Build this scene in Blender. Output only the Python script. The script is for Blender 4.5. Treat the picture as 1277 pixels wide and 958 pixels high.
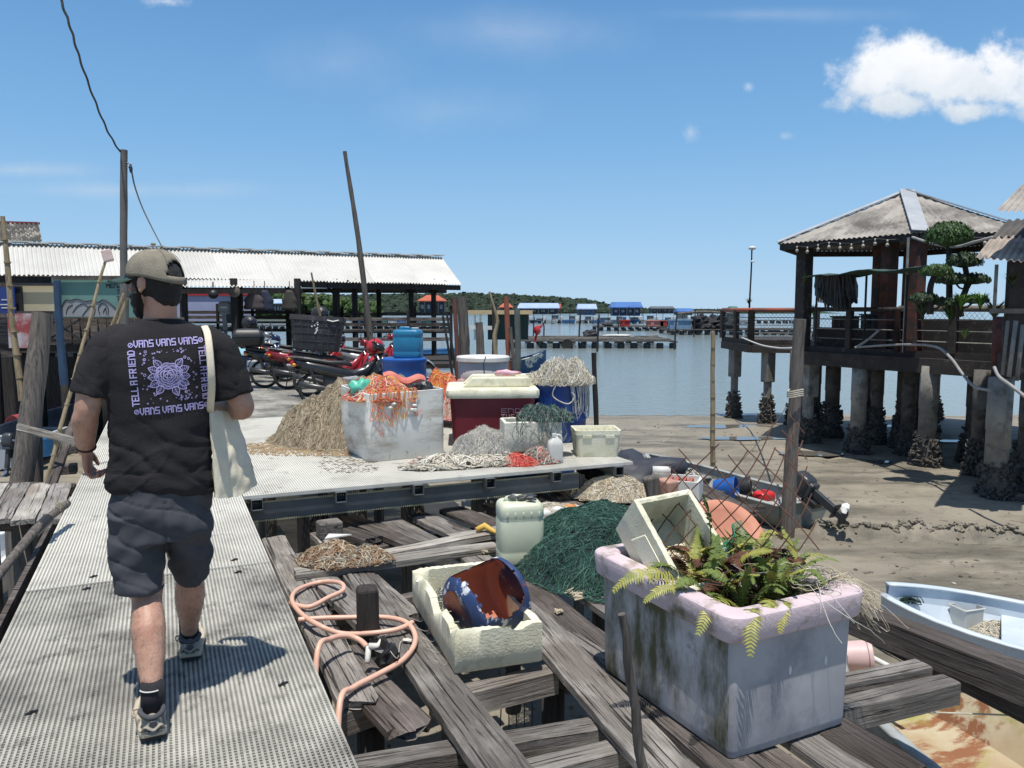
import bpy, bmesh, math, random
import numpy as np
from mathutils import Vector, Matrix, noise, Euler
from mathutils.bvhtree import BVHTree
for o in list(bpy.data.objects): bpy.data.objects.remove(o)
random.seed(7)
S = bpy.context.scene
R = math.radians
# ---------------------------------------------------------------- camera
EYE = 1.6
FPX = 996.0
PITCH = math.atan((479 - 385) / FPX)
cam = bpy.data.cameras.new('camera'); camo = bpy.data.objects.new('camera', cam)
S.collection.objects.link(camo); S.camera = camo
cam.sensor_width = 36; cam.lens = 36 * FPX / 1277; cam.clip_start = .05; cam.clip_end = 6000
camo.location = (0, 0, EYE); camo.rotation_euler = (R(90) - PITCH, 0, 0)
# ---------------------------------------------------------------- world, sun, exposure
SUN_EL = R(77); SUN_AZ = Vector((-.08, -1)).normalized()
SV = Vector((SUN_AZ.x * math.cos(SUN_EL), SUN_AZ.y * math.cos(SUN_EL), math.sin(SUN_EL)))
sl = bpy.data.lights.new('sun', 'SUN'); sl.energy = 4.5; sl.angle = R(.53); sl.color = (1, .955, .89)
so = bpy.data.objects.new('sun', sl); S.collection.objects.link(so)
so.rotation_euler = SV.to_track_quat('Z', 'Y').to_euler()
S.view_settings.view_transform = 'Standard'; S.view_settings.look = 'None'
S.view_settings.exposure = 0.12; S.view_settings.gamma = 1; S.view_settings.use_curve_mapping = False
W = bpy.data.worlds.new('World'); S.world = W; W.use_nodes = True
nt = W.node_tree; N = nt.nodes; LK = nt.links
for n in list(N): N.remove(n)
def nn(t, **k):
    n = N.new(t)
    for a, b in k.items(): setattr(n, a, b)
    return n
def inp(n, i, v):
    if hasattr(v, 'links'): LK.new(v, n.inputs[i])
    else: n.inputs[i].default_value = v
def mth(op, a, b=0.0, c=0.0, clamp=False):
    n = nn('ShaderNodeMath', operation=op, use_clamp=clamp)
    inp(n, 0, a); inp(n, 1, b); inp(n, 2, c)
    return n.outputs[0]
def smooth(x, lo, hi):
    n = nn('ShaderNodeMapRange', interpolation_type='SMOOTHSTEP'); inp(n, 0, x); inp(n, 1, lo); inp(n, 2, hi)
    return n.outputs[0]
sky = nn('ShaderNodeTexSky', sky_type='NISHITA', sun_disc=False, sun_elevation=SUN_EL,
         sun_rotation=math.atan2(SUN_AZ.x, SUN_AZ.y), altitude=0, air_density=1.15, dust_density=.45, ozone_density=2.0)
tc = nn('ShaderNodeTexCoord'); sep = nn('ShaderNodeSeparateXYZ'); LK.new(tc.outputs['Generated'], sep.inputs[0])
x, y, z = sep.outputs
yy = mth('MAXIMUM', y, .05)
az = mth('DIVIDE', x, yy); el = mth('DIVIDE', z, yy)      # direction on the sky in front
cmb = nn('ShaderNodeCombineXYZ'); inp(cmb, 0, az); inp(cmb, 1, el)
def wnoise(scale, detail, rough, sx=1, sy=1, off=0):
    m = nn('ShaderNodeMapping'); m.inputs['Scale'].default_value = (sx, sy, 1); m.inputs['Location'].default_value = (off, off, 0)
    LK.new(cmb.outputs[0], m.inputs[0])
    n = nn('ShaderNodeTexNoise'); LK.new(m.outputs[0], n.inputs[0])
    n.inputs['Scale'].default_value = scale; n.inputs['Detail'].default_value = detail; n.inputs['Roughness'].default_value = rough
    return n.outputs[0]
def skydir(u, v):
    a = (u - 638.5) / FPX; b = -(v - 479) / FPX
    yf = math.cos(PITCH) + b * math.sin(PITCH); zf = -math.sin(PITCH) + b * math.cos(PITCH)
    return a / yf, zf / yf
def blob(u, v, ru, rv):
    ca, ce = skydir(u, v)
    dx = mth('DIVIDE', mth('SUBTRACT', az, ca), ru / FPX); dy = mth('DIVIDE', mth('SUBTRACT', el, ce), rv / FPX)
    d = mth('SQRT', mth('ADD', mth('MULTIPLY', dx, dx), mth('MULTIPLY', dy, dy)))
    return mth('SUBTRACT', 1.0, d)
def cloud(blobs, amp, scale, lo, hi):
    cur = None
    for bl in blobs:
        q = blob(*bl); cur = q if cur is None else mth('SMOOTH_MAX', cur, q, .25)
    nz = mth('MULTIPLY', mth('SUBTRACT', wnoise(scale, 9, .62), .5), amp)
    return smooth(mth('ADD', cur, nz), lo, hi), cur
cm, core = cloud([(1085, 98, 52, 42), (1118, 80, 58, 46), (1160, 100, 80, 42), (1215, 105, 85, 36), (1252, 88, 42, 45), (1300, 98, 60, 52), (1120, 128, 70, 20), (1215, 138, 55, 16), (1400, 90, 90, 50)], 2.1, 18, -.05, .6)
c2, _ = cloud([(1033, 128, 16, 12), (860, 165, 14, 24), (933, 108, 10, 8), (978, 170, 12, 7), (205, 2, 42, 10)], 2.4, 30, .1, 1.3)
ci, _ = cloud([(20, 212, 160, 14), (150, 237, 260, 16), (-60, 240, 120, 10)], 1.7, 9, 0, 2.0)
ci2, _ = cloud([(420, 80, 120, 60), (560, 140, 150, 40), (950, 18, 200, 12), (640, 40, 220, 40)], 2.0, 5, -.1, 2.6)
shade = mth('MULTIPLY', smooth(mth('ADD', mth('MULTIPLY', mth('SUBTRACT', el, skydir(0, 118)[1]), 9.0), wnoise(16, 5, .6)), .1, 1.0), 1.0)
cc = nn('ShaderNodeMix', data_type='RGBA'); inp(cc, 0, shade); cc.inputs[6].default_value = (5.4, 6.2, 7.0, 1); cc.inputs[7].default_value = (8.6, 8.7, 8.9, 1)
tot = mth('ADD', mth('MULTIPLY', cm, .97), mth('ADD', mth('MULTIPLY', c2, .5), mth('ADD', mth('MULTIPLY', ci, .7), mth('MULTIPLY', ci2, .36))), clamp=True)
tint = nn('ShaderNodeMix', data_type='RGBA', blend_type='MULTIPLY'); tint.inputs[0].default_value = 1
LK.new(sky.outputs[0], tint.inputs[6]); tint.inputs[7].default_value = (1.0, 1.0, 1.0, 1)
ramp = nn('ShaderNodeValToRGB'); LK.new(mth('MULTIPLY', z, 1.0), ramp.inputs[0])
cr = ramp.color_ramp; cr.elements[0].position = 0; cr.elements[0].color = (.35, .52, .69, 1); cr.elements[1].position = 1; cr.elements[1].color = (.15, .20, .30, 1)
for p_, c_ in ((.07, (.265, .455, .67, 1)), (.2, (.155, .345, .60, 1)), (.38, (.082, .225, .47, 1)), (.6, (.13, .21, .38, 1))):
    e_ = cr.elements.new(p_); e_.color = c_
sc10 = nn('ShaderNodeVectorMath', operation='SCALE'); LK.new(ramp.outputs[0], sc10.inputs[0]); sc10.inputs['Scale'].default_value = 11.3
skm = nn('ShaderNodeMix', data_type='RGBA'); skm.inputs[0].default_value = .88; LK.new(tint.outputs[2], skm.inputs[6]); LK.new(sc10.outputs[0], skm.inputs[7])
mx = nn('ShaderNodeMix', data_type='RGBA'); inp(mx, 0, tot); LK.new(skm.outputs[2], mx.inputs[6]); LK.new(cc.outputs[2], mx.inputs[7])
bg = nn('ShaderNodeBackground'); bg.inputs[1].default_value = .108; LK.new(mx.outputs[2], bg.inputs[0])
wo = nn('ShaderNodeOutputWorld'); LK.new(bg.outputs[0], wo.inputs[0])
# ---------------------------------------------------------------- helpers
COL = S.collection
def ray(u, v):
    a = (u - 638.5) / FPX; b = -(v - 479) / FPX
    return Vector((a, math.cos(PITCH) + b * math.sin(PITCH), -math.sin(PITCH) + b * math.cos(PITCH)))
def G(u, v, z=0.0):          # where a sight line meets the level z
    r = ray(u, v); t = (z - EYE) / r.z
    return Vector((r.x * t, r.y * t, z))
def P(u, v, Y):              # where a sight line reaches distance Y
    r = ray(u, v); t = Y / r.y
    return Vector((r.x * t, Y, EYE + r.z * t))
def mixc(n, a, b, fac, blend='MIX'):
    m = n.new('ShaderNodeMix'); m.data_type = 'RGBA'; m.blend_type = blend
    return m
MC = {}
def M(name, c1, c2=None, scale=4, rough=.7, bump=0, bscale=30, metal=0, stretch=(1, 1, 1), dirt=None, dscale=3, dthr=(.5, .65), dstretch=(1, 1, 1),
      rv=0.0, spec=.5, trans=0, detail=6, wave=None, coat=0, sss=0, thr=(.35, .65), dirt2=None, d2scale=10, d2thr=(.6, .7), alpha=1, bdist=.01):
    if name in MC: return MC[name]
    m = bpy.data.materials.new(name); m.use_nodes = True; t = m.node_tree; n = t.nodes; l = t.links
    b = n['Principled BSDF']
    tcn = n.new('ShaderNodeTexCoord')
    def nz(sc, st, det=detail, ro=.6, off=0):
        mp = n.new('ShaderNodeMapping'); mp.inputs['Scale'].default_value = st
        mp.inputs['Location'].default_value = (off, off * .7, 0)
        oi = n.new('ShaderNodeObjectInfo'); ad = n.new('ShaderNodeVectorMath'); ad.operation = 'MULTIPLY_ADD'
        l.new(oi.outputs['Random'], ad.inputs[0]); ad.inputs[1].default_value = (13, 17, 9); l.new(tcn.outputs['Object'], ad.inputs[2])
        l.new(ad.outputs[0], mp.inputs[0])
        q = n.new('ShaderNodeTexNoise'); l.new(mp.outputs[0], q.inputs[0])
        q.inputs['Scale'].default_value = sc; q.inputs['Detail'].default_value = det; q.inputs['Roughness'].default_value = ro
        return q.outputs[0]
    def rng(s, lo, hi):
        q = n.new('ShaderNodeMapRange'); l.new(s, q.inputs[0]); q.inputs[1].default_value = lo; q.inputs[2].default_value = hi; return q.outputs[0]
    c2 = c2 or tuple(k * .8 for k in c1)
    mm = mixc(n, 0, 0, 0); l.new(rng(nz(scale, stretch), *thr), mm.inputs[0]); mm.inputs[6].default_value = (*c1, 1); mm.inputs[7].default_value = (*c2, 1)
    out = mm.outputs[2]
    if dirt:
        d = mixc(n, 0, 0, 0); l.new(rng(nz(dscale, dstretch, 8, .65, 5), *dthr), d.inputs[0]); l.new(out, d.inputs[6]); d.inputs[7].default_value = (*dirt, 1); out = d.outputs[2]
    if dirt2:
        d = mixc(n, 0, 0, 0); l.new(rng(nz(d2scale, (1, 1, 1), 8, .65, 11), *d2thr), d.inputs[0]); l.new(out, d.inputs[6]); d.inputs[7].default_value = (*dirt2, 1); out = d.outputs[2]
    if rv:
        oi = n.new('ShaderNodeObjectInfo'); q = n.new('ShaderNodeMapRange'); l.new(oi.outputs['Random'], q.inputs[0]); q.inputs[3].default_value = 1 - rv; q.inputs[4].default_value = 1 + rv
        h = n.new('ShaderNodeHueSaturation'); l.new(q.outputs[0], h.inputs['Value']); l.new(out, h.inputs['Color']); out = h.outputs[0]
    l.new(out, b.inputs['Base Color'])
    b.inputs['Roughness'].default_value = rough; b.inputs['Metallic'].default_value = metal; b.inputs['Specular IOR Level'].default_value = spec
    if trans: b.inputs['Transmission Weight'].default_value = trans
    if coat: b.inputs['Coat Weight'].default_value = coat
    if sss: b.inputs['Subsurface Weight'].default_value = sss; b.inputs['Subsurface Scale'].default_value = .01
    if bump:
        bp = n.new('ShaderNodeBump'); bp.inputs['Strength'].default_value = bump; bp.inputs['Distance'].default_value = bdist
        l.new(nz(bscale, stretch, 6, .6, 3), bp.inputs['Height']); l.new(bp.outputs[0], b.inputs['Normal'])
    MC[name] = m
    return m
WM = {}
LB = {}
def wm(o): return WM.get(o.name, Matrix.Identity(4))
def tag(o, label=None, cat=None, group=None, kind=None):
    if label: o['label'] = label
    if cat: o['category'] = cat
    if group: o['group'] = group
    if kind: o['kind'] = kind
    return o
def place(o, loc=(0, 0, 0), rot=(0, 0, 0), parent=None):
    """loc / rot are in the parent's frame"""
    o.location = loc; o.rotation_euler = rot
    m = Matrix.LocRotScale(Vector(loc), Euler(rot), None)
    if parent: o.parent = parent; m = wm(parent) @ m
    WM[o.name] = m
    return o
def thing(name, label, cat, loc=(0, 0, 0), rz=0, group=None, rot=None, kind=None):
    o = bpy.data.objects.new(name, None); o.empty_display_size = .2; COL.objects.link(o)
    place(o, loc, rot or (0, 0, rz)); tag(o, label, cat, group, kind)
    return o
def frame_from(dirv, up=Vector((0, 0, 1))):
    d = Vector(dirv).normalized(); up = Vector(up)
    if abs(d.dot(up)) > .98: up = Vector((0, 1, 0)) if abs(d.y) < .9 else Vector((1, 0, 0))
    s = d.cross(up).normalized(); u = s.cross(d).normalized()
    return d, s, u
class MB:
    def __init__(s): s.v = []; s.f = []; s.mi = []; s.cur = 0
    def add(s, vs, fs):
        b = len(s.v); s.v.extend([tuple(q) for q in vs]); s.f.extend([tuple(b + i for i in f) for f in fs]); s.mi.extend([s.cur] * len(fs)); return s
    def box(s, c, d, rz=0, m=None):
        hx, hy, hz = d[0] / 2, d[1] / 2, d[2] / 2
        mt = m or Matrix.Rotation(rz, 3, 'Z'); c = Vector(c)
        vs = [c + mt @ Vector((a * hx, b * hy, e * hz)) for a in (-1, 1) for b in (-1, 1) for e in (-1, 1)]
        return s.add(vs, [(0, 1, 3, 2), (4, 6, 7, 5), (0, 4, 5, 1), (2, 3, 7, 6), (0, 2, 6, 4), (1, 5, 7, 3)])
    def beam(s, a, b, w, h, up=(0, 0, 1)):
        a = Vector(a); b = Vector(b); d, sd, u = frame_from(b - a, up)
        vs = [p + sd * (i * w / 2) + u * (j * h / 2) for p in (a, b) for i, j in ((-1, -1), (1, -1), (1, 1), (-1, 1))]
        return s.add(vs, [(0, 1, 2, 3), (7, 6, 5, 4), (0, 4, 5, 1), (1, 5, 6, 2), (2, 6, 7, 3), (3, 7, 4, 0)])
    def tube(s, pts, r, n=8, cap=True, flat=1.0, up=(0, 0, 1)):
        pts = [Vector(p) for p in pts]; k = len(pts)
        if not hasattr(r, '__len__'): r = [r] * k
        vs = []; ps = None
        for i, p in enumerate(pts):
            d = (pts[min(i + 1, k - 1)] - pts[max(i - 1, 0)])
            if d.length < 1e-9: d = Vector((0, 0, 1))
            d.normalize()
            if ps is None: _, sd, u = frame_from(d, up)
            else:
                sd = (ps - d * ps.dot(d)); sd = sd.normalized() if sd.length > 1e-6 else frame_from(d)[1]; u = sd.cross(d)
            ps = sd
            rr = r[i]
            ra, rb = rr if hasattr(rr, '__len__') else (rr, rr * flat)
            for j in range(n):
                t = 2 * math.pi * j / n
                vs.append(p + sd * (ra * math.cos(t)) + u * (rb * math.sin(t)))
        fs = [(i * n + j, (i + 1) * n + j, (i + 1) * n + (j + 1) % n, i * n + (j + 1) % n) for i in range(k - 1) for j in range(n)]
        if cap: fs += [tuple(range(n)), tuple(reversed(range((k - 1) * n, k * n)))]
        return s.add(vs, fs)
    def rings(s, rings, cap0=True, cap1=True, closed=True):
        n = len(rings[0]); k = len(rings); vs = [p for r in rings for p in r]
        fs = [(i * n + j, i * n + (j + 1) % n, (i + 1) * n + (j + 1) % n, (i + 1) * n + j) for i in range(k - 1) for j in range(n if closed else n - 1)]
        if cap0: fs.append(tuple(reversed(range(n))))
        if cap1: fs.append(tuple(range((k - 1) * n, k * n)))
        return s.add(vs, fs)
    def lathe(s, prof, c=(0, 0, 0), n=24, axis=None, sx=1, sy=1, cap=True, rx=0):
        mt = frame_mat(axis) if axis is not None else Matrix.Identity(3)
        c = Vector(c)
        rg = [[c + mt @ Vector((r * sx * math.cos(2 * math.pi * j / n), r * sy * math.sin(2 * math.pi * j / n), z)) for j in range(n)] for r, z in prof]
        return s.rings(rg, cap, cap)
    def rbox(s, c, d, r=.03, rz=0, seg=3, taper=1.0, top=True, m=None):
        """box with rounded vertical corners, slightly rounded top"""
        mt = m or Matrix.Rotation(rz, 3, 'Z'); c = Vector(c)
        rg = []
        hz = d[2] / 2; rr = min(r, hz)
        lv = [(-hz, -rr * .6), (-hz + rr * .5, -rr * .12), (-hz + rr, 0), (hz - rr, 0), (hz - rr * .4, -rr * .2), (hz, -rr * .7)]
        for zz, ins in lv:
            tp = taper + (1 - taper) * (zz + hz) / (2 * hz)
            hx, hy = (d[0] / 2) * tp + ins, (d[1] / 2) * tp + ins; q = []
            for cx, cy, a0 in ((1, 1, 0), (-1, 1, 90), (-1, -1, 180), (1, -1, 270)):
                for k in range(seg + 1):
                    a = R(a0 + 90 * k / seg); q.append(c + mt @ Vector((cx * (hx - r) + r * math.cos(a), cy * (hy - r) + r * math.sin(a), zz)))
            rg.append(q)
        return s.rings(rg)
    def ell(s, c, r, nu=16, nv=10, m=None, jit=0, seed=0):
        c = Vector(c); rg = []
        for i in range(nv + 1):
            ph = math.pi * i / nv - math.pi / 2; ring = []
            cr = max(math.cos(ph), .02)
            for j in range(nu):
                t = 2 * math.pi * j / nu
                q = Vector((r[0] * cr * math.cos(t), r[1] * cr * math.sin(t), r[2] * math.sin(ph)))
                if jit: q *= 1 + jit * noise.noise(q * (2.2 / max(r)) + Vector((seed, seed * 2, 0)))
                if m: q = m @ q
                ring.append(c + q)
            rg.append(ring)
        return s.rings(rg)
    def grid(s, fn, nu, nv):
        vs = [fn(i / nu, j / nv) for i in range(nu + 1) for j in range(nv + 1)]
        fs = [(i * (nv + 1) + j, (i + 1) * (nv + 1) + j, (i + 1) * (nv + 1) + j + 1, i * (nv + 1) + j + 1) for i in range(nu) for j in range(nv)]
        return s.add(vs, fs)
    def mesh(s, name, mats, inv=None, smooth=False):
        me = bpy.data.meshes.new(name)
        vs = [tuple(inv @ Vector(q)) for q in s.v] if inv is not None else s.v
        me.from_pydata(vs, [], s.f)
        for m in (mats if isinstance(mats, (list, tuple)) else [mats]): me.materials.append(m)
        me.polygons.foreach_set('material_index', s.mi)
        if smooth: me.polygons.foreach_set('use_smooth', [True] * len(s.f))
        me.update()
        return me
    def build(s, name, mats, parent=None, smooth=False, bevel=0, local=False, label=None, cat=None, group=None, kind=None, sub=0, solid=0, angle=None, origin=None):
        """vertices are world points unless local=True (then in the parent's frame)"""
        if parent is not None:
            fr_ = LB.get(parent.name, wm(parent))      # frame the coordinates are given in
            inv = (wm(parent).inverted() @ fr_) if local else wm(parent).inverted()
            if local and parent.name not in LB: inv = None
            me = s.mesh(name, mats, inv, smooth); o = bpy.data.objects.new(name, me); COL.objects.link(o); place(o, (0, 0, 0), (0, 0, 0), parent)
            # put the part's origin in the middle of the part
            if len(me.vertices):
                co = np.empty(len(me.vertices) * 3); me.vertices.foreach_get('co', co); co = co.reshape(-1, 3)
                c = (co.min(0) + co.max(0)) / 2; me.vertices.foreach_set('co', (co - c).ravel()); me.update(); place(o, tuple(c), (0, 0, 0), parent)
            if local: LB[o.name] = fr_
        else:
            a = np.array(s.v); mn, mxx = a.min(0), a.max(0)
            c = Vector(origin) if origin is not None else Vector(((mn[0] + mxx[0]) / 2, (mn[1] + mxx[1]) / 2, mn[2]))
            me = s.mesh(name, mats, Matrix.Translation(-c), smooth); o = bpy.data.objects.new(name, me); COL.objects.link(o); place(o, c)
        tag(o, label, cat, group, kind)
        if solid: q = o.modifiers.new('solid', 'SOLIDIFY'); q.thickness = solid; q.offset = 0
        if bevel: q = o.modifiers.new('bevel', 'BEVEL'); q.width = bevel; q.segments = 2; q.limit_method = 'ANGLE'; q.angle_limit = R(35)
        if sub: q = o.modifiers.new('sub', 'SUBSURF'); q.levels = sub; q.render_levels = sub
        if angle:
            me.set_sharp_from_angle(angle=R(angle)) if smooth else None
        return o
def frame_mat(axis):
    d, sd, u = frame_from(axis); return Matrix((sd, u, d)).transposed()
def copy_tree(o, loc, rz=0, label=None, group=None):
    c = o.copy(); COL.objects.link(c); c.location = loc; c.rotation_euler = (0, 0, rz)
    if label: c['label'] = label
    if group: c['group'] = group
    for ch in o.children:
        d = ch.copy(); COL.objects.link(d); d.parent = c
        for g in ch.children:
            e = g.copy(); COL.objects.link(e); e.parent = d
    WM[c.name] = Matrix.LocRotScale(Vector(loc), Euler((0, 0, rz)), None)
    return c
def nz3(p, sc=1.0, seed=0.0): return noise.noise(Vector((p[0] * sc + seed, p[1] * sc - seed, p[2] * sc + seed * .5)))
def remeshed(mb, name, mats, voxel, iters, parent, disp=None, local=True, label=None, smooth_f=.5):
    """fuse overlapping closed shapes into one continuous surface"""
    me = mb.mesh(name, mats); tmp = bpy.data.objects.new('tmp', me); COL.objects.link(tmp)
    q = tmp.modifiers.new('r', 'REMESH'); q.mode = 'VOXEL'; q.voxel_size = voxel; q.use_smooth_shade = True
    if iters: q = tmp.modifiers.new('s', 'SMOOTH'); q.factor = smooth_f; q.iterations = iters
    dg = bpy.context.evaluated_depsgraph_get(); dg.update()
    me2 = bpy.data.meshes.new_from_object(tmp.evaluated_get(dg)); bpy.data.objects.remove(tmp); me2.name = name
    me2.materials.clear()
    for m in (mats if isinstance(mats, (list, tuple)) else [mats]): me2.materials.append(m)
    if disp:
        nr = [v.normal.copy() for v in me2.vertices]
        for v, n_ in zip(me2.vertices, nr):
            v.co = v.co + n_ * disp(v.co, n_)
    me2.polygons.foreach_set('use_smooth', [True] * len(me2.polygons)); me2.update()
    o = bpy.data.objects.new(name, me2); COL.objects.link(o)
    if parent: place(o, (0, 0, 0), (0, 0, 0), parent)
    if label: o['label'] = label
    return o
# ---------------------------------------------------------------- materials
def planky(name, c1, c2, dark):
    m = bpy.data.materials.new(name); m.use_nodes = True; MC[name] = m; t = m.node_tree; n = t.nodes; l = t.links; b = n['Principled BSDF']; b.inputs['Roughness'].default_value = .88; b.inputs['Specular IOR Level'].default_value = .2
    tcn = n.new('ShaderNodeTexCoord'); oi = n.new('ShaderNodeObjectInfo'); ad = n.new('ShaderNodeVectorMath'); ad.operation = 'MULTIPLY_ADD'; l.new(oi.outputs['Random'], ad.inputs[0]); ad.inputs[1].default_value = (31, 17, 9); l.new(tcn.outputs['Object'], ad.inputs[2])
    def nz(sx, sy, sc, det=8, ro=.6, dist=0):
        mp = n.new('ShaderNodeMapping'); mp.inputs['Scale'].default_value = (sx, sy, sy); l.new(ad.outputs[0], mp.inputs[0]); q = n.new('ShaderNodeTexNoise'); l.new(mp.outputs[0], q.inputs[0]); q.inputs['Scale'].default_value = sc; q.inputs['Detail'].default_value = det; q.inputs['Roughness'].default_value = ro; q.inputs['Distortion'].default_value = dist; return q.outputs[0]
    def rg(s, lo, hi, a=0.0, b_=1.0):
        q = n.new('ShaderNodeMapRange'); l.new(s, q.inputs[0]); q.inputs[1].default_value = lo; q.inputs[2].default_value = hi; q.inputs[3].default_value = a; q.inputs[4].default_value = b_; return q.outputs[0]
    def mx_(f, a, b_):
        q = mixc(n, 0, 0, 0); l.new(f, q.inputs[0])
        for i, v in ((6, a), (7, b_)):
            if isinstance(v, tuple): q.inputs[i].default_value = (*v, 1)
            else: l.new(v, q.inputs[i])
        return q.outputs[2]
    grain = nz(.9, 26, 3, 10, .7, .3); fine = nz(2, 90, 3, 6, .7); crack = nz(.35, 15, 4, 5, .55, .6); patch = nz(1, 2.2, 2.4, 6, .6); tone = nz(.5, .8, 1.6, 3)
    col = mx_(rg(grain, .34, .64), c2, c1); col = mx_(rg(fine, .3, .75, 0, .45), col, tuple(k * .35 for k in c2)); col = mx_(rg(patch, .5, .68, 0, .55), col, tuple(min(1, k * 1.55) for k in c1)); col = mx_(rg(tone, .5, .7, 0, .6), col, (c2[0] * .75, c2[1] * .6, c2[2] * .5)); col = mx_(rg(crack, .60, .66, 0, .92), col, dark)
    h = n.new('ShaderNodeHueSaturation'); l.new(rg(oi.outputs['Random'], 0, 1, .72, 1.3), h.inputs['Value']); l.new(col, h.inputs['Color']); l.new(h.outputs[0], b.inputs['Base Color'])
    sb = n.new('ShaderNodeMath'); sb.operation = 'SUBTRACT'; l.new(rg(grain, .3, .7), sb.inputs[0]); l.new(rg(crack, .58, .66, 0, 2.5), sb.inputs[1]); bp = n.new('ShaderNodeBump'); bp.inputs['Strength'].default_value = 1; bp.inputs['Distance'].default_value = .006; l.new(sb.outputs[0], bp.inputs['Height']); l.new(bp.outputs[0], b.inputs['Normal'])
    return m
    return M(name, c1, c2, scale=3.5, stretch=(1.0, 16, 16), rough=.85, bump=.9, bscale=6, rv=.28, spec=.25, dirt=dark, dscale=5, dstretch=(.5, 14, 14), dthr=(.5, .68), dirt2=tuple(k * 1.5 for k in c1), d2scale=2.2, d2thr=(.56, .75), bdist=.012, thr=(.3, .7))
m_wood = planky('weathered_wood', (.34, .315, .285), (.15, .132, .118), (.025, .02, .018))
m_wood_d = planky('dark_weathered_wood', (.19, .165, .148), (.075, .062, .054), (.016, .013, .012))
m_wood_l = planky('bleached_wood', (.50, .47, .415), (.30, .275, .24), (.06, .05, .042))
def posty(name, c1, c2):
    return M(name, c1, c2, scale=3, stretch=(12, 12, .8), rough=.85, bump=.8, bscale=5, rv=.2, spec=.25, dirt=tuple(k * .4 for k in c2), dscale=4, dstretch=(9, 9, .5), dthr=(.52, .7), bdist=.01)
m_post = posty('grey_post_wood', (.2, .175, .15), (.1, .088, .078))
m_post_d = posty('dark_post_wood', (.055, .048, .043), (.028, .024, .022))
m_bamboo = posty('dry_bamboo', (.34, .27, .17), (.22, .17, .105))
m_frp = M('pale_grating', (.72, .70, .62), (.6, .58, .51), scale=1.1, rough=.7, dirt=(.34, .32, .27), dscale=1.3, dthr=(.45, .8), bump=.4, bscale=250, dirt2=(.1, .095, .085), d2scale=7, d2thr=(.6, .8))
m_frp2 = M('soiled_grating', (.56, .54, .47), (.42, .405, .35), scale=1.2, rough=.7, dirt=(.14, .132, .115), dscale=1.8, dthr=(.40, .68), bump=.4, bscale=250, dirt2=(.06, .056, .05), d2scale=8, d2thr=(.55, .75))
m_steel = M('grey_painted_steel', (.14, .15, .15), (.09, .095, .095), scale=3, rough=.55, dirt=(.16, .1, .06), dscale=9, dthr=(.62, .75), bump=.1)
m_black = M('black_plastic', (.018, .018, .019), (.03, .03, .03), scale=8, rough=.45)
m_rubber = M('black_rubber', (.016, .016, .016), (.03, .028, .026), scale=12, rough=.85)
m_alu = M('bare_metal', (.55, .55, .56), (.35, .35, .36), scale=10, rough=.35, metal=.9)
m_white = M('white_plastic', (.72, .71, .66), (.6, .59, .54), scale=3, rough=.5, dirt=(.36, .34, .28), dscale=5, dthr=(.6, .8))
m_foam = M('cream_foam', (.76, .74, .58), (.66, .63, .46), scale=5, rough=.9, bump=.8, bscale=70, dirt=(.34, .31, .2), dscale=4, dthr=(.55, .78), bdist=.006)
m_red = M('red_paint', (.5, .025, .03), (.4, .02, .025), rough=.28, coat=.5, scale=6)
m_blue = M('blue_plastic', (.015, .1, .38), (.012, .075, .28), rough=.4, scale=4, dirt=(.12, .17, .25), dscale=7, dthr=(.62, .85))
m_glass = M('dark_lens', (.02, .02, .025), rough=.08, scale=1)
m_rust = M('rusty_steel', (.14, .06, .035), (.07, .035, .025), scale=20, rough=.9, bump=.3)
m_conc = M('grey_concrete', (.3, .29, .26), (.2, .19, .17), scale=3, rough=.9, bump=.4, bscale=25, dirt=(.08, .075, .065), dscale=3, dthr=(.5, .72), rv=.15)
m_conc_d = M('dark_concrete', (.17, .155, .135), (.09, .082, .073), scale=4, rough=.9, bump=.4, bscale=25, dirt=(.03, .026, .024), dscale=4, dthr=(.5, .7), rv=.25)  # darker concrete, used for the inner rows of piles
m_oyster = M('oyster_shell', (.15, .135, .115), (.045, .04, .036), scale=14, rough=.9, bump=1, bscale=40, dirt=(.32, .3, .26), dscale=22, dthr=(.6, .72))
m_rope_w = M('pale_rope', (.58, .53, .44), (.42, .38, .3), scale=20, rough=.9)
m_green = M('leaf_green', (.06, .13, .025), (.035, .085, .015), scale=6, rough=.55, rv=.1)
# ================================================================ GROUND, WATER, HILLS
MUD = -2.0
def mudz(x, y):
    z = MUD + .05 * nz3((x, y, 0), .35) + .03 * nz3((x, y, 0), 1.3, 4) + .012 * nz3((x, y, 0), 4, 9)
    z += -.05 * max(0, y - 23.5) if y < 40 else -.9
    # eroded rivulet lip on the right
    yl = 12.55 - (x - 5.5) * .12 + .28 * nz3((x, 0, 0), 1.1, 3) + .1 * nz3((x, 0, 0), 4, 3)
    if 4.9 < x < 12.5:
        d = y - yl
        z += (.13 * math.exp(-(d / .2) ** 2) * (1 + 1.2 * nz3((x, y, 0), 5)) - .12 * math.exp(-((d + .26) / .13) ** 2)) * (1 if x < 9 else .4)
    if 3 < y < 20: z += .05 * max(0, nz3((x, y, 0), 2.6, 12) - .12) - .07 * max(0, nz3((x, y, 0), 3.1, 31) - .28)
    return z
def axis(lo, hi, fine_lo, fine_hi, step, grow=1.25):
    a = list(np.arange(fine_lo, fine_hi + step, step)); s_ = step
    while a[-1] < hi: s_ *= grow; a.append(a[-1] + s_)
    s_ = step
    while a[0] > lo: s_ *= grow; a.insert(0, a[0] - s_)
    return a
xs = axis(-3000, 3000, -3, 10.5, .065); ys = axis(-60, 5500, 3, 15.5, .065, 1.1)
mb = MB(); vs = [(x_, y_, mudz(x_, y_)) for x_ in xs for y_ in ys]; ny = len(ys)
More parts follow.
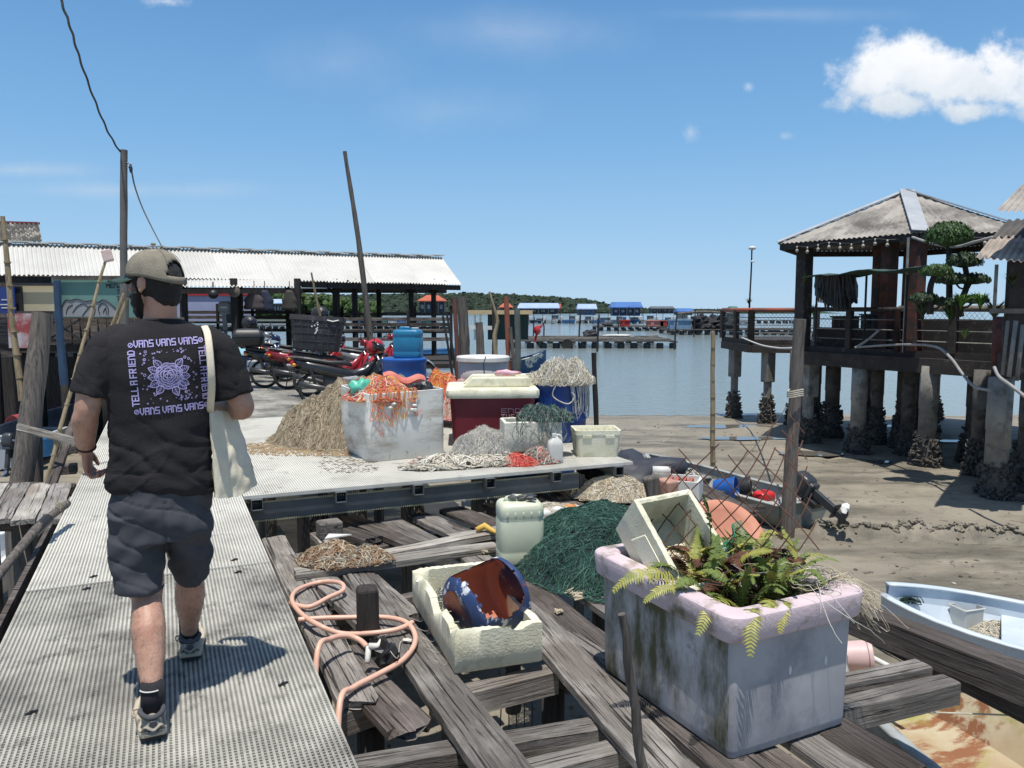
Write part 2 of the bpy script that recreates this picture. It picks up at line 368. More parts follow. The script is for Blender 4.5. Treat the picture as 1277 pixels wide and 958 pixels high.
mb.add(vs, [(i * ny + j, (i + 1) * ny + j, (i + 1) * ny + j + 1, i * ny + j + 1) for i in range(len(xs) - 1) for j in range(ny - 1)])
m_mud = M('tidal_mud', (.305, .27, .205), (.21, .185, .142), scale=.8, rough=.62, bump=.9, bscale=9, dirt=(.125, .112, .085), dscale=.55, dthr=(.48, .62), dstretch=(.5, 1.8, 1), dirt2=(.085, .076, .06), d2scale=5, d2thr=(.6, .66), detail=10, bdist=.03, spec=.35)
mb.build('mud_flat', m_mud, kind='structure', smooth=True)
# water
m_water = bpy.data.materials.new('sea_water'); m_water.use_nodes = True
t = m_water.node_tree; b = t.nodes['Principled BSDF']; b.inputs['Base Color'].default_value = (.22, .255, .24, 1); b.inputs['Roughness'].default_value = .12; b.inputs['IOR'].default_value = 1.33
tcn = t.nodes.new('ShaderNodeTexCoord'); mp = t.nodes.new('ShaderNodeMapping'); mp.inputs['Scale'].default_value = (.5, 1.4, 1); t.links.new(tcn.outputs['Object'], mp.inputs[0])
n1 = t.nodes.new('ShaderNodeTexNoise'); n1.inputs['Scale'].default_value = 2.2; n1.inputs['Detail'].default_value = 6; t.links.new(mp.outputs[0], n1.inputs[0])
bp = t.nodes.new('ShaderNodeBump'); bp.inputs['Strength'].default_value = .8; bp.inputs['Distance'].default_value = .12; t.links.new(n1.outputs[0], bp.inputs['Height']); t.links.new(bp.outputs[0], b.inputs['Normal'])
mb = MB(); mb.add([(-3500, 20, -2.27), (3500, 20, -2.27), (3500, 5600, -2.27), (-3500, 5600, -2.27)], [(0, 1, 2, 3)])
mb.build('water', m_water, kind='structure')
# shallow puddles left on the mud
m_pud = M('still_puddle', (.16, .15, .13), rough=.04, scale=2, spec=.8)
for (u, v, ru, rv_) in ((1012, 567, .95, .35), (925, 548, 1.5, .3), (905, 532, 1.6, .35), (1095, 575, .5, .18), (1190, 552, .6, .2), (1130, 530, 1.2, .3)):
    c = G(u, v, MUD); mb = MB(); n_ = 40
    zc = mudz(c.x, c.y) + .022
    ring = [(c.x + ru * .8 * math.cos(2 * math.pi * k / n_) * (1 + .45 * nz3((math.cos(2 * math.pi * k / n_), math.sin(2 * math.pi * k / n_), u), 1.6)), c.y + rv_ * math.sin(2 * math.pi * k / n_) * (1 + .45 * nz3((math.cos(2 * math.pi * k / n_), math.sin(2 * math.pi * k / n_), v), 2)), zc) for k in range(n_)]
    mb.add(ring, [tuple(range(n_))]); mb.build('puddle', m_pud, kind='structure')
mb = MB(); rnd = random.Random(88)      # broken lip of the rivulet on the right
for i in range(800):
    x_ = rnd.uniform(4.9, 12); yl = 12.55 - (x_ - 5.5) * .12 + .28 * nz3((x_, 0, 0), 1.1, 3) + .1 * nz3((x_, 0, 0), 4, 3); y_ = yl + rnd.gauss(0, .03 if i % 4 else .14); r_ = rnd.uniform(.012, .04) * (1 if i % 4 else .6)
    mb.ell((x_, y_, mudz(x_, y_) + r_ * .4), (r_ * 1.6, r_, r_ * .9), 7, 5, m=Matrix.Rotation(rnd.uniform(0, 6), 3, 'Z'), jit=.7, seed=i)
mb.build('mud_ridge', m_mud, kind='structure', smooth=True)
# shells, twigs and clods strewn on the mud
mb = MB(); rnd = random.Random(3)
for i in range(2300):
    x_ = rnd.uniform(-5, 14); y_ = rnd.uniform(3.5, 27) if i % 3 else rnd.uniform(3.5, 11)
    z_ = mudz(x_, y_); r_ = .006 + .028 * rnd.random() ** 3 * (1.5 if rnd.random() < .08 else 1)
    mb.cur = 0 if rnd.random() < .7 else (1 if rnd.random() < .5 else 2)
    if rnd.random() < .12: 
        a = rnd.uniform(0, 6.3); L_ = rnd.uniform(.05, .2); mb.tube([(x_, y_, z_ + .01), (x_ + math.cos(a) * L_ * .5, y_ + math.sin(a) * L_ * .5, z_ + .025), (x_ + math.cos(a + .3) * L_, y_ + math.sin(a + .3) * L_, z_ + .01)], .003, 4)
    else: mb.ell((x_, y_, z_ + r_ * .2), (r_, r_ * rnd.uniform(.5, 1), r_ * .5), 6, 4, m=Matrix.Rotation(rnd.uniform(0, 6), 3, 'Z'), jit=.5, seed=i)
mb.build('mud_debris', [M('clod', (.09, .078, .06), scale=9, rough=.9), M('shell_bit', (.5, .47, .4), scale=9, rough=.8), M('twig', (.2, .15, .1), scale=9, rough=.9)], kind='stuff', label='shells, twigs and dark clods strewn over the mud', cat='debris')
# far wooded headland: hill + dense forest
def hill_h(px):   # skyline height in pixels above horizon
    pts = [(-200, 22), (150, 24), (420, 26), (575, 29), (640, 26), (700, 21), (750, 15), (775, 9), (800, 5), (830, 2.5), (880, 1.5), (1000, 1.5)]
    return float(np.interp(px, [p[0] for p in pts], [p[1] for p in pts]))
mb = MB(); HY = 640.0
def hillfn(a, b):
    px = -300 + a * 1350; Y = HY + b * 260; hh = hill_h(px) / FPX * HY * .72
    return ((px - 638.5) / FPX * HY, Y, -2.3 + (hh + 2) * min(1, math.sin(min(b * 3.2, 1.57)) + 0))
mb.grid(hillfn, 160, 10)
mb.build('hill', M('forest_floor', (.03, .055, .018), (.02, .04, .012), scale=.05, rough=.95), kind='structure', smooth=True)
m_far_leaf = M('mangrove_foliage', (.030, .050, .026), (.018, .033, .019), scale=.06, rough=.9, dirt=(.04, .062, .03), dscale=.09, dthr=(.55, .7))
mb = MB(); rnd = random.Random(5)
for i in range(13000):
    px = rnd.uniform(-290, 1000); b_ = rnd.random() ** 1.6 * .5; x_, y_, z_ = hillfn((px + 300) / 1350, b_)
    hh = hill_h(px); r_ = rnd.uniform(1.0, 2.7) * min(1, .25 + hh / 18)
    mb.ell((x_, y_, z_ + r_ * .5), (r_, r_, r_ * rnd.uniform(.7, 1.25)), 6, 4, jit=.9, seed=i)
mb.build('mangrove_forest', m_far_leaf, kind='stuff', label='dense dark green mangrove forest over the far headland', cat='forest')
# nearer green bank seen under the shelter roof at left
mb = MB()
for i in range(6500):
    px = rnd.uniform(-300, 475); hh = float(np.interp(px, [-300, 380, 475], [21, 21, 10])); Y = rnd.uniform(290, 330)
    r_ = rnd.uniform(.5, 1.4); mb.ell(((px - 638.5) / FPX * Y, Y, -2 + rnd.random() ** .8 * (3.4 + hh / FPX * 300 - 1.2)), (r_, r_, r_ * 1.1), 6, 4, jit=1.0, seed=i)
mb.build('riverside_trees', M('bank_foliage', (.075, .125, .03), (.035, .065, .018), scale=.25, rough=.9, dirt=(.1, .15, .045), dscale=.2, dthr=(.52, .7)), kind='stuff', label='brighter green belt of trees behind the open shelter', cat='forest')
# ================================================================ FAR FLOATING VILLAGE
m_blueroof = M('blue_roof_sheet', (.07, .18, .45), (.06, .14, .36), scale=.5, rough=.45)
m_paleblue = M('pale_blue_roof_sheet', (.38, .48, .66), (.3, .4, .58), scale=.5, rough=.5)
m_redroof = M('terracotta_roof', (.5, .13, .07), (.38, .09, .05), scale=.8, rough=.8)
m_darkwall = M('dark_blue_wall', (.03, .05, .08), (.02, .03, .045), scale=.6, rough=.8)
m_deck_far = M('floating_deck_wood', (.13, .12, .105), (.06, .055, .05), scale=1.2, rough=.9, dirt=(.24, .22, .19), dscale=2, dthr=(.56, .7))
m_teal = M('teal_wall', (.05, .19, .15), scale=.7, rough=.8)
def far_house(u0, u1, vt, ve, vb, Y, roof, wall, label, cat='building', hip=False, depth=6):
    a = P(u0, ve, Y); b_ = P(u1, ve, Y); top = P(u0, vt, Y).z; base = P(u0, vb, Y).z; x0, x1, ze = a.x, b_.x, a.z
    w = x1 - x0; t_ = thing('floating_house', label, cat, ((x0 + x1) / 2, Y + depth / 2, base))
    mb = MB()
    if hip:
        mx_ = w * .3; rid = [(x0 + mx_, Y + depth / 2, top), (x1 - mx_, Y + depth / 2, top)]
    else: rid = [(x0 + w * .06, Y + depth / 2, top), (x1 - w * .02, Y + depth / 2, top)]
    cs = [(x0, Y, ze), (x1, Y, ze), (x1, Y + depth, ze), (x0, Y + depth, ze)]
    mb.add(cs + rid + [(p[0], p[1], p[2] - .25) for p in cs], [(0, 1, 5, 4), (2, 3, 4, 5), (3, 0, 4), (1, 2, 5), (0, 6, 7, 1), (1, 7, 8, 2), (3, 2, 8, 9), (0, 3, 9, 6), (6, 9, 8, 7)])
    mb.build('roof', roof, t_)
    mb = MB(); mb.box(((x0 + x1) / 2, Y + depth / 2 + .4, (ze - .25 + base) / 2), (w * .86, depth * .8, ze - .25 - base)); mb.build('wall', wall, t_)
    mb = MB(); 
    for k in range(5): mb = MB(); mb.beam((x0 + w * (.03 + .235 * k), Y + .1, base), (x0 + w * (.03 + .235 * k), Y + .1, ze - .26), w * .015 + .05, w * .015 + .05); mb.build('veranda_post', m_deck_far, t_)
    for k in range(4):
        xx = x0 + w * (.17 + .22 * k); mb = MB(); mb.box((xx, Y + depth * .1 + .37, base + (ze - base) * .55), (w * .09, .06, (ze - base) * .3))
        mb.build('window', M('far_window', (.3, .35, .38), (.1, .12, .14), scale=1, rough=.3), t_)
    return t_
far_house(520, 556, 368, 375, 392, 250, m_redroof, m_darkwall, 'far floating house with terracotta hipped roof seen through the shelter end', hip=True)
far_house(622, 640, 378, 383, 392, 255, m_redroof, m_darkwall, 'small far house with red roof just above the green hut', hip=True)
far_house(645, 698, 378, 384, 392, 235, m_paleblue, m_darkwall, 'wide far house with pale blue roof beside the red roofed one')
far_house(685, 700, 379, 384, 391, 243, m_redroof, m_darkwall, 'little red roofed far house right behind the pale blue roofed one')
far_house(720, 745, 379, 385, 393, 225, m_paleblue, M('mid_blue_wall', (.05, .12, .26), scale=1), 'small far house with pale blue roof and blue wall, left of the bright blue roof')
far_house(762, 802, 376.5, 383, 394, 205, m_blueroof, M('navy_wall', (.015, .035, .11), scale=1), 'far house with the brightest blue gable roof')
far_house(812, 842, 382, 384.5, 391, 230, M('grey_roof_far', (.12, .13, .14), scale=1), m_darkwall, 'low far house with dark grey roof right of the bright blue roof')
far_house(845, 866, 384.5, 388.5, 393, 215, m_blueroof, m_darkwall, 'low far shed with faded blue roof at the right end of the row')
far_house(335, 352, 373, 378, 392, 240, m_paleblue, m_darkwall, 'far house with blue roof and wall seen over the black helmet bikes', depth=5)
far_house(911, 921, 382, 384, 398, 190, m_teal, m_teal, 'narrow far shed with teal wall near the restaurant railing', depth=3)
# long row of the floating farm: deck, clutter of boats, tanks and posts
def raft(u0, u1, v, Y, depth, label, tk=.5, name='fish_farm_raft', ruin=0, z0=None):
    a = P(u0, v, Y); b_ = P(u1, v, Y); x0, x1 = a.x, b_.x; base = -2.3; t_ = thing(name, label, 'raft', ((x0 + x1) / 2, Y, base))
    rnd = random.Random(int(u0)); mb = MB(); n_ = max(4, min(22, int(abs(x1 - x0) / 2.5)))
    for k in range(n_ + 1):
        xx = x0 + (x1 - x0) * k / n_; mb.box((xx, Y + depth / 2, base + tk + .08), (.35, depth, .12))
    for k in range(int(depth / 1.6) + 1):
        yy_ = Y + k * 1.6; mb.box(((x0 + x1) / 2, yy_, base + tk + .2 + .01 * (k % 3)), (x1 - x0, .5, .1))
    mb.build('deck', m_deck_far, t_); m_rd = M('raft_drum', (.02, .025, .032), (.035, .04, .045), scale=.5, rough=.7)
    for k in range(n_ * 2 + 1):
        xx = x0 + (x1 - x0) * (k + .2) / (n_ * 2 + .4)
        for yq in (Y + .3, Y + depth - .3):
            mb = MB(); mb.lathe([(.34, -.0), (.36, .2), (.36, tk * .8), (.3, tk)], (xx, yq, base), 10); mb.build('float_drum', m_rd, t_)
    return t_
raft(630, 1000, 393, 212, 8, 'longest far raft carrying the row of houses with blue roofs', .6)
rnd = random.Random(11)
cl = [M('tank_white', (.7, .7, .68), scale=1), M('tank_blue', (.08, .2, .42), scale=1), M('shed_dark', (.035, .04, .045), scale=1), M('shed_grey', (.2, .22, .23), scale=1), m_teal]
for k in range(46):
    u = 628 + k * 6.6 + rnd.uniform(-2, 2); Y = 209 + rnd.uniform(-4, 8); c = P(u, 393, Y); L_ = rnd.uniform(1.2, 2.6); hh = rnd.uniform(.6, 1.5); mb = MB()
    kind_ = k % 3
    if kind_ == 0:   # boat
        q = MB(); c.z = -2.15; prof = []
        for s_ in range(7):
            f = s_ / 6; wv = .8 * math.sin(math.pi * min(.5, f * .5 + .12)) * (1 - f ** 4 * .9); zz = .25 * f ** 3
            prof.append([(c.x + (f - .5) * L_ * 2, c.y + wv * g, c.z + zz + (.75 if abs(g) == 1 else 0)) for g in (-1, -.6, .6, 1)])
        q.rings(prof, True, True, False)
        q.build('moored_boat', cl[0] if k % 2 else cl[1], label='small far boat moored along the row of floating houses', cat='boat', group='far boats moored at the floating row', solid=.05)
    elif kind_ == 1:
        mb.box((c.x, c.y, -1.6 + hh / 2), (L_, 1.6, hh)); mb.box((c.x, c.y, -1.6 + hh + .05), (L_ * 1.2, 1.9, .1)); mb.box((c.x, c.y - .82, -1.6 + hh * .45), (L_ * .3, .05, hh * .6))
        mb.build('farm_hut', [cl[2 + k % 3]], label='small far hut on the floating row', cat='hut', group='far huts on the floating row')
    else:
        mb.lathe([(.45, 0), (.5, .05), (.5, .4), (.52, .45), (.5, .5), (.5, .95), (.42, 1.0), (0.1, 1.02)], (c.x, c.y, -1.55), 10); mb.build('water_tank', cl[rnd.choice([0, 0, 1])], label='small far water tank standing on the floating row', cat='tank', group='far tanks on the floating row')
for k in range(26):
    u = 610 + k * 11.5 + rnd.uniform(-4, 4); Y = rnd.uniform(196, 206); c = P(u, 400, Y); h_ = rnd.uniform(2.2, 4.6); mb = MB()
    mb.tube([(c.x, c.y, -2.6), (c.x + rnd.uniform(-.1, .1), c.y, -2.3 + h_)], [.09, .06], 6); mb.build('mooring_pole', m_post_d, label='thin far mooring pole in front of the floating row', cat='pole', group='far mooring poles')
# row of clutter seen beneath the shelter roof at left
raft(240, 560, 396, 150, 6, 'far raft seen beneath the shelter roof', .5)
for k in range(16):
    u = 380 + k * 11; c = P(u, 392, 147 + rnd.uniform(-2, 3)); mb = MB(); w_ = rnd.uniform(.8, 2); h_ = rnd.uniform(.5, 1.6)
    mb.box((c.x, c.y, -1.6 + h_ / 2), (w_, 1.4, h_)); mb.box((c.x, c.y, -1.6 + h_ + .04), (w_ * 1.2, 1.7, .08)); mb.box((c.x, c.y - .72, -1.6 + h_ * .4), (w_ * .25, .04, h_ * .6))
    mb.build('farm_hut', [cl[k % 5]], label='small hut on the raft seen through the shelter', cat='hut', group='huts on the raft behind the shelter')
# mid-distance rafts
r1 = raft(642, 843, 432, 78, 13, 'nearest weathered timber raft with black floats and a tyre', .55)
mb = MB(); 
for i in range(90):
    a = P(rnd.uniform(652, 835), 430, 79 + rnd.uniform(0, 11)); ang = rnd.uniform(-.15, .15); L_ = rnd.uniform(1.5, 5); zz = -1.5 + rnd.random() * .12
    mb.beam((a.x - L_ / 2, a.y, zz), (min(a.x + L_ / 2, 15.8), a.y + math.sin(ang) * L_, zz), .28, .08)
mb.build('loose_planks', M('raft_plank', (.24, .22, .185), (.11, .1, .085), scale=1.5, rough=.9, rv=.2), r1)
c = P(707, 428, 78); mb = MB()
mb.lathe([(.3, -.12), (.48, -.14), (.55, 0), (.48, .14), (.3, .12)], (c.x, c.y - .2, c.z - .1), 18, axis=(0, 1, 0)); mb.build('tyre_fender', m_rubber, label='black tyre hung on the side of the nearest raft', cat='tyre')
for (u, v, w, h, col, lab) in ((736, 413, 1.6, .8, (.03, .03, .035), 'black motor lying on the nearest raft'), (770, 418, 3.2, .3, (.6, .6, .55), 'pale sheet lying on the nearest raft')):
    c = P(u, v, 86); mb = MB(); mb.ell((c.x, c.y, -1.4 + h * .4), (w * .5, .6, h * .55), 12, 8, jit=.6, seed=u); mb.box((c.x + w * .2, c.y, -1.42 + h * .2), (w * .7, .5, h * .3)); mb.build('raft_gear', M('gear%d' % u, col, scale=2), label=lab, cat='gear')
r2 = raft(748, 905, 411, 140, 12, 'second timber raft with red crates, further out', .5)
r3 = raft(838, 1010, 417, 118, 10, 'raft crowded with black drums beside the restaurant', .6)
r4 = raft(1030, 1130, 420, 100, 8, 'raft seen through the restaurant railing', .6)
for (u, w, h, col, lab, Y) in ((780, 2.2, 1.6, (.5, .05, .04), 'red hut on the second raft, left one', 142), (818, 4.2, 1.5, (.55, .22, .18), 'pinkish red tarp hut on the second raft', 142), (834, 4.2, 1.4, (.4, .06, .05), 'deep red crate stack on the second raft', 142),
                          (849, 4.5, 2.2, (.2, .32, .45), 'pale blue crate stack on the drum raft', 120), (758, 3, .8, (.05, .05, .05), 'black gear at the left end of the second raft', 142), (876, 5, 2.8, (.03, .03, .035), 'black netting pile on the drum raft, left one', 120), (890, 4.6, 2.4, (.02, .022, .027), 'black netting pile on the drum raft, middle one', 121), (905, 4.6, 2.2, (.03, .028, .03), 'black netting pile on the drum raft, right one', 120)):
    c = P(u, 410, Y); mb = MB(); z0 = -1.5
    if 'pile' in lab or 'gear' in lab: mb.ell((c.x, Y + 1, z0 + h * .35), (w * .32, 1.4, h * .45), 14, 9, jit=.9, seed=u); mb.ell((c.x + w * .15, Y + .6, z0 + h * .25), (w * .22, 1, h * .3), 12, 8, jit=.9, seed=u + 2)
    else: mb.box((c.x, Y + 1, z0 + h * .3), (w * .7, 1.6, h * .6)); mb.box((c.x, Y + 1, z0 + h * .64), (w * .8, 1.9, h * .1)); mb.box((c.x - w * .15, Y + .15, z0 + h * .3), (w * .15, .1, h * .5))
    mb.build('raft_load', M('load%d' % u, col, scale=1.5, rough=.8), label=lab, cat='raft load')
# arched footbridge on far right
mb = MB(); pts = [P(845 + k * 6.2, 391.5 - 2.6 * math.sin(math.pi * k / 11), 170) for k in range(12)]; mb.tube(pts, [(.5, .3)] * 12, 6)
for k in (1, 4, 7, 10): mb.tube([pts[k], (pts[k].x, pts[k].y, -2.6)], .12, 6)
mb.build('footbridge', m_deck_far, label='low dark arched gangway over the water near the restaurant', cat='bridge')
for u, vt, vb, Y in ((628, 358, 0, 60), (722, 390, 0, 85), (678, 402, 0, 95), (745, 397, 0, 72), (746, 392, 0, 90), (771, 396, 0, 120), (842, 392, 0, 76), (866, 385, 0, 110), (899, 398, 0, 112), (665, 396, 0, 100)):
    if u == 628: continue
    c = P(u, vt, Y); mb = MB(); mb.tube([(c.x, Y, -2.7), (c.x + .05, Y, -.6), (c.x - .05 + (u % 3) * .1, Y, c.z)], [.1, .08, .06], 6); mb.build('stake', m_post_d, label='slim dark stake standing in the water among the rafts', cat='stake', group='stakes among the rafts')
# green hut on a blue boat (x 600-660)
Y = 46; hb = thing('house_boat', 'dark green boat hut with flat ochre roof moored behind the round tub', 'boat', (P(640, 440, Y).x, Y, -2.3))
mb = MB(); a = P(588, 440, Y); e = P(662, 426, Y); sta = []
for k in range(13):
    f = k / 12; xx = a.x + (e.x + .9 - a.x) * f; w_ = 1.0 * (1 - max(0, f - .6) ** 2 * 5.5); zz = -2.35 + 1.15 * max(0, f - .55) ** 1.7 * 2
    sta.append([(xx, Y + 1.2 + g * w_ * (1.0 if abs(g) == 1 else .7), zz + (.95 if abs(g) == 1 else 0)) for g in (-1, -.6, .6, 1)])
mb.rings(sta, True, True, False); mb.build('hull', M('boat_blue', (.03, .09, .2), (.02, .06, .15), scale=1, dirt=(.5, .5, .46), dscale=.6, dthr=(.6, .62)), hb, solid=.06)
x0, x1 = P(608, 400, Y).x, P(659, 400, Y).x; zt, zb = P(0, 391, Y).z, P(0, 424, Y).z
mb = MB(); mb.box(((x0 + x1) / 2, Y + 1.2, (zt + zb) / 2), (x1 - x0, 1.7, zt - zb)); mb.build('cabin', M('hut_green', (.012, .03, .028), (.02, .04, .035), scale=1.5, stretch=(4, 1, .3), rough=.8), hb)
x0 = P(577, 391, Y).x; x1 = P(664, 391, Y).x
mb = MB(); zt2 = P(0, 387.5, Y).z; mb.box(((x0 + x1) / 2, Y + 1.2, zt2 - .1), (x1 - x0, 2.8, .22)); mb.build('roof', M('ochre_roof', (.62, .45, .24), (.5, .36, .2), scale=1.5), hb)
mb = MB()
for uu in (592, 599): q = P(uu, 391, Y); mb.beam((q.x, Y + .2, zb), (q.x, Y + .2, zt2 - .22), .12, .12)
mb.beam((P(578, 0, Y).x, Y - .1, P(0, 408, Y).z), (P(614, 0, Y).x, Y - .1, P(0, 409, Y).z), .1, .22); mb.build('side_rail', m_white, hb)
c = P(670, 412, Y + 1); mb = MB(); mb.ell(c, (.22, .3, .28), 12, 8); mb.tube([c + Vector((.05, 0, .1)), c + Vector((.3, 0, .3))], [.12, .05], 8); mb.tube([c - Vector((0, 0, .1)), c - Vector((.15, 0, .7))], .08, 6); mb.build('bow_post', m_red, hb)
# white speed boat + blue boats near the shelter end
def simple_boat(name, label, loc, rz, L_, W_, H_, mh, mi_, group=None, bp_=2.4, bk_=.93, thw=3, bowlift=.35, flat=.72, keel=.0, rim=None):
    t_ = thing(name, label, 'boat', loc, rz, group); 
    def sec(f, ins, dz):
        wv = (W_ / 2) * (1 - max(0, (f - .45) / .55) ** bp_ * bk_); wv = max(wv - ins, .012); zb_ = bowlift * max(0, f - .5) ** 2 * 2 + dz; ze = H_ + bowlift * max(0, f - .3) ** 2
        xx = (f - .5) * L_ - (ins if f > .98 else 0) + (ins if f < .02 else 0)
        k = flat + (1 - flat) * 0
        return [Vector((xx, g * wv * kk, zb_ + (ze - zb_) * hh)) for g, kk, hh in ((-1, 1, 1), (-1, .97, .55), (-1, k, .1), (-.45, k, 0), (.45, k, 0), (1, k, .1), (1, .97, .55), (1, 1, 1))]
    fs = [0, .1, .2, .3, .4, .5, .6, .7, .78, .86, .92, .97, 1]
    o_ = [sec(f, 0, 0) for f in fs]; i_ = [sec(f, .035, .05) for f in fs]
    mb = MB(); mb.rings(o_, False, False, False); mb.add(o_[0], [tuple(range(8))])
    mb.cur = 1; mb.rings([list(reversed(r)) for r in i_], False, False, False); i2 = i_[0]; mb.add(i2, [tuple(reversed(range(8)))])
    mb.build('hull', [mh, mi_], t_, local=True, smooth=False)
    mb = MB(); 
    for side in (0, 7):
        pts = [(o_[k][side] + i_[k][side]) / 2 + Vector((0, 0, .005)) for k in range(len(fs))]; mb.tube(pts, [(.05, .02)] * len(pts), 8)
    mb.tube([o_[0][0] + Vector((.01, 0, .01)), o_[0][7] + Vector((.01, 0, .01))], [(.05, .022)] * 2, 8)
    mb.build('gunwale', rim or mh, t_, local=True, smooth=True)
    for k in range(thw):
        f = .14 + .27 * k; s0 = sec(f, .03, .03); mb = MB(); mb.box((s0[0].x, 0, H_ * .72), (.24, abs(s0[1].y) * 1.98, .03)); mb.box((s0[0].x, 0, H_ * .4), (.03, abs(s0[2].y) * 1.9, H_ * .6)); mb.build('thwart', rim or mh, t_, local=True, bevel=.004)
    return t_
m_bw = M('boat_white', (.7, .72, .72), (.55, .57, .58), scale=2, rough=.5); m_bb = M('boat_mid_blue', (.05, .2, .42), (.04, .15, .33), scale=2, rough=.5)
simple_boat('open_boat', 'white and blue open boat moored behind the split post', (P(575, 430, 36).x, 36, -2.3), R(12), 7, 1.8, .75, m_bw, m_bb)
simple_boat('open_boat', 'blue boat beyond the shelter bench', (P(500, 415, 58).x, 58, -2.3), R(-5), 9, 2, .9, m_bb, m_bw)
simple_boat('open_boat', 'pale boat afloat left of the end post of the shelter', (P(548, 425, 44).x, 44, -2.3), R(170), 6.5, 1.8, .8, m_bw, m_bb)
def spl(pp, k=6, z=None):
    out = []; q = [Vector(p) for p in pp]; q = [q[0]] + q + [q[-1]]
    for i in range(1, len(q) - 2):
        for j in range(k):
            t_ = j / k; a, b_, c_, d_ = q[i - 1:i + 3]; out.append(.5 * ((2 * b_) + (-a + c_) * t_ + (2 * a - 5 * b_ + 4 * c_ - d_) * t_ * t_ + (-a + 3 * b_ - 3 * c_ + d_) * t_ ** 3))
    return out + [q[-1]]
# ================================================================ WALKWAY AND PLATFORM (open moulded grating)
WO = Vector((-.54, 2.65, 0)); WD = Vector((-.4, .9165, 0)).normalized(); WN = Vector((WD.y, -WD.x, 0))
def wp(s_, t_, z_=0): return WO + WD * s_ + WN * t_ + Vector((0, 0, z_))
def grating(mb, s0, s1, tl, tr, pitch, wl, wc, dep=.028, z=0.0):
    """bars along the walkway stand 3 mm proud of the bars across it"""
    k0 = math.ceil(tl / pitch); k1 = int(tr / pitch)
    for k in range(k0, k1 + 1):
        t_ = k * pitch; mb.box(wp((s0 + s1) / 2, t_, z - dep / 2), (wl, s1 - s0, dep), rz=math.atan2(WD.y, WD.x) - math.pi / 2)
    n_ = int((s1 - s0) / pitch)
    for k in range(n_ + 1):
        s_ = s0 + pitch * (k + .3)
        if s_ < s1: mb.box(wp(s_, (tl + tr) / 2, z - .004 - dep / 2), (tr - tl, wc, dep), rz=math.atan2(WD.y, WD.x) - math.pi / 2)
    for t_ in (tl, tr): mb.box(wp((s0 + s1) / 2, t_, z + .0015 - dep / 2), (.008, s1 - s0 - .006, dep), rz=math.atan2(WD.y, WD.x) - math.pi / 2)
    for s_ in (s0, s1): mb.box(wp(s_ + (.004 if s_ == s0 else -.004), (tl + tr) / 2, z + .003 - dep / 2), (tr - tl, .007, dep), rz=math.atan2(WD.y, WD.x) - math.pi / 2)
walk = thing('walkway', 'long pale grating walkway the man walks along', 'walkway', wp(4, -.66, -.03), kind='structure')
edges = [(-1.4, 2.49, m_frp2), (2.5, 6.1, m_frp), (6.11, 9.7, m_frp), (9.71, 13.3, m_frp)]
for i, (a, b_, m_) in enumerate(edges):
    mb = MB(); grating(mb, a, b_, -1.33, 0, .0195, .0094, .0074); mb.build('grating_panel', m_, walk)
mb = MB()
for t_ in (-1.22, -.11): mb.beam(wp(-1.4, t_, -.1), wp(13.3, t_, -.1), .06, .13)
mb.build('side_beam', m_steel, walk)
for s_ in (-.6, .62, 1.85, 3.1, 4.3, 5.5, 6.7, 8.0, 9.3, 11):
    mb = MB(); mb.beam(wp(s_, -1.36, -.2), wp(s_, .04, -.2), .09, .07); mb.build('cross_beam', m_steel, walk)
for s_ in (.62, 3.7, 6.9, 10):
    for t_ in (-1.2, -.12): mb = MB(); mb.tube([wp(s_, t_, -2.3), wp(s_, t_, -.24)], .09, 10); mb.build('pile', m_post, walk)
for s_, t_ in ((2.62, -1.0), (2.4, -1.02), (2.62, -.2), (2.36, -.2), (.75, -.15), (.9, -1.1), (5.95, -.9)):
    mb = MB(); mb.box(wp(s_, t_, .0045), (.045, .012, .007), rz=.9); mb.tube([wp(s_, t_, 0), wp(s_, t_, .012)], .008, 8); mb.build('clip', m_black, walk)
# dark sloping fascia board at the left of the walkway
mb = MB(); mb.beam(wp(-1.3, -1.40, -.10), wp(4.2, -1.40, -.10), .03, .16); mb.build('side_board', m_wood_d, walk)
plat = thing('jetty_platform', 'wide grey grating platform carrying tanks, nets and motorcycles', 'platform', wp(6, 2, -.03), kind='structure')
S0 = 4.42
for (a, b_, tl, tr, m_) in ((S0, 6.9, .02, 3.9, m_frp), (6.91, 9.5, .02, 4.15, m_frp), (9.51, 12.6, .02, 4.1, m_frp2), (12.61, 17.6, .02, 4.0, m_frp2)):
    mb = MB(); grating(mb, a, b_, tl, tr, .0215, .0112, .009); mb.build('grating_panel', m_, plat)
mb = MB(); mb.box(wp(15.4, -.7, -.014), (1.4, 4.4, .03), rz=math.atan2(WD.y, WD.x) - math.pi / 2); mb.build('grating_panel', m_frp2, plat)
mb = MB(); mb.beam(wp(S0 + .1, -1.3, -.16), wp(S0 + .1, 3.3, -.16), .06, .15)
mb.build('front_beam', m_steel, plat)
mb = MB(); mb.beam(wp(S0 + 1.2, -.2, -.19), wp(S0 + 1.2, 3.8, -.19), .08, .14); mb.build('second_beam', m_steel, plat)
for s_ in (8.3, 11, 14): mb = MB(); mb.beam(wp(s_, 0, -.19), wp(s_, 3.9, -.19), .1, .14); mb.build('rear_beam', m_steel, plat)
for k in range(6):   # hollow square joists whose open ends show at the front
    t_ = .12 + k * .72
    mb = MB(); hw, th = .045, .006
    for dx, dz, w_, h_ in ((-hw, 0, th, .09), (hw, 0, th, .09), (0, hw, .09 - th, th), (0, -hw, .09 - th, th)):
        a = wp(S0 - .04, t_ + dx, -.078 + dz); b_ = wp(S0 + 6, t_ + dx, -.078 + dz); mb.beam(a, b_, w_, h_)
    mb.build('joist', m_steel, plat)
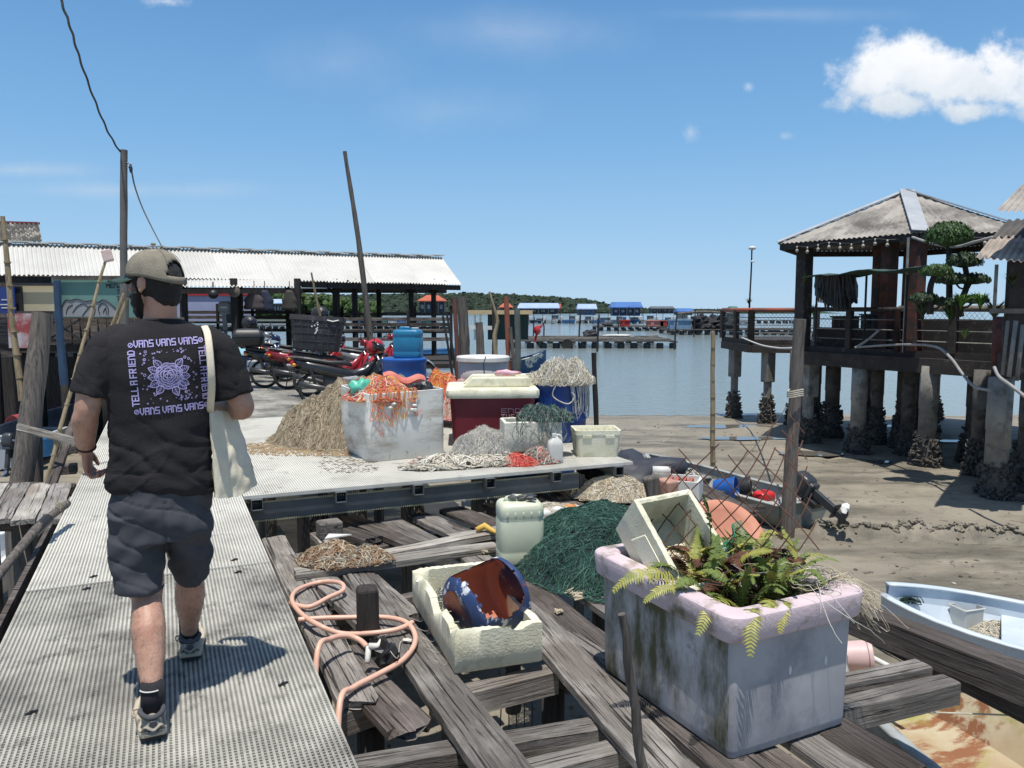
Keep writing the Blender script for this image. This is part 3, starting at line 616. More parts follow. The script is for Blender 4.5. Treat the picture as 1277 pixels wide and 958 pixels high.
# toothed rubber strip hanging along the beam edge
mb = MB(); 
for k in range(230):
    t_ = -1.3 + k * .02; mb.box(wp(S0 + .065, t_, -.078), (.011, .008, .014), rz=.4); mb.box(wp(S0 + .065, t_, -.243), (.011, .008, .012), rz=.4)
mb.build('edge_strip', M('toothed_strip', (.62, .58, .36), scale=3, rough=.7), plat)
for (s_, t_, w_) in ((4.7, .55, .12), (5.0, .95, .16), (5.9, 1.35, .14), (4.75, 1.55, .13), (5.6, 1.9, .17), (4.9, 2.45, .28), (5.9, 3.0, .3), (4.62, 3.38, .11), (8.5, .6, .15), (8.5, 2.2, .15), (8.5, 3.7, .15), (12, .5, .15), (12, 3.6, .15), (12, 2.1, .15), (6.8, .5, .14), (7, 3.3, .14)):
    mb = MB(); mb.tube([wp(s_, t_, -2.2), wp(s_, t_, -1.1), wp(s_, t_, -.13)], [w_ * .52, w_ * .5, w_ * .48], 10 if w_ > .13 else 4)
    mb.build('support_post', m_post if w_ < .2 else m_conc, plat, smooth=w_ > .13)
# ================================================================ LOWER TIMBER DECK
LZ = -.35
deck = thing('timber_deck', 'low deck of loose weathered planks beside the walkway', 'deck', (.2, 4.5, LZ - .1))
def plank(name, a, b_, w, th, mat, parent, ragged=0.0, seed=0, warp=.01, label=None, cat=None, group=None, roll=0):
    """a, b_: middle of the top face at both ends"""
    a = Vector(a); b_ = Vector(b_); L_ = (b_ - a).length; rnd = random.Random(seed + int(a.x * 991) + int(b_.y * 577))
    d, sd, u = frame_from(b_ - a); u2 = (Matrix.Rotation(roll, 3, d) @ u); sd2 = d.cross(u2)
    n_ = max(3, int(L_ / .12)); m_ = 6
    e0 = [rnd.uniform(0, ragged) for _ in range(m_ + 1)]; e1 = [rnd.uniform(0, ragged) for _ in range(m_ + 1)]; so_ = rnd.uniform(0, 50)
    top = []; bot = []
    for i in range(n_ + 1):
        rt, rb = [], []
        for j in range(m_ + 1):
            f = i / n_; x_ = -L_ / 2 + L_ * f
            if i == 0: x_ += e0[j]
            if i == n_: x_ -= e1[j]
            y_ = (j / m_ - .5) * w * (1 + .05 * noise.noise(Vector((x_ * 2, so_, 0))))
            if j in (0, m_): y_ += .008 * noise.noise(Vector((x_ * 6, so_, j)))
            dz = warp * noise.noise(Vector((x_ * 1.2, so_, y_ * 3))) + .003 * noise.noise(Vector((x_ * 3, so_, y_ * 40))) - (.004 if j in (0, m_) else 0)
            rt.append((x_, y_, dz)); rb.append((x_, y_, -th + dz * .5))
        top.append(rt); bot.append(rb)
    mb = MB(); rg = [t_ + list(reversed(b2)) for t_, b2 in zip(top, bot)]; mb.rings(rg, True, True)
    me = mb.mesh(name, mat); o = bpy.data.objects.new(name, me); COL.objects.link(o)
    mid = (a + b_) / 2; mt = Matrix((d, -sd2, u2)).transposed().to_4x4(); mt = Matrix.Translation(mid) @ mt
    if parent is not None: o.parent = parent; mt = wm(parent).inverted() @ mt
    o.matrix_local = mt; o.location = mt.to_translation(); o.rotation_euler = mt.to_euler()
    WM[o.name] = (wm(parent) if parent is not None else Matrix.Identity(4)) @ mt
    tag(o, label, cat, group)
    return o
dz = lambda p, h: Vector((p.x, p.y, p.z + h))
def pg(u1, v1, u2, v2, w, mat=m_wood, z=LZ, th=.045, **k):
    return plank('plank', G(u1, v1, z), G(u2, v2, z), w, th, mat, deck, **k)
# long boards running away from the camera
pg(340, 668, 452, 880, .20, m_wood, ragged=.1, label='ragged end board against the walkway')
pg(372, 690, 480, 792, .19, m_wood)
pg(398, 662, 512, 770, .18, m_wood, z=LZ - .012, ragged=.05)
pg(412, 800, 522, 915, .235, m_wood_d, z=LZ - .02, ragged=.16, label='dark rotten board with a splintered end')
pg(436, 700, 650, 985, .225, m_wood, z=LZ + .004)
pg(572, 680, 1150, 1080, .24, m_wood, z=LZ, ragged=.02)
pg(625, 700, 1060, 1075, .235, m_wood_d, z=LZ + .003)
pg(668, 690, 1185, 1035, .24, m_wood, z=LZ - .004)
pg(610, 715, 985, 1085, .22, m_wood, z=LZ - .006) if False else None
pg(640, 742, 860, 985, .23, m_wood, z=LZ + .002)
pg(715, 700, 1135, 965, .23, m_wood_d, z=LZ - .002, ragged=.05)
pg(590, 640, 700, 690, .2, m_wood, z=LZ - .01)
pg(520, 640, 600, 672, .2, m_wood_d, z=LZ - .02)
pg(395, 650, 470, 672, .2, m_wood_d, z=LZ - .02, ragged=.06)
pg(430, 642, 520, 678, .2, m_wood_d, z=LZ - .03, ragged=.05)
pg(485, 648, 545, 678, .21, m_wood, z=LZ - .02)
pg(528, 643, 590, 672, .23, m_wood, z=LZ - .015)
pg(560, 632, 640, 665, .24, m_wood_d, z=LZ + .01, ragged=.04)
pg(612, 626, 690, 655, .24, m_wood_d, z=LZ - .02, ragged=.04)
pg(655, 612, 725, 645, .26, m_wood, z=LZ - .01, ragged=.03)
# pale boards laid across
plank('pale_board', G(366, 712, LZ + .05), G(620, 678, LZ + .05), .17, .05, m_wood_l, None, label='pale weathered board lying under the rope coil', cat='board', ragged=.02)
plank('pale_board', G(470, 688, LZ + .055), G(616, 662, LZ + .055), .13, .05, m_wood_l, None, label='shorter pale board lying behind the one with the rope coil', cat='board')
plank('pale_board', G(560, 668, LZ + .03), G(735, 640, LZ + .03), .15, .05, m_wood_l, None, label='pale board lying across between the jerrycan and the platform post', cat='board', ragged=.03)
# cross beams
def xb(u1, v1, u2, v2, w=.11, th=.12, z=LZ - .055, mat=m_wood, lab=None):
    return plank('cross_beam', G(u1, v1, z), G(u2, v2, z), w, th, mat, deck, warp=.004, label=lab)
xb(412, 888, 470, 870); xb(540, 868, 690, 832, .12, .13)
xb(430, 952, 790, 893, .12, .13, z=LZ - .06); xb(590, 972, 812, 918, .12, .13, z=LZ - .06, lab='beam with notched end by the leaning stick')
xb(450, 990, 620, 962, .12, .13, z=LZ - .06)
xb(340, 700, 900, 612, .12, .13, z=LZ - .09, mat=m_wood_d); xb(520, 735, 640, 716, .13, .13, z=LZ - .06)
xb(350, 780, 560, 730, .12, .12, z=LZ - .09, mat=m_wood_d); xb(700, 835, 900, 790, .12, .12, z=LZ - .09, mat=m_wood_d)
for (u, v, w_) in ((462, 905, .13), (398, 868, .1), (690, 850, .12), (805, 930, .13), (560, 730, .12), (640, 690, .12), (400, 705, .12), (1040, 900, .13), (900, 650, .12)):
    p = G(u, v, LZ - .2); mb = MB(); mb.tube([(p.x, p.y, -2.2), (p.x, p.y, LZ - .19)], [w_ * .6, w_ * .55], 10); mb.build('deck_post', m_post_d, deck, smooth=True)
# joists and the long dark beam at the right
xb(1022, 852, 1152, 826, .115, .12, z=LZ + .0); xb(1020, 884, 1186, 845, .12, .12, z=LZ - .0)
plank('long_beam', G(1062, 752, LZ + .09), G(1420, 885, LZ + .09), .17, .17, m_wood_d, deck, warp=.01, label='long thick dark beam along the deck edge')
plank('long_beam', G(1010, 735, LZ - .02), G(1420, 935, LZ - .1), .14, .12, m_wood_d, deck, warp=.01)
# short stub post with the hose round it
p = G(459, 790, LZ); mb = MB(); mb.rbox((p.x, p.y, LZ + .08), (.125, .125, .42), .02, rz=.3); mb.build('stub_post', m_post_d, label='short square dark post the pink hose loops around', cat='post')
# block on the deck far left
p = G(411, 668, LZ); mb = MB(); mb.rbox((p.x, p.y, LZ + .06), (.2, .16, .14), .015, rz=.5); mb.build('wood_block', m_wood, label='squat wooden block at the far left corner of the timber deck', cat='block')
p = G(430, 655, LZ + .12); mb = MB(); mb.add([(p.x - .03, p.y - .6, LZ + .18), (p.x + .17, p.y - .55, LZ + .2), (p.x - .02, p.y - .5, LZ + .19), (p.x - .03, p.y - .6, LZ + .17), (p.x + .17, p.y - .55, LZ + .19), (p.x - .02, p.y - .5, LZ + .18)], [(0, 1, 2), (5, 4, 3), (0, 3, 4, 1), (1, 4, 5, 2), (2, 5, 3, 0)])
mb.build('sheet_scrap', m_white, label='pale triangular scrap lying on the rope coil', cat='scrap')
# ================================================================ BIG FISH TUB
TB = Vector((.49, 4.17, 0)); TA = Vector((.94, 3.27, 0)); TC = Vector((1.52, 3.67, 0)); ea = (TB - TA).normalized(); eb = Vector((ea.y, -ea.x, 0))
tl, tw, th_ = 1.0, .70, .67; tcn_ = TA + ea * tl / 2 + eb * tw / 2; tcn_.z = LZ
rzt = math.atan2(eb.y, eb.x)
tub = thing('fish_tub', 'big lilac insulated fish tub planted with ferns, streaked with green algae', 'tub', tcn_, rzt)
m_tub = M('lilac_tub_plastic', (.56, .53, .52), (.46, .435, .435), scale=2.5, rough=.6, bump=.12, bscale=30, dirt=(.085, .082, .035), dscale=2.6, dthr=(.43, .58), dstretch=(1.3, 1.3, .5), dirt2=(.2, .19, .17), d2scale=9, d2thr=(.58, .72))
m_tub2 = M('lilac_tub_shaded', (.46, .45, .455), (.37, .365, .38), scale=2.5, rough=.6, dirt=(.22, .225, .25), dscale=3.5, dthr=(.45, .7), dirt2=(.2, .19, .19), d2scale=9, d2thr=(.66, .8))  # short side: no algae; its shade is put into a darker, bluer base
m_rim = M('pink_rim_plastic', (.66, .53, .55), (.56, .46, .48), scale=3, rough=.65, bump=.3, bscale=60, dirt=(.17, .15, .09), dscale=6, dthr=(.52, .68), dirt2=(.75, .68, .68), d2scale=5, d2thr=(.6, .8))
def rr(hx, hy, r, z_, seg=5):
    q = []
    for cx, cy, a0 in ((1, 1, 0), (-1, 1, 90), (-1, -1, 180), (1, -1, 270)):
        for k in range(seg + 1):
            a = R(a0 + 90 * k / seg); q.append(Vector((cx * (hx - r) + r * math.cos(a), cy * (hy - r) + r * math.sin(a), z_)))
    return q
mb = MB(); hx, hy = tw / 2, tl / 2
mb.rings([rr(hx - .02, hy - .02, .02, .0), rr(hx - .005, hy - .005, .028, .015), rr(hx, hy, .03, .05), rr(hx + .003, hy + .003, .03, .3), rr(hx + .008, hy + .008, .03, th_ - .12)], True, False)
mb.rings([rr(hx - .045, hy - .045, .05, th_ - .02), rr(hx - .06, hy - .06, .05, th_ - .22), rr(hx - .065, hy - .065, .05, .35)], False, True)
for k in range(len(mb.f)):
    c = sum((Vector(mb.v[i]) for i in mb.f[k]), Vector()) / len(mb.f[k])
    if c.y < -hy + .02: mb.mi[k] = 1
mb.build('body', [m_tub, m_tub2], tub, local=True, smooth=True, angle=40)
mb = MB(); o_ = .05
prof = [(o_ - .045, th_ - .125), (o_ - .008, th_ - .125), (o_ - .002, th_ - .12), (o_ + .002, th_ - .112), (o_ + .012, th_ - .02), (o_ + .009, th_ - .008), (o_ + .001, th_ - .001), (o_ - .008, th_), (-.03, th_ + .001), (-.04, th_ - .004), (-.046, th_ - .012), (-.05, th_ - .03)]
mb.rings([rr(hx + a, hy + a, .05 + max(a, 0) * .6, z_) for a, z_ in prof], False, False)
mb.build('rim', m_rim, tub, local=True, smooth=True, angle=24)
mb = MB()
mb.grid(lambda a, b_: Vector(((a - .5) * (tw - .14), (b_ - .5) * (tl - .14), th_ - .17 + .03 * nz3((a * 3, b_ * 3, 0), 1.5))), 16, 20)
mb.build('soil', M('potting_soil', (.06, .045, .03), (.03, .022, .016), scale=30, rough=1, bump=1), tub, local=True)
for dx in (-.02, .2): 
    mb = MB(); mb.ell((dx, -hy - .004, th_ - .32), (.008, .003, .022), 8, 6); mb.build('scuff', m_white, tub, local=True)
TM = wm(tub)
def tp(x_, y_, z_): return TM @ Vector((x_, y_, z_))
# foam box standing tilted in the tub
def foam_box(name, label, loc, rot, d, wall, cat='foam box', broken=0, group=None, mat=m_foam, seed=0, recess=True, parent_mat=None):
    """open box, outer size d, with crumbled rim"""
    t_ = thing(name, label, cat, loc, group=group, rot=rot); hx, hy, H_ = d[0] / 2, d[1] / 2, d[2]; mb = MB()
    def hz(q, base):
        if not broken: return base + .004 * nz3(q, 40, seed)
        return base - broken * max(0, nz3(q, 5.5, seed + 2) + .1) * 1.6 - .012 * abs(nz3(q, 60, seed))
    def ring(ax, ay, z_, top=False):
        q = []; n_ = 26
        for (x0, y0, x1, y1) in ((ax, -ay, ax, ay), (ax, ay, -ax, ay), (-ax, ay, -ax, -ay), (-ax, -ay, ax, -ay)):
            for k in range(n_):
                f = k / n_; p = Vector((x0 + (x1 - x0) * f, y0 + (y1 - y0) * f, z_)); zz = z_
                if top: zz = max(.03, hz(p * (hx / ax if 1 else 1), z_))
                jx = .0025 * nz3(p, 70, seed); q.append(Vector((p.x + jx, p.y + jx, zz)))
        return q
    mb.rings([ring(hx - .012, hy - .012, 0), ring(hx, hy, .012), ring(hx, hy, H_ * .5), ring(hx, hy, H_ - .008, True), ring(hx - wall * .5, hy - wall * .5, H_, True), ring(hx - wall, hy - wall, H_ - .008, True), ring(hx - wall, hy - wall, wall + .01)], True, True)
    mb.build('shell', mat, t_, local=True, smooth=True, angle=50)
    if recess:
        for sx in (-1, 1):
            mb = MB(); mb.rings([[Vector((sx * (hx + .002 + e), yy * k, zz)) for yy, zz in ((-hy * .55, H_ * .35), (hy * .55, H_ * .35), (hy * .35, H_ * .8), (-hy * .35, H_ * .8))] for e, k in ((0, 1), (.006, .92))], True, True); mb.build('moulded_panel', mat, t_, local=True)
    return t_
xx_ = Vector((.88, .42, .06)).normalized(); ylong = Vector((-.42, .6, .66)); ylong = (ylong - xx_ * ylong.dot(xx_)).normalized(); zx = xx_.cross(ylong)
fA = P(793, 622, 4.0); foam_box('foam_box', 'cream foam box standing tilted on its side in the fern tub', tuple(fA + xx_ * .17 - ylong * .27 - zx * .29), tuple(Matrix((xx_, ylong, zx)).transposed().to_euler()), (.36, .54, .29), .03, seed=3)
# clay coloured disc leaning behind
c = tp(.28, .28, th_ + .03); mb = MB(); ax = Vector((.12, -.7, .62)).normalized()
mb.lathe([(.0, -.004), (.205, -.004), (.225, .0), (.232, .018), (.222, .022), (.17, .012), (.165, .008), (.0, .008)], c, 40, axis=ax); mb.build('clay_disc', M('orange_clay', (.62, .27, .17), (.52, .21, .13), scale=5, rough=.6, dirt=(.35, .28, .2), dscale=6, dthr=(.6, .75)), smooth=True, label='round orange clay disc leaning behind the ferns in the tub', cat='disc', angle=40)
# rusty mesh sheet sticking up from the tub
m_rmesh = m_rust
mb = MB(); O = P(905, 700, 3.95); 
def mpt(a, b_):   # a along, b up: bent sheet
    base = P(800 + a * 215, 722 - a * 40, 4.05 - .35 * a); up_ = Vector((.12 - .05 * a, .16 + .2 * a, .60)) 
    return base + up_ * b_ + Vector((.0, .08 * math.sin(a * 5 + b_ * 2), .02 * math.sin(a * 9)))
for k in range(-7, 9):
    for sgn in (1, -1):
        pts = []
        for i in range(22):
            b_ = i / 21; a = k / 8 + (b_ * .62 if sgn > 0 else -b_ * .62 + .62)
            if 0 <= a <= 1 and b_ <= .92 + .1 * math.sin(k * 2.1): pts.append(mpt(a, b_))
        if len(pts) > 2: mb.tube(pts, .0032, 5)
mb.build('rusty_mesh', m_rmesh, label='bent rusty wire mesh sticking up from the fern tub', cat='mesh')
# green plastic netting (real open mesh)
mb = MB(); 
def gpt(a, b_): return tp(.0 + a * .32, -.02 + .22 * a + .0 * b_, th_ + .02) + Vector((.02 * math.sin(a * 7), .05 * math.sin(b_ * 4 + a * 3), .17 * b_ * (1 - .35 * abs(a - .5)) - .02))
for k in range(31):
    mb.tube([gpt(k / 30, i / 10) for i in range(11)], .0019, 3, cap=False)
for k in range(17): mb.tube([gpt(i / 20, k / 16) for i in range(21)], .0019, 3, cap=False)
mb.build('green_mesh', M('green_plastic', (.02, .3, .17), (.015, .22, .12), scale=6, rough=.5), label='bright green plastic garden mesh among the ferns', cat='netting')
# ferns
m_fern = M('fern_green', (.17, .22, .045), (.09, .14, .03), scale=7, rough=.75, rv=.12)
m_fern_y = M('fern_yellow', (.36, .34, .07), (.2, .23, .045), scale=9, rough=.5)
m_fern_b = M('fern_brown', (.13, .045, .02), (.07, .03, .016), scale=9, rough=.8)
def frond(mb, pts, w, n_=34, twist=0, droop=.3, seed=0):
    pts = [Vector(p) for p in pts]; rnd = random.Random(seed)
    def bez(t_):
        q = list(pts)
        while len(q) > 1: q = [q[i].lerp(q[i + 1], t_) for i in range(len(q) - 1)]
        return q[0]
    sp = [bez(i / n_) for i in range(n_ + 1)]; mb.tube(sp, [.0022 * (1 - .7 * i / n_) for i in range(n_ + 1)], 4)
    for i in range(2, n_):
        d = (sp[i + 1] - sp[i - 1]).normalized(); sd = d.cross(Vector((0, 0, 1)))
        sd = sd.normalized() if sd.length > .05 else Vector((1, 0, 0)); sd = (Matrix.Rotation(twist + rnd.uniform(-.25, .25), 3, d) @ sd); u_ = sd.cross(d)
        ww = w * math.sin(math.pi * min(1, (i / n_) * .8 + .18)) ** .7
        for g in (-1, 1):
            L_ = ww * rnd.uniform(.8, 1.1); t0 = sp[i]; tip = t0 + sd * g * L_ + d * L_ * .35 - Vector((0, 0, droop * L_)) ; md = t0.lerp(tip, .5) + u_ * L_ * .12
            wd = d * (sp[1] - sp[0]).length * .27
            mb.add([t0 - wd * .8, t0 + wd * .8, md + wd, tip, md - wd], [(0, 1, 2, 4), (4, 2, 3)])
rnd = random.Random(21)
fern_root = thing('fern', 'bushy fern with yellow tips and brown dead fronds filling the tub', 'fern', tp(.02, -.2, th_ - .15))
mb = MB(); my = MB(); mbn = MB()
def fr(m_, x_, y_, dx, dy, hz, w, dr, seed, lift=.0):
    a = tp(x_, y_, th_ - .12); rot = TM.to_3x3(); v1 = rot @ Vector((dx, dy, 0))
    frond(m_, [a, a + v1 * .35 + Vector((0, 0, hz)), a + v1 * .75 + Vector((0, 0, hz + lift)), a + v1 + Vector((0, 0, hz - dr))], w, seed=seed, twist=rnd.uniform(-.4, .4))
for i in range(78):
    a = rnd.uniform(0, 6.28); L_ = rnd.uniform(.12, .3); x_ = rnd.uniform(-.2, .26); y_ = rnd.uniform(-.36, .1)
    fr(mb if rnd.random() < .62 else my, x_, y_, math.cos(a) * L_, math.sin(a) * L_, rnd.uniform(.12, .28), rnd.uniform(.022, .038), rnd.uniform(-.08, .1), i)
for i in range(26):
    a = rnd.uniform(0, 6.28); fr(mbn, rnd.uniform(-.12, .12), rnd.uniform(-.2, .12), math.cos(a) * .2, math.sin(a) * .2, rnd.uniform(.12, .24), .035, .05, i + 90)
for i in range(9):
    fr(mbn, -.1 + i * .02, -.02 - i * .01, .25, -.12, .24 + rnd.uniform(-.02, .02), .035, .05, i + 190)
fr(my, -.2, -.1, -.42, .12, .20, .06, .12, 301, .03); fr(my, -.12, -.3, -.36, -.12, .16, .06, .15, 302); fr(my, -.2, -.18, -.35, .05, .17, .055, .1, 303); fr(my, -.15, -.4, -.22, -.22, .17, .06, .2, 304)
fr(my, .05, -.42, -.22, -.16, .16, .05, .14, 305); fr(my, -.05, -.42, -.16, -.12, .17, .05, .1, 308); fr(my, .25, .05, .22, .0, .28, .05, .1, 306); fr(mb, .02, .06, -.04, .05, .42, .05, -.05, 307); fr(my, .28, -.15, .26, -.05, .2, .045, .06, 311)
fr(mb, -.2, -.05, -.2, .1, .2, .05, .05, 309); fr(mb, -.22, -.2, -.2, -.0, .2, .05, .05, 310)
mb.build('green_fronds', m_fern, fern_root); my.build('yellow_fronds', m_fern_y, fern_root); mbn.build('dead_fronds', m_fern_b, fern_root)
mb = MB()
for i in range(7):
    a = rnd.uniform(0, 6.28); p0 = tp(rnd.uniform(-.15, .1), rnd.uniform(-.3, 0), th_ - .12); mb.tube([p0, p0 + Vector((math.cos(a) * .05, math.sin(a) * .05, .12)), p0 + Vector((math.cos(a) * .16, math.sin(a) * .16, .14))], .003, 4)
mb.build('stems', m_fern_b, fern_root)
# ---------------------------------------------------------------- nets and ropes
def strand(mb, start, n_, step, hfn, rnd, r, wob=.6, jump=.03, bias=None, sides=3, inside=None):
    a = rnd.uniform(0, 6.28); p = Vector(start); pts = []; turn = rnd.uniform(-wob, wob)
    for i in range(n_):
        z_ = hfn(p.x, p.y); pts.append((p.x, p.y, z_ + jump * abs(noise.noise(Vector((i * .35, start[0] * 9, start[1] * 7)))) + r))
        if rnd.random() < .12: turn = rnd.uniform(-wob, wob)
        a += turn; q = p + Vector((math.cos(a) * step, math.sin(a) * step, 0))
        if inside and not inside(q.x, q.y): a += math.pi * .6; q = p + Vector((math.cos(a) * step, math.sin(a) * step, 0))
        p = q
    mb.tube(pts, r, sides, cap=False)
def heap(name, label, cat, c, rx, ry, h, m_base, m_strs, n_=140, r=.003, ln=26, step=.05, rz=0, pw=1.6, rough=.12, wob=.6, jump=.03, seed=1, base=True, group=None, extra=None, gridn=40, loops=0, basef=.92, peak=(0, 0)):
    rnd = random.Random(seed); c = Vector(c); ca, sa = math.cos(rz), math.sin(rz)
    def loc(x_, y_): dx, dy = x_ - c.x, y_ - c.y; return (dx * ca + dy * sa) / rx, (-dx * sa + dy * ca) / ry
    def hfn(x_, y_):
        a, b_ = loc(x_, y_); d = math.sqrt(a * a + b_ * b_); dd = math.sqrt((a - peak[0] * (1 - d)) ** 2 + (b_ - peak[1] * (1 - d)) ** 2)
        k = max(0, 1 - dd ** pw); return c.z + h * k * (1 + rough * 2 * nz3((x_, y_, 0), 3.5 / max(rx, ry) ** .5, seed)) + h * rough * .5 * nz3((x_, y_, 0), 12, seed) * (k > 0)
    mb = MB()
    if base:
        def gf(a, b_):
            rr_ = a; t_ = b_ * 2 * math.pi; q = 1 + .18 * nz3((math.cos(t_), math.sin(t_), seed), 1.8)
            lx, ly = rr_ * math.cos(t_) * rx * basef * q, rr_ * math.sin(t_) * ry * basef * q; x_, y_ = c.x + lx * ca - ly * sa, c.y + lx * sa + ly * ca
            return Vector((x_, y_, max(c.z - .005 if rr_ > .99 else c.z + .002, hfn(x_, y_) - .012)))
        mb.grid(gf, gridn // 2, gridn * 2)
    for i in range(n_):
        mb.cur = 1 + rnd.randrange(len(m_strs)); t_ = rnd.uniform(0, 6.28); q = math.sqrt(rnd.random()) * .98; lx, ly = q * math.cos(t_) * rx, q * math.sin(t_) * ry
        strand(mb, (c.x + lx * ca - ly * sa, c.y + lx * sa + ly * ca, 0), ln, step, hfn, rnd, r * rnd.uniform(.7, 1.2), wob, jump, inside=lambda x_, y_: (loc(x_, y_)[0] ** 2 + loc(x_, y_)[1] ** 2) < 1.15)
    if extra: extra(mb, hfn, rnd)
    return mb.build(name, [m_base] + list(m_strs), smooth=False, label=label, cat=cat, group=group, origin=c)
m_tan = M('tan_net', (.46, .38, .26), (.33, .26, .17), scale=6, rough=.95); m_tan2 = M('pale_tan_twine', (.58, .51, .38), (.42, .36, .25), scale=9, rough=.95); m_brown_net = M('brown_net', (.2, .14, .08), (.13, .09, .05), scale=9, rough=.95)
m_dkgreen = M('dark_green_net', (.022, .052, .042), (.012, .028, .024), scale=9, rough=.95); m_dkgreen2 = M('green_twine', (.035, .10, .075), (.02, .06, .045), scale=9, rough=.9)
m_wtw = M('white_twine', (.68, .66, .58), (.5, .47, .4), scale=9, rough=.9); m_otw = M('orange_twine', (.72, .2, .05), (.6, .12, .05), scale=9, rough=.8); m_ytw = M('yellow_twine', (.75, .48, .1), scale=9, rough=.8)
m_ptw = M('salmon_twine', (.72, .27, .2), (.62, .16, .12), scale=9, rough=.8); m_rtw = M('red_plastic_net', (.7, .05, .03), scale=9, rough=.5)
m_twine_b = M('copper_twine', (.36, .22, .12), (.22, .13, .075), scale=12, rough=.9); m_twine_g = M('grey_twine', (.3, .28, .24), (.2, .19, .16), scale=12, rough=.9)
# tangle on the tub's right end and strands hanging over the rim
mb = MB(); rnd = random.Random(4)
for i in range(80):
    c0 = tp(rnd.uniform(.12, .34), rnd.uniform(-.5, .05), th_ + rnd.uniform(.0, .05)); a = rnd.uniform(0, 6.28); pts = []; q = c0.copy(); turn = rnd.uniform(-.9, .9)
    for k in range(22):
        pts.append(q.copy()); a += turn * .6; q = q + Vector((math.cos(a) * .022, math.sin(a) * .018, rnd.uniform(-.006, .008)))
        loc_ = TM.inverted() @ q
        if (loc_.x > .38 or loc_.y < -.54): q.z -= .018
        elif q.z < LZ + th_ + .006: q.z = LZ + th_ + .006
    mb.cur = i % 2; mb.tube(pts, .0013, 3, cap=False)
for i in range(26):
    x0_ = .12 + rnd.random() * .28; p0 = tp(x0_, -.5 + rnd.uniform(0, .3), th_ + .02); out = rnd.uniform(.08, .2); dn = rnd.uniform(.1, .28)
    dirx = (TM.to_3x3() @ Vector((rnd.uniform(.3, 1), rnd.uniform(-.8, -.2), 0))).normalized()
    e1 = tp(.40, -.45, th_) ; pts = [e1 + dirx * (out * math.sin(math.pi * k / 12)) + (p0 - e1) * (1 - k / 12) * .5 + Vector((0, 0, .04 - dn * (math.sin(math.pi * k / 14)) ** 1.2)) + Vector((rnd.uniform(-.006, .006), 0, 0)) for k in range(15)]
    mb.tube(pts, .0013, 3, cap=False)
mb.build('net_tangle', [m_wtw, m_tan2], label='thin pale fishing line spilling over the right corner of the fern tub', cat='fishing line')
# leaning stick in front of the tub
p = G(806, 965, LZ); mb = MB(); a = Vector((p.x, p.y, LZ - .1)); b_ = P(776, 766, 3.15)
mb.tube([a.lerp(b_, k / 8) + Vector((.006 * math.sin(k * 2), 0, 0)) for k in range(9)], [.023, .022, .021, .022, .02, .019, .019, .018, .017], 10); mb.build('leaning_stick', m_post, smooth=True, label='bare grey stick leaning upright in front of the fern tub', cat='stick', angle=50)
# ================================================================ JERRYCAN, FOAM TROUGH, HOSE, COIL
m_jerry = M('cloudy_plastic', (.66, .69, .53), (.58, .61, .45), scale=3, rough=.4, sss=.3, dirt=(.42, .41, .28), dscale=3, dthr=(.6, .8))
def jerrycan(name, label, loc, rz, w, d, h, mat, capm, parts=True):
    t_ = thing(name, label, 'jerrycan', loc, rz); mb = MB(); r = min(w, d) * .22
    mb.rings([rr(w / 2 * a, d / 2 * a, r * a, h * z_) for a, z_ in ((.86, 0), (.97, .015), (1, .05), (1, .2), (.985, .22), (1, .24), (1, .68), (.97, .71), (1, .74), (1, .86), (.96, .92), (.86, .955), (.6, .965))], True, True); mb.build('body', mat, t_, local=True, smooth=True, angle=60)
    mb = MB(); 
    mb.tube([(-w * .3, 0, h * .94), (-w * .28, 0, h * .985), (-w * .15, 0, h * 1.0), (w * .02, 0, h * 1.0), (w * .1, 0, h * .95)], [(.014, .03)] * 5, 10); mb.build('handle', mat, t_, local=True, smooth=True)
    mb = MB(); mb.lathe([(w * .13, h * .95), (w * .13, h * 1.0), (w * .14, h * 1.0), (w * .14, h * 1.03), (w * .1, h * 1.035), (0.001, h * 1.035)], (w * .26, 0, 0), 18); mb.build('screw_cap', capm, t_, local=True, smooth=True, angle=40)
    for k in range(5):
        mb = MB(); mb.ell((-w * .36 + k * w * .18, -d / 2 - .001, h * .8), (.008, .006, .05 * h), 8, 6); mb.build('moulded_rib', mat, t_, local=True, smooth=True)
    return t_
jerrycan('jerrycan', 'big cloudy white jerrycan standing on the timber deck', tuple(G(648, 706, LZ) + Vector((0, .12, 0))), R(12), .34, .29, .50, m_jerry, m_black)
mb = MB(); q = G(648, 706, LZ) + Vector((.02, .1, .5)); rnd = random.Random(9)
for k in range(6): mb.ell(q + Vector((rnd.uniform(-.08, .08), rnd.uniform(-.05, .05), .01)), (.035, .025, .018), 8, 6, jit=.7, seed=k)
mb.build('dark_rag', M('grey_rag', (.12, .12, .12), scale=20, rough=.9), label='crumpled dark rag on top of the cloudy jerrycan', cat='rag')
p = G(600, 664, LZ + .06); mb = MB(); mb.tube([p + Vector((-.04, 0, .02)), p + Vector((.03, .02, .05)), p + Vector((.1, -.03, .02)), p + Vector((.14, -.05, .0))], [.025, .03, .022, .012], 8); mb.build('yellow_rope_end', m_ytw, smooth=True, label='yellow frayed rope end by the cloudy jerrycan', cat='rope')
A_ = G(567, 842, LZ); d1 = (G(515, 752, LZ) - A_).normalized(); n1_ = Vector((d1.y, -d1.x, 0)); L1 = 1.12; W1 = .50
ctr = A_ + d1 * L1 / 2 + n1_ * W1 / 2
rzf = math.atan2(n1_.y, n1_.x)
trough = foam_box('foam_trough', 'broken long cream foam box holding a cut blue drum and old net', tuple(ctr), (0, 0, rzf), (W1, L1, .24), .045, broken=.07, seed=5, recess=False)
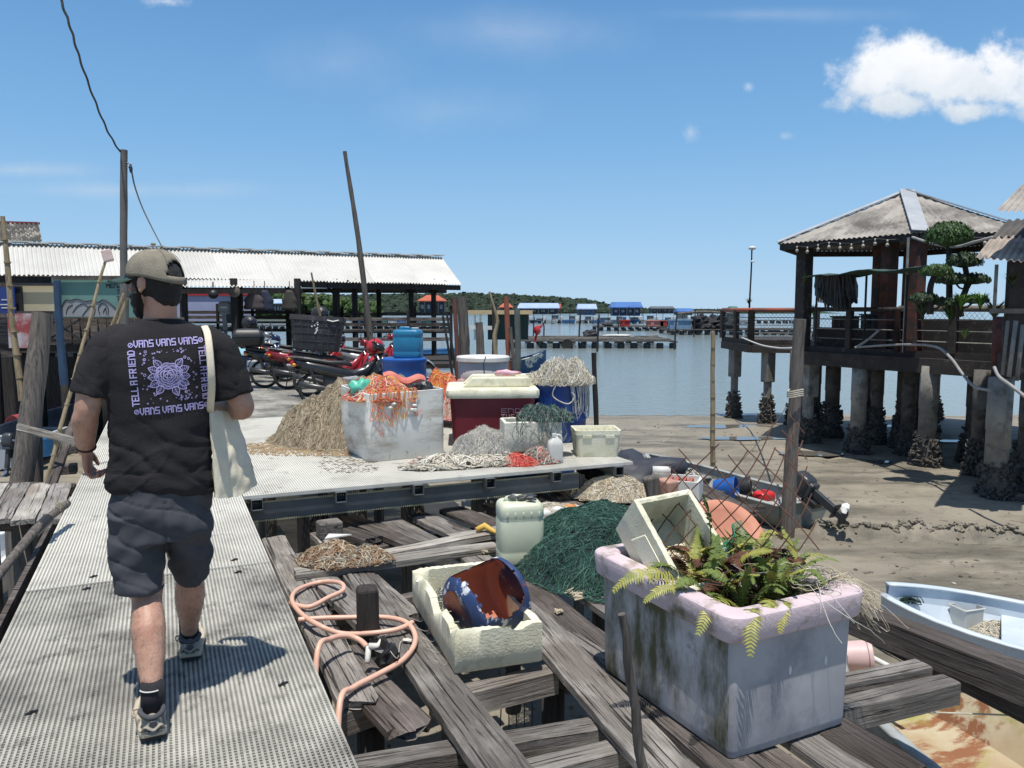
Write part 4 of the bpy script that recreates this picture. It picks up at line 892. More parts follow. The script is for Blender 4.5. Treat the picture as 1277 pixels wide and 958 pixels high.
# cut drum lying in it
c = ctr - d1 * .22 + n1_ * .03; dr = thing('cut_drum', 'paint spattered blue drum half with rust red inside lying in the foam box', 'drum', (c.x, c.y, LZ + .1))
axd = (n1_ * .9 + d1 * .3 + Vector((0, 0, .18))).normalized(); fm = frame_mat(axd); mb = MB()
upv = Vector((0, 0, 1)); openv = (upv * .85 - d1 * .6).normalized()
def drm(rad, a, z_):   # a = angle from the opening direction
    on = (openv - axd * openv.dot(axd)).normalized(); sdv = axd.cross(on)
    return Vector((c.x, c.y, LZ + .25)) + on * (rad * math.cos(a)) + sdv * (rad * math.sin(a)) + axd * z_
def shell(rad, ends):
    q = MB(); na, nz_ = 72, 30
    def hole(a, z_):
        a = (a + math.pi) % (2 * math.pi) - math.pi
        return abs(z_ + .01) < .145 + .012 * nz3((a, z_, 0), 9) and -(1.0 + .2 * nz3((z_, 0, 0), 14)) < a < 1.15 - 2.2 * abs(z_) + .1 * nz3((z_, 3, 0), 20)
    rad_ = lambda z_: rad * (1 - .3 * max(0, (abs(z_) - .15) / .05) ** 2)
    vs = [drm(rad_((j / nz_ - .5) * .4) * (1 + .025 * nz3((math.cos(2 * math.pi * i / na) * 2, math.sin(2 * math.pi * i / na) * 2, j / nz_ * 2), 1)), 2 * math.pi * i / na, (j / nz_ - .5) * .4) for i in range(na) for j in range(nz_ + 1)]
    fs = [(i * (nz_ + 1) + j, ((i + 1) % na) * (nz_ + 1) + j, ((i + 1) % na) * (nz_ + 1) + j + 1, i * (nz_ + 1) + j + 1) for i in range(na) for j in range(nz_) if not hole(2 * math.pi * (i + .5) / na, ((j + .5) / nz_ - .5) * .4)]
    q.add(vs, fs)
    for e in (0, nz_): q.add([vs[i * (nz_ + 1) + e] for i in range(na)], [tuple(range(na))])
    return q
m_drumo = M('spattered_drum_blue', (.035, .07, .19), (.025, .045, .12), scale=5, rough=.5, dirt=(.66, .68, .7), dscale=7, dthr=(.56, .59), dirt2=(.25, .08, .05), d2scale=9, d2thr=(.6, .64))
m_drumi = M('rust_red_coat', (.5, .17, .10), (.38, .12, .07), scale=3, rough=.55, dirt=(.03, .05, .14), dscale=3, dthr=(.6, .62))
shell(.215, 1).build('outer_wall', m_drumo, dr, smooth=True, angle=50); shell(.209, 1).build('inner_wall', m_drumi, dr, smooth=True, angle=50)
mb = MB(); e0 = drm(.23, 1.9, -.2); mb.tube([e0 + axd * -.05, e0 + axd * .02], .028, 12); e1 = drm(.2, -1.8, .2); mb.tube([e1, e1 + axd * .06], .03, 12); mb.build('spout', M('drum_spout', (.25, .22, .2), scale=6), dr, smooth=True)
heap('net_scrap', 'grey green net scraps lying in the back of the broken foam box', 'net', ctr + d1 * .25 + Vector((0, 0, .05)), .17, .34, .13, m_dkgreen, [m_twine_g, m_dkgreen2, m_wtw, m_twine_g], n_=150, r=.0022, ln=22, step=.03, rz=rzf, seed=6, jump=.05)
mb = MB(); rnd = random.Random(12)
for k in range(6):
    q = A_ + d1 * (.1 + .16 * k) - n1_ * .01; mb.tube(spl([q + Vector((0, 0, .25)) + n1_ * .06, q + Vector((0, 0, .24)) - n1_ * .008, q - n1_ * .012 + Vector((.01, 0, .12)), q - n1_ * .03 + Vector((.02, .03, .01)), q - n1_ * .06 + d1 * .1 + Vector((0, 0, .008))]), .0012, 4)
mb.build('loose_line', m_wtw, label='thin white line trailing over the left side of the broken foam box', cat='fishing line')
# hose
m_hose = M('pink_hose', (.78, .48, .36), (.68, .40, .3), scale=6, rough=.4)
hz_ = LZ + .02
hp = [(362, 752), (385, 757), (410, 745), (428, 736), (424, 727), (400, 726), (372, 735), (364, 748), (375, 765), (398, 780), (425, 790), (460, 790), (495, 785), (515, 776)]
hose = thing('garden_hose', 'pale pink hose looped around the short dark post', 'hose', tuple(G(440, 780, LZ)))
pts = [G(u, v, hz_ + .012 * (i % 5)) for i, (u, v) in enumerate(hp)]; mb = MB(); mb.tube(spl(pts), .0155, 12); mb.build('coil', m_hose, hose, smooth=True)
hp = [(372, 773), (400, 771), (440, 770), (480, 770), (506, 776), (517, 790), (516, 806), (500, 825), (470, 842), (440, 858), (424, 876), (418, 905)]
pts = [G(u, v, hz_ + (.035 if i < 5 else .012)) for i, (u, v) in enumerate(hp)]; pts[-1].z -= .3; mb = MB(); mb.tube(spl(pts), .0155, 12); mb.build('coil', m_hose, hose, smooth=True)
hp = [(390, 835), (396, 812), (412, 797), (432, 793), (448, 798), (457, 806)]
pts = [G(u, v, hz_ + .08 + .03 * math.sin(i)) for i, (u, v) in enumerate(hp)]; pts[0].z -= .3; mb = MB(); mb.tube(spl(pts), .0155, 12); mb.build('coil', m_hose, hose, smooth=True)
q = G(460, 806, hz_ + .1); mb = MB(); mb.tube([q, q + Vector((.05, 0, 0)), q + Vector((.07, .02, .02))], .018, 10); mb.tube([q + Vector((.0, 0, 0)), q + Vector((-.005, -.01, -.06)), q + Vector((-.005, -.03, -.08))], .016, 10); mb.build('tap_fitting', m_white, hose, smooth=True)
mb = MB(); mb.ell(q + Vector((.1, .0, -.05)), (.06, .05, .075), 12, 8, jit=.7, seed=3); mb.build('black_bag', m_black, label='small black bag tied beside the hose end', cat='bag')
mb = MB(); q2 = G(500, 800, LZ + .02); mb.tube(spl([q + Vector((.1, 0, 0)), q + Vector((.16, -.04, -.05)), q2, q2 + Vector((.06, .0, 0)), q + Vector((.2, .1, -.02))]), .002, 4); mb.ell(G(508, 798, LZ + .02), (.03, .02, .006), 8, 5, jit=.6, seed=2); mb.build('wire_offcut', m_wtw, label='thin white wire with a tag beside the black bag', cat='wire')
# coil of coppery twine
heap('twine_coil', 'tangled brown twine coil lying on the pale board', 'twine', G(418, 702, LZ + .05) + Vector((-.02, .04, 0)), .27, .20, .13, m_twine_b, [m_twine_b, m_tan2, m_twine_g, m_twine_b], n_=260, r=.0035, ln=26, step=.035, wob=.5, jump=.05, seed=8, basef=.75)
heap('twine_coil', 'smaller tangled twine coil spilling right of the first one', 'twine', G(455, 700, LZ + .05) + Vector((0, .02, 0)), .2, .16, .09, m_twine_b, [m_twine_b, m_tan2, m_twine_g], n_=150, r=.0035, ln=24, step=.03, wob=.5, jump=.05, seed=18, basef=.7)
# dark green net heap right of the jerrycan
heap('net_heap', 'large heap of dark green fishing net between jerrycan and fern tub', 'net', Vector((.72, 6.1, LZ)), .72, .95, .36, m_dkgreen, [m_dkgreen2, m_dkgreen, m_dkgreen2, M('teal_twine', (.06, .16, .12), scale=9)], n_=900, r=.0022, ln=30, step=.04, rz=.2, pw=2.2, rough=.14, jump=.02, wob=.5, seed=2, gridn=60, peak=(0, .1))
rnd = random.Random(31)
for u, v, r_ in ((716, 738, .07), (722, 746, .05), (655, 770, .04), (697, 765, .03), (604, 690, .03)):
    c = G(u, v, LZ + .01); mb = MB()
    for k in range(7): mb.tube([c + Vector((rnd.uniform(-r_, r_), rnd.uniform(-r_, r_), rnd.uniform(0, .03))) for _ in range(4)], rnd.uniform(.003, .009), 5)
    mb.build('dry_scraps', m_tan2, label='few dry fibrous scraps lying on the bare planks', cat='scraps', group='dry scraps on the planks')
# things hanging under the deck edge
mb = MB(); q = G(640, 853, LZ - .2)
for k in range(5): x_ = q.x - .08 + k * .045; mb.tube([(x_, q.y, LZ - .12), (x_ + .01, q.y, LZ - .35 - .05 * (k % 3)), (x_ - .01 + .02 * (k % 2), q.y, LZ - .7)], .004, 5)
mb.tube([(q.x - .08, q.y, LZ - .2), (q.x, q.y, LZ - .3), (q.x + .1, q.y, LZ - .18)], .005, 5); mb.build('hanging_cords', m_black, deck)
# ================================================================ THINGS ON THE PLATFORM
def px(u, v, z=0): return G(u, v, z)
# big white open tank
a = G(460, 577); b_ = G(555, 568); l_ = G(424, 548); 
e1 = (b_ - a).normalized(); e2 = Vector((-e1.y, e1.x, 0)); wlen = (b_ - a).length; dlen = 1.0
tk = thing('open_tank', 'large grimy white square tank with nets piled inside its open top', 'tank', tuple(a + e1 * wlen / 2 + e2 * dlen / 2), math.atan2(e1.y, e1.x))
m_tank = M('grimy_white_tank', (.82, .80, .74), (.7, .68, .61), scale=1.5, rough=.6, bump=.1, dirt=(.33, .26, .17), dscale=2.2, dthr=(.5, .72), dstretch=(.7, .7, 2.5), dirt2=(.2, .18, .15), d2scale=8, d2thr=(.62, .75))
mb = MB(); hx, hy, H_ = wlen / 2, dlen / 2, .74
def tkr(ins, z_, cornerdrop=0):
    q = rr(hx - ins, hy - ins, .05, z_, 4); o = []
    for i, p in enumerate(q): o.append(Vector((p.x, p.y, p.z - (.03 * abs(nz3(p, 3)) if z_ > .6 else 0))))
    n = []
    for i in range(len(o)):
        n.append(o[i]); nx_ = o[(i + 1) % len(o)]
        if (nx_ - o[i]).length > .3:
            for k in range(1, 8):
                p = o[i].lerp(nx_, k / 8); bow = .018 * math.sin(math.pi * k / 8) * z_; c0 = Vector((p.x, p.y, 0)).normalized(); n.append(Vector((p.x, p.y, p.z)) + c0 * bow)
    return n
mb.rings([tkr(.01, 0), tkr(0, .02), tkr(0, .4), tkr(0, .735), tkr(.008, .74), tkr(.014, .735), tkr(.014, .3), tkr(.014, .05)], True, True)
mb.build('shell', m_tank, tk, local=True, smooth=True, angle=40)
TKM = wm(tk)
def strands_mix(name, label, c, rx, ry, h, mats, n_, r, seed, **k): return heap(name, label, 'net', c, rx, ry, h, mats[0], mats, n_=n_, r=r, seed=seed, **k)
heap('orange_net', 'red and orange net twine spilling over the front of the white square tank', 'net', TKM @ Vector((-.18, -.12, .62)), .36, .40, .22, m_ptw, [m_ptw, m_otw, m_ytw, m_wtw, m_ptw, m_ptw], n_=420, r=.0045, ln=26, step=.045, seed=14, jump=.06, pw=2)
mb = MB(); rnd = random.Random(8)
for i in range(34):
    x_ = rnd.uniform(-.42, .1); z0 = .72; d = rnd.uniform(.05, .3) * (1 if i % 6 else 1.6); mb.cur = i % 4
    pts = [Vector((x_, -hy + .06, z0 + .02)), Vector((x_ + .01, -hy - .01, z0 + .035)), Vector((x_ + rnd.uniform(-.04, .04), -hy - .022, z0 - d * .5)), Vector((x_ + rnd.uniform(-.06, .06), -hy - .03, z0 - d)), Vector((x_ + rnd.uniform(-.1, .1), -hy - .02, z0 - d * .7))]
    mb.tube([TKM @ p for p in spl(pts, 4)], .004, 4)
for i in range(6): mb.cur = 4; mb.ell(TKM @ Vector((rnd.uniform(-.35, .15), -hy - .03, .56 + rnd.uniform(-.06, .05))), (.03, .018, .016), 8, 6)
mb.build('orange_lines', [m_otw, m_ptw, m_ytw, m_otw, m_white], label='orange and yellow lines with small floats hanging over the white tank rim', cat='lines')
mb = MB(); mb.ell(TKM @ Vector((-.42, -.2, .76)), (.12, .1, .085), 16, 10, jit=.8, seed=5); mb.build('mint_bag', M('mint_plastic', (.12, .5, .36), (.08, .42, .3), scale=10, rough=.4), smooth=True, label='mint green plastic bag on the left corner of the white tank', cat='bag')
mb = MB(); mb.ell(TKM @ Vector((.3, -.15, .68)), (.14, .12, .09), 16, 10, jit=.8, seed=8); mb.build('black_netting', m_black, label='black netting bundle poking out of the white tank', cat='net')
mb = MB(); mb.grid(lambda p, q: TKM @ Vector((-.05 + p * .5, .1 + .03 * math.sin(q * 7), .66 + .22 * q * (1 - .3 * p) + .03 * math.sin(p * 9))), 14, 6); mb.build('red_netting', m_ptw, label='folded salmon red netting standing up at the back of the white tank', cat='net', solid=.004)
# tall heap of tan net behind it
def drape(mb, hfn, rnd): pass
heap('tan_net_heap', 'tall heap of tan and brown fishing net left of the white tank', 'net', Vector((-1.95, 9.9, 0)), 1.0, 1.0, .62, m_tan, [m_tan, m_tan2, m_tan, m_brown_net, m_tan2], n_=1900, r=.0022, ln=34, step=.05, rz=-.25, pw=3.6, rough=.22, wob=.3, jump=.03, seed=3, gridn=70, peak=(.3, .05))
mb = MB()
for i in range(2600):
    a_ = rnd.uniform(0, 6.28); q = rnd.random() ** .6; x_, y_ = -2.15 + math.cos(a_) * q * 1.15, 9.1 + math.sin(a_) * q * .55; r_ = rnd.uniform(.006, .016); mb.ell((x_, y_, .006), (r_, r_ * .7, .006), 5, 3)
mb.build('sandy_litter', M('sandy_scraps', (.5, .36, .2), (.36, .24, .13), scale=9, rough=1), label='sandy shreds scattered in front of the tan net heap', cat='litter', kind='stuff')
# dark red insulated box with white lid
m_maroon = M('maroon_plastic', (.16, .012, .025), (.12, .01, .02), scale=3, rough=.42, dirt=(.25, .08, .08), dscale=6, dthr=(.66, .85))
a = Vector((-.72, 9.15, 0)); e1 = Vector((.96, .06, 0)).normalized(); e2 = Vector((-e1.y, e1.x, 0)); w_, d_, h_ = 1.0, .85, .60
ib = thing('insulated_box', 'dark red insulated fish box with a heavy white lid', 'fish box', tuple(a + e1 * w_ / 2 + e2 * d_ / 2), math.atan2(e1.y, e1.x))
mb = MB(); mb.rings([rr(w_ / 2 * k, d_ / 2 * k, .06, z_) for k, z_ in ((.92, 0), (.93, .04), (.96, .3), (.99, h_ - .06), (.99, h_))], True, True); mb.build('body', m_maroon, ib, local=True, smooth=True, angle=40)
mb = MB(); mb.rings([rr(w_ / 2 + o2, d_ / 2 + o2, .07, z_) for o2, z_ in ((.0, h_ - .03), (.035, h_ - .03), (.045, h_), (.04, h_ + .06), (.02, h_ + .08), (-.04, h_ + .085), (-.06, h_ + .07))], True, True); mb.build('lid', m_foam, ib, local=True, smooth=True, angle=45)
for sy in (-.12, .3):
    mb = MB(); mb.rings([[Vector((x_, sy + yy, h_ + .07 + zz)) for x_, zz in ((-w_ / 2 + .15, 0), (-w_ / 2 + .27, .12), (w_ / 2 - .06, .12), (w_ / 2 - .0, 0.0))] for yy in (-.05, .05)], True, True); mb.build('lid_ridge', m_foam, ib, local=True, bevel=.02)
mb = MB(); mb.ell((.28, .02, h_ + .19), (.13, .08, .03), 14, 8, jit=.8, seed=3); mbp = wm(ib)
mb2 = MB(); mb2.ell(mbp @ Vector((.2, .28, h_ + .21)), (.15, .09, .035), 16, 8, jit=.8, seed=3); mb2.build('pink_cloth', M('pink_cloth', (.75, .2, .25), (.6, .5, .55), scale=12, rough=.9), smooth=True, label='crumpled pink cloth lying on the white lid', cat='cloth')
for k, (x_, z_) in enumerate(((w_ / 2 - .3, .0), )): pass
# ---- stroke lettering (drawn as flat bars)
GL = {'5': [((1, 1), (0, 1)), ((0, 1), (0, .5)), ((0, .5), (1, .5)), ((1, .5), (1, 0)), ((1, 0), (0, 0))], 'A': [((0, 0), (0, 1)), ((1, 0), (1, 1)), ((0, 1), (1, 1)), ((0, .5), (1, .5))], 'B': [((0, 0), (0, 1)), ((0, 1), (.85, 1)), ((0, .5), (.9, .5)), ((0, 0), (.9, 0)), ((.85, 1), (.85, .5)), ((1, .5), (1, 0))],
      'D': [((0, 0), (0, 1)), ((0, 1), (.7, 1)), ((.7, 1), (1, .7)), ((1, .7), (1, .3)), ((1, .3), (.7, 0)), ((.7, 0), (0, 0))], 'E': [((0, 0), (0, 1)), ((0, 1), (1, 1)), ((0, .5), (.8, .5)), ((0, 0), (1, 0))],
      'F': [((0, 0), (0, 1)), ((0, 1), (1, 1)), ((0, .5), (.8, .5))], 'I': [((.5, 0), (.5, 1))], 'L': [((0, 0), (0, 1)), ((0, 0), (1, 0))], 'N': [((0, 0), (0, 1)), ((0, 1), (.5, 1)), ((.5, 1), (1, .75)), ((1, .75), (1, 0))],
      'R': [((0, 0), (0, 1)), ((0, 1), (1, 1)), ((1, 1), (1, .5)), ((1, .5), (0, .5)), ((.4, .5), (1, 0))], 'S': [((1, 1), (0, 1)), ((0, 1), (0, .5)), ((0, .5), (1, .5)), ((1, .5), (1, 0)), ((1, 0), (0, 0))],
      'T': [((.5, 0), (.5, 1)), ((-.05, 1), (1.05, 1))], 'V': [((0, 1), (0, .35)), ((0, .35), (.5, 0)), ((.5, 0), (1, .35)), ((1, .35), (1, 1))], 'U': [((0, 1), (0, 0)), ((0, 0), (1, 0)), ((1, 0), (1, 1))],
      'M': [((0, 0), (0, 1)), ((0, 1), (.5, .5)), ((.5, .5), (1, 1)), ((1, 1), (1, 0))], 'K': [((0, 0), (0, 1)), ((0, .5), (1, 1)), ((0, .5), (1, 0))], 'G': [((1, 1), (0, 1)), ((0, 1), (0, 0)), ((0, 0), (1, 0)), ((1, 0), (1, .5)), ((1, .5), (.6, .5))],
      '7': [((0, 1), (1, 1)), ((1, 1), (.4, 0))], 'W': [((0, 1), (0, 0)), ((0, 0), (.5, .5)), ((.5, .5), (1, 0)), ((1, 0), (1, 1))], 'J': [((1, 1), (1, 0)), ((1, 0), (0, 0)), ((0, 0), (0, .3))], 'Y': [((0, 1), (.5, .5)), ((1, 1), (.5, .5)), ((.5, .5), (.5, 0))], '-': [((.1, .5), (.9, .5))], 'O': [((0, 0), (0, 1)), ((0, 1), (1, 1)), ((1, 1), (1, 0)), ((1, 0), (0, 0))]}
def letters(txt, cw, ch, gap, th, space=.7):
    """list of quads (4 2-D points) for a line of text starting at 0,0"""
    out = []; x_ = 0
    for ch_ in txt:
        if ch_ == ' ': x_ += cw * space; continue
        for (x0, y0), (x1, y1) in GL[ch_]:
            p0 = Vector((x_ + x0 * cw, y0 * ch)); p1 = Vector((x_ + x1 * cw, y1 * ch)); d = (p1 - p0); L_ = d.length; d = d / L_; n_ = Vector((-d.y, d.x)); p0 -= d * th / 2; p1 += d * th / 2
            out.append([p0 - n_ * th / 2, p1 - n_ * th / 2, p1 + n_ * th / 2, p0 + n_ * th / 2])
        x_ += cw * (.55 if ch_ == 'I' else 1) + gap
    return out, x_ - gap
mb = MB()
for row, (txt, cw, ch, z_) in enumerate((('ENDAU', .058, .045, .40), ('TUE 757', .034, .05, .325))):
    qs, w2 = letters(txt, cw, ch, .022, .008)
    for i, q in enumerate(qs): mb.add([mbp @ Vector((.1 + p.x, -d_ / 2 * .985 - .004 - .0003 * i, z_ + p.y)) for p in q], [(0, 1, 2, 3)])
mb.build('lettering', M('faded_pink_paint', (.5, .38, .4), (.35, .2, .22), scale=30, rough=.8), ib)
# blue drum (cut) with net on top
m_navy = M('navy_blue_plastic', (.012, .06, .27), (.01, .045, .2), rough=.4, scale=4, dirt=(.03, .04, .1), dscale=4, dthr=(.55, .8), dstretch=(1, 1, .3))
c = Vector((.58, 9.75, 0)); mb = MB(); mb.lathe([(.30, 0), (.325, .03), (.33, .25), (.34, .27), (.33, .29), (.335, .5), (.33, .68), (.335, .70), (.32, .70), (.315, .1)], c, 36); mb.build('blue_drum', m_navy, smooth=True, label='dark blue drum filled with white net beside the red box', cat='drum', angle=40)
heap('white_net', 'bundle of white net line piled on top of the dark blue drum', 'net', c + Vector((.04, 0, .68)), .38, .36, .17, m_wtw, [m_wtw, m_wtw, m_tan2], n_=360, r=.0032, ln=26, step=.04, seed=25, jump=.13, pw=4, rough=.3, wob=.6, basef=.85)
heap('white_net', 'smaller spill of pale net left of the dark blue drum top', 'net', c + Vector((-.32, .25, .55)), .24, .22, .24, m_wtw, [m_wtw, m_tan2], n_=130, r=.003, ln=24, step=.035, seed=27, jump=.06, basef=.8)
mb = MB(); rnd = random.Random(17)
for i in range(34):
    a_ = rnd.uniform(-1.3, .5); q = lambda r_, z_, aa=0: c + Vector((math.cos(a_ + aa) * r_, math.sin(a_ + aa) * r_, z_)); d = rnd.uniform(.08, .42)
    mb.tube(spl([q(.28, .74), q(.36, .74), q(.365, .7 - d * .5, .1), q(.36, .7 - d, .15), q(.37, .7 - d * .8, .3), q(.36, .72, .35)], 4), .003, 3)
mb.tube(spl([c + Vector((x_, -.345, z_)) for x_, z_ in ((-.05, .72), (-.1, .58), (-.0, .5), (.1, .48), (.16, .56), (.12, .62))], 5), .008, 6)
mb.build('hanging_lines', m_wtw, label='white lines looping down the front of the dark blue drum', cat='lines')
# foam box with green net, foam basket, jug
foam_box('foam_box', 'white foam box with green net draped over it in front of the red box', (.2, 8.62, .08), (0, 0, R(8)), (.62, .40, .32), .035, seed=8, mat=M('white_foam', (.74, .73, .63), (.62, .6, .5), scale=6, rough=.9, bump=.9, bscale=60, dirt=(.4, .38, .28), dscale=6, dthr=(.6, .78)), recess=False)
m_gn = M('grey_green_line', (.1, .2, .17), (.06, .12, .11), scale=9, rough=.8)
heap('green_net', 'grey green net line heaped on the middle foam box', 'net', Vector((.36, 8.62, .38)), .30, .2, .10, m_dkgreen, [m_gn, m_dkgreen2, m_gn, m_twine_g], n_=150, r=.003, ln=28, step=.04, seed=36, jump=.12, pw=4, rough=.3, basef=.6)
mb = MB(); rnd = random.Random(37)
for i in range(26):
    mb.cur = i % 3; x_ = .02 + rnd.random() * .6; y0 = 8.40 + (x_ - .2) * .14; d = rnd.uniform(.05, .36)
    mb.tube(spl([(x_, y0 + .04, .43), (x_, y0 - .03, .42), (x_ + rnd.uniform(-.06, .06), y0 - .04, .4 - d * .5), (x_ + rnd.uniform(-.08, .08), y0 - .045, .42 - d), (x_ + rnd.uniform(-.12, .12), y0 - .04, .42 - d * .5)], 3), .0028, 3)
mb.build('draped_lines', [m_gn, m_dkgreen2, m_twine_g], label='grey green lines hanging over the front of the middle foam box', cat='lines')
def basket(name, label, loc, rz, w, d, h):
    t_ = thing(name, label, 'basket', loc, rz); mb = MB()
    mb.rings([rr(w / 2 * k - i_, d / 2 * k - i_, .04, z_) for k, i_, z_ in ((.88, 0, 0), (.9, 0, .02), (.97, 0, h - .05), (1.0, 0, h - .045), (1.0, 0, h), (1.0, .02, h), (.96, .03, h - .06), (.9, .03, .03))], True, True)
    mb.build('shell', m_foam, t_, local=True, smooth=True, angle=40)
    for k in range(-3, 4):
        for s_ in (-1, 1): mb = MB(); mb.box((k * w * .13, s_ * (d / 2 * .955 - .03), h * .6), (.014, .012, h * .6)); mb.build('rib', m_foam, t_, local=True)
    for x_ in (-.25, .25): mb = MB(); mb.box((x_ * w, -d / 2 * .995, h * .78), (w * .2, .012, .035)); mb.build('grip', m_foam, t_, local=True, bevel=.004)
    return t_
basket('foam_basket', 'open cream plastic basket at the right end of the platform', (.92, 8.72, 0), R(4), .50, .42, .29)
mb = MB(); jg = thing('white_jug', 'small white oil jug in front of the foam basket', 'jug', (.45, 8.22, 0), R(15))
mb.rings([rr(.075 * k, .055 * k, .03, z_) for k, z_ in ((.9, 0), (1, .02), (1, .19), (.9, .23), (.45, .265), (.4, .28))], True, True); mb.build('body', m_white, jg, local=True, smooth=True, angle=50)
mb = MB(); mb.tube(spl([(.05, 0, .2), (.068, 0, .25), (.04, 0, .29), (0, 0, .28)], 4), .012, 8); mb.build('handle', m_white, jg, local=True, smooth=True)
mb = MB(); mb.lathe([(.026, .275), (.026, .305), (.0, .306)], (-.01, 0, 0), 14); mb.build('cap', m_white, jg, local=True)
# nets, rope and red netting along the front edge
heap('monofilament_net', 'puffy heap of translucent white net in front of the red box', 'net', Vector((-.25, 8.62, 0)), .42, .30, .24, M('white_net_base', (.42, .41, .37), scale=9, rough=.9), [m_wtw, M('silver_line', (.5, .5, .5), scale=9, rough=.6), m_wtw], n_=520, r=.0018, ln=34, step=.03, seed=41, jump=.08, pw=4, rough=.12)
heap('rope_tangle', 'pale knotted rope with small floats lying at the platform edge', 'rope', Vector((-.62, 8.02, 0)), .50, .20, .10, m_rope_w, [m_rope_w, m_wtw, m_rope_w], n_=85, r=.009, ln=22, step=.05, rz=.3, seed=43, jump=.06, base=False)
heap('rope_tangle', 'thinner pale rope running on towards the red netting', 'rope', Vector((-.1, 8.15, 0)), .48, .17, .08, m_rope_w, [m_rope_w, m_wtw], n_=70, r=.006, ln=22, step=.045, rz=.28, seed=44, jump=.06, base=False)
heap('red_netting', 'crumpled bright red netting at the platform edge before the jug', 'net', Vector((.06, 8.12, 0)), .22, .14, .10, m_rtw, [m_rtw, m_ptw], n_=70, r=.003, ln=18, step=.03, seed=45, jump=.04)
heap('salmon_net', 'salmon and grey net scraps between red netting and white jug', 'net', Vector((.28, 8.25, 0)), .24, .16, .14, m_ptw, [m_ptw, m_gn, m_twine_g, m_wtw], n_=120, r=.0035, ln=20, step=.03, seed=46, jump=.05)
rnd = random.Random(50)
for i in range(46):
    f = rnd.random(); c = Vector((-1.0 + 1.5 * f, 7.92 + .42 * f + rnd.uniform(-.14, .16), rnd.uniform(.02, .1))); mb = MB(); a_ = rnd.uniform(0, 6.28)
    mb.ell((0, 0, 0), (.03, .014, .014), 8, 6, m=Matrix.Rotation(a_, 3, 'Z')); o = mb.build('net_float', M('float_pale', (.66, .6, .52), (.5, .3, .24), scale=2, rough=.7, rv=.2), label='small pale net float among the ropes at the platform edge', cat='float', group='net floats at the platform edge', smooth=True); o.location = c
mb = MB(); rnd = random.Random(51)
for i in range(240):
    f = rnd.random(); c = G(rnd.uniform(400, 470), rnd.uniform(565, 590), .004); a_ = rnd.uniform(0, 6.3); mb.tube([c, c + Vector((math.cos(a_), math.sin(a_), .1)) * rnd.uniform(.01, .06)], .003, 3)
mb.build('dry_litter', m_brown_net, label='brown shreds on the grating below the white tank', cat='litter', kind='stuff')
# round white drum, orange net heap, blue barrel and blue jerrycan
c = Vector((-.42, 11.6, 0)); dr2 = thing('round_drum', 'pale grey round drum with a white lid among the posts', 'drum', tuple(c))
mb = MB(); mb.lathe([(.34, 0), (.36, .03), (.365, .3), (.36, .6), (.365, .85)], c, 36); mb.build('body', M('pale_drum', (.5, .47, .45), (.4, .38, .36), scale=2, dstretch=(1, 1, .3), rough=.5, dirt=(.3, .27, .24), dscale=4, dthr=(.55, .8)), dr2, smooth=True)
mb = MB(); mb.lathe([(.375, .84), (.39, .85), (.39, .90), (.375, .915), (.34, .90), (.001, .91)], c, 36); mb.build('lid', m_white, dr2, smooth=True, angle=40)
mb = MB(); mb.tube(spl([c + Vector((x_, -.385, z_)) for x_, z_ in ((.05, .93), (.02, .8), (.04, .6), (-.03, .5))] , 5), .006, 5); mb.build('string', m_black, dr2)
heap('orange_net', 'yellow and orange net heap behind the white tank', 'net', Vector((-1.0, 11.1, .15)), .34, .34, .55, m_otw, [m_otw, m_ytw, m_otw, m_ptw], n_=260, r=.006, ln=22, step=.05, seed=60, jump=.05, pw=2.4)
heap('pink_net', 'pale pink net heap between the orange net and the round drum', 'net', Vector((-.72, 10.9, .1)), .30, .28, .48, m_ptw, [m_ptw, m_wtw, M('pale_pink_line', (.75, .5, .45), scale=9), m_wtw], n_=260, r=.004, ln=22, step=.05, seed=61, jump=.05, pw=2.2)
heap('pale_net', 'low pale net heap behind the red box', 'net', Vector((-.15, 10.6, .0)), .4, .3, .62, m_tan2, [m_tan2, m_wtw], n_=140, r=.004, ln=22, step=.05, seed=62, jump=.05, pw=2.2)
c = Vector((-1.62, 12.0, 0)); mb = MB(); mb.lathe([(.29, 0), (.32, .03), (.33, .2), (.34, .23), (.33, .26), (.33, .5), (.34, .53), (.33, .56), (.325, .78), (.34, .80), (.335, .85), (.3, .87), (.001, .86)], c, 40); mb.build('blue_barrel', m_blue, smooth=True, label='bright blue barrel under the teal jerrycan', cat='barrel', angle=45)
jerrycan('jerrycan', 'teal blue jerrycan standing on the bright blue barrel', (-1.56, 12.0, .865), R(-5), .42, .32, .44, M('teal_blue_plastic', (.02, .2, .36), (.016, .15, .28), scale=3, rough=.35), m_white)
# ================================================================ POSTS AND STICKS
def pole(name, label, pts, r, mat=m_post, cat='pole', n=10, group=None, knots=0):
    pts = [Vector(p) for p in pts]; k = 14; out = []; rad = []; L_ = len(pts) - 1; rnd = random.Random(int(pts[0].x * 100))
    for i in range(k + 1):
        f = i / k * L_; j = min(int(f), L_ - 1); p = pts[j].lerp(pts[j + 1], f - j); out.append(p + Vector((nz3(p, 1.3), nz3(p, 1.3, 5), 0)) * .015); r0, r1 = (r if hasattr(r, '__len__') else (r, r * .85)); rad.append((r0 + (r1 - r0) * i / k) * (1 + .07 * rnd.uniform(-1, 1)))
    mb = MB(); mb.tube(out, rad, n)
    if knots:
        for i in range(1, knots): p = pts[0].lerp(pts[-1], i / knots); mb.tube([p - (pts[-1] - pts[0]).normalized() * .008, p + (pts[-1] - pts[0]).normalized() * .008], rad[min(k, int(k * i / knots))] * 1.22, n)
    return mb.build(name, mat, smooth=True, label=label, cat=cat, group=group, angle=50)
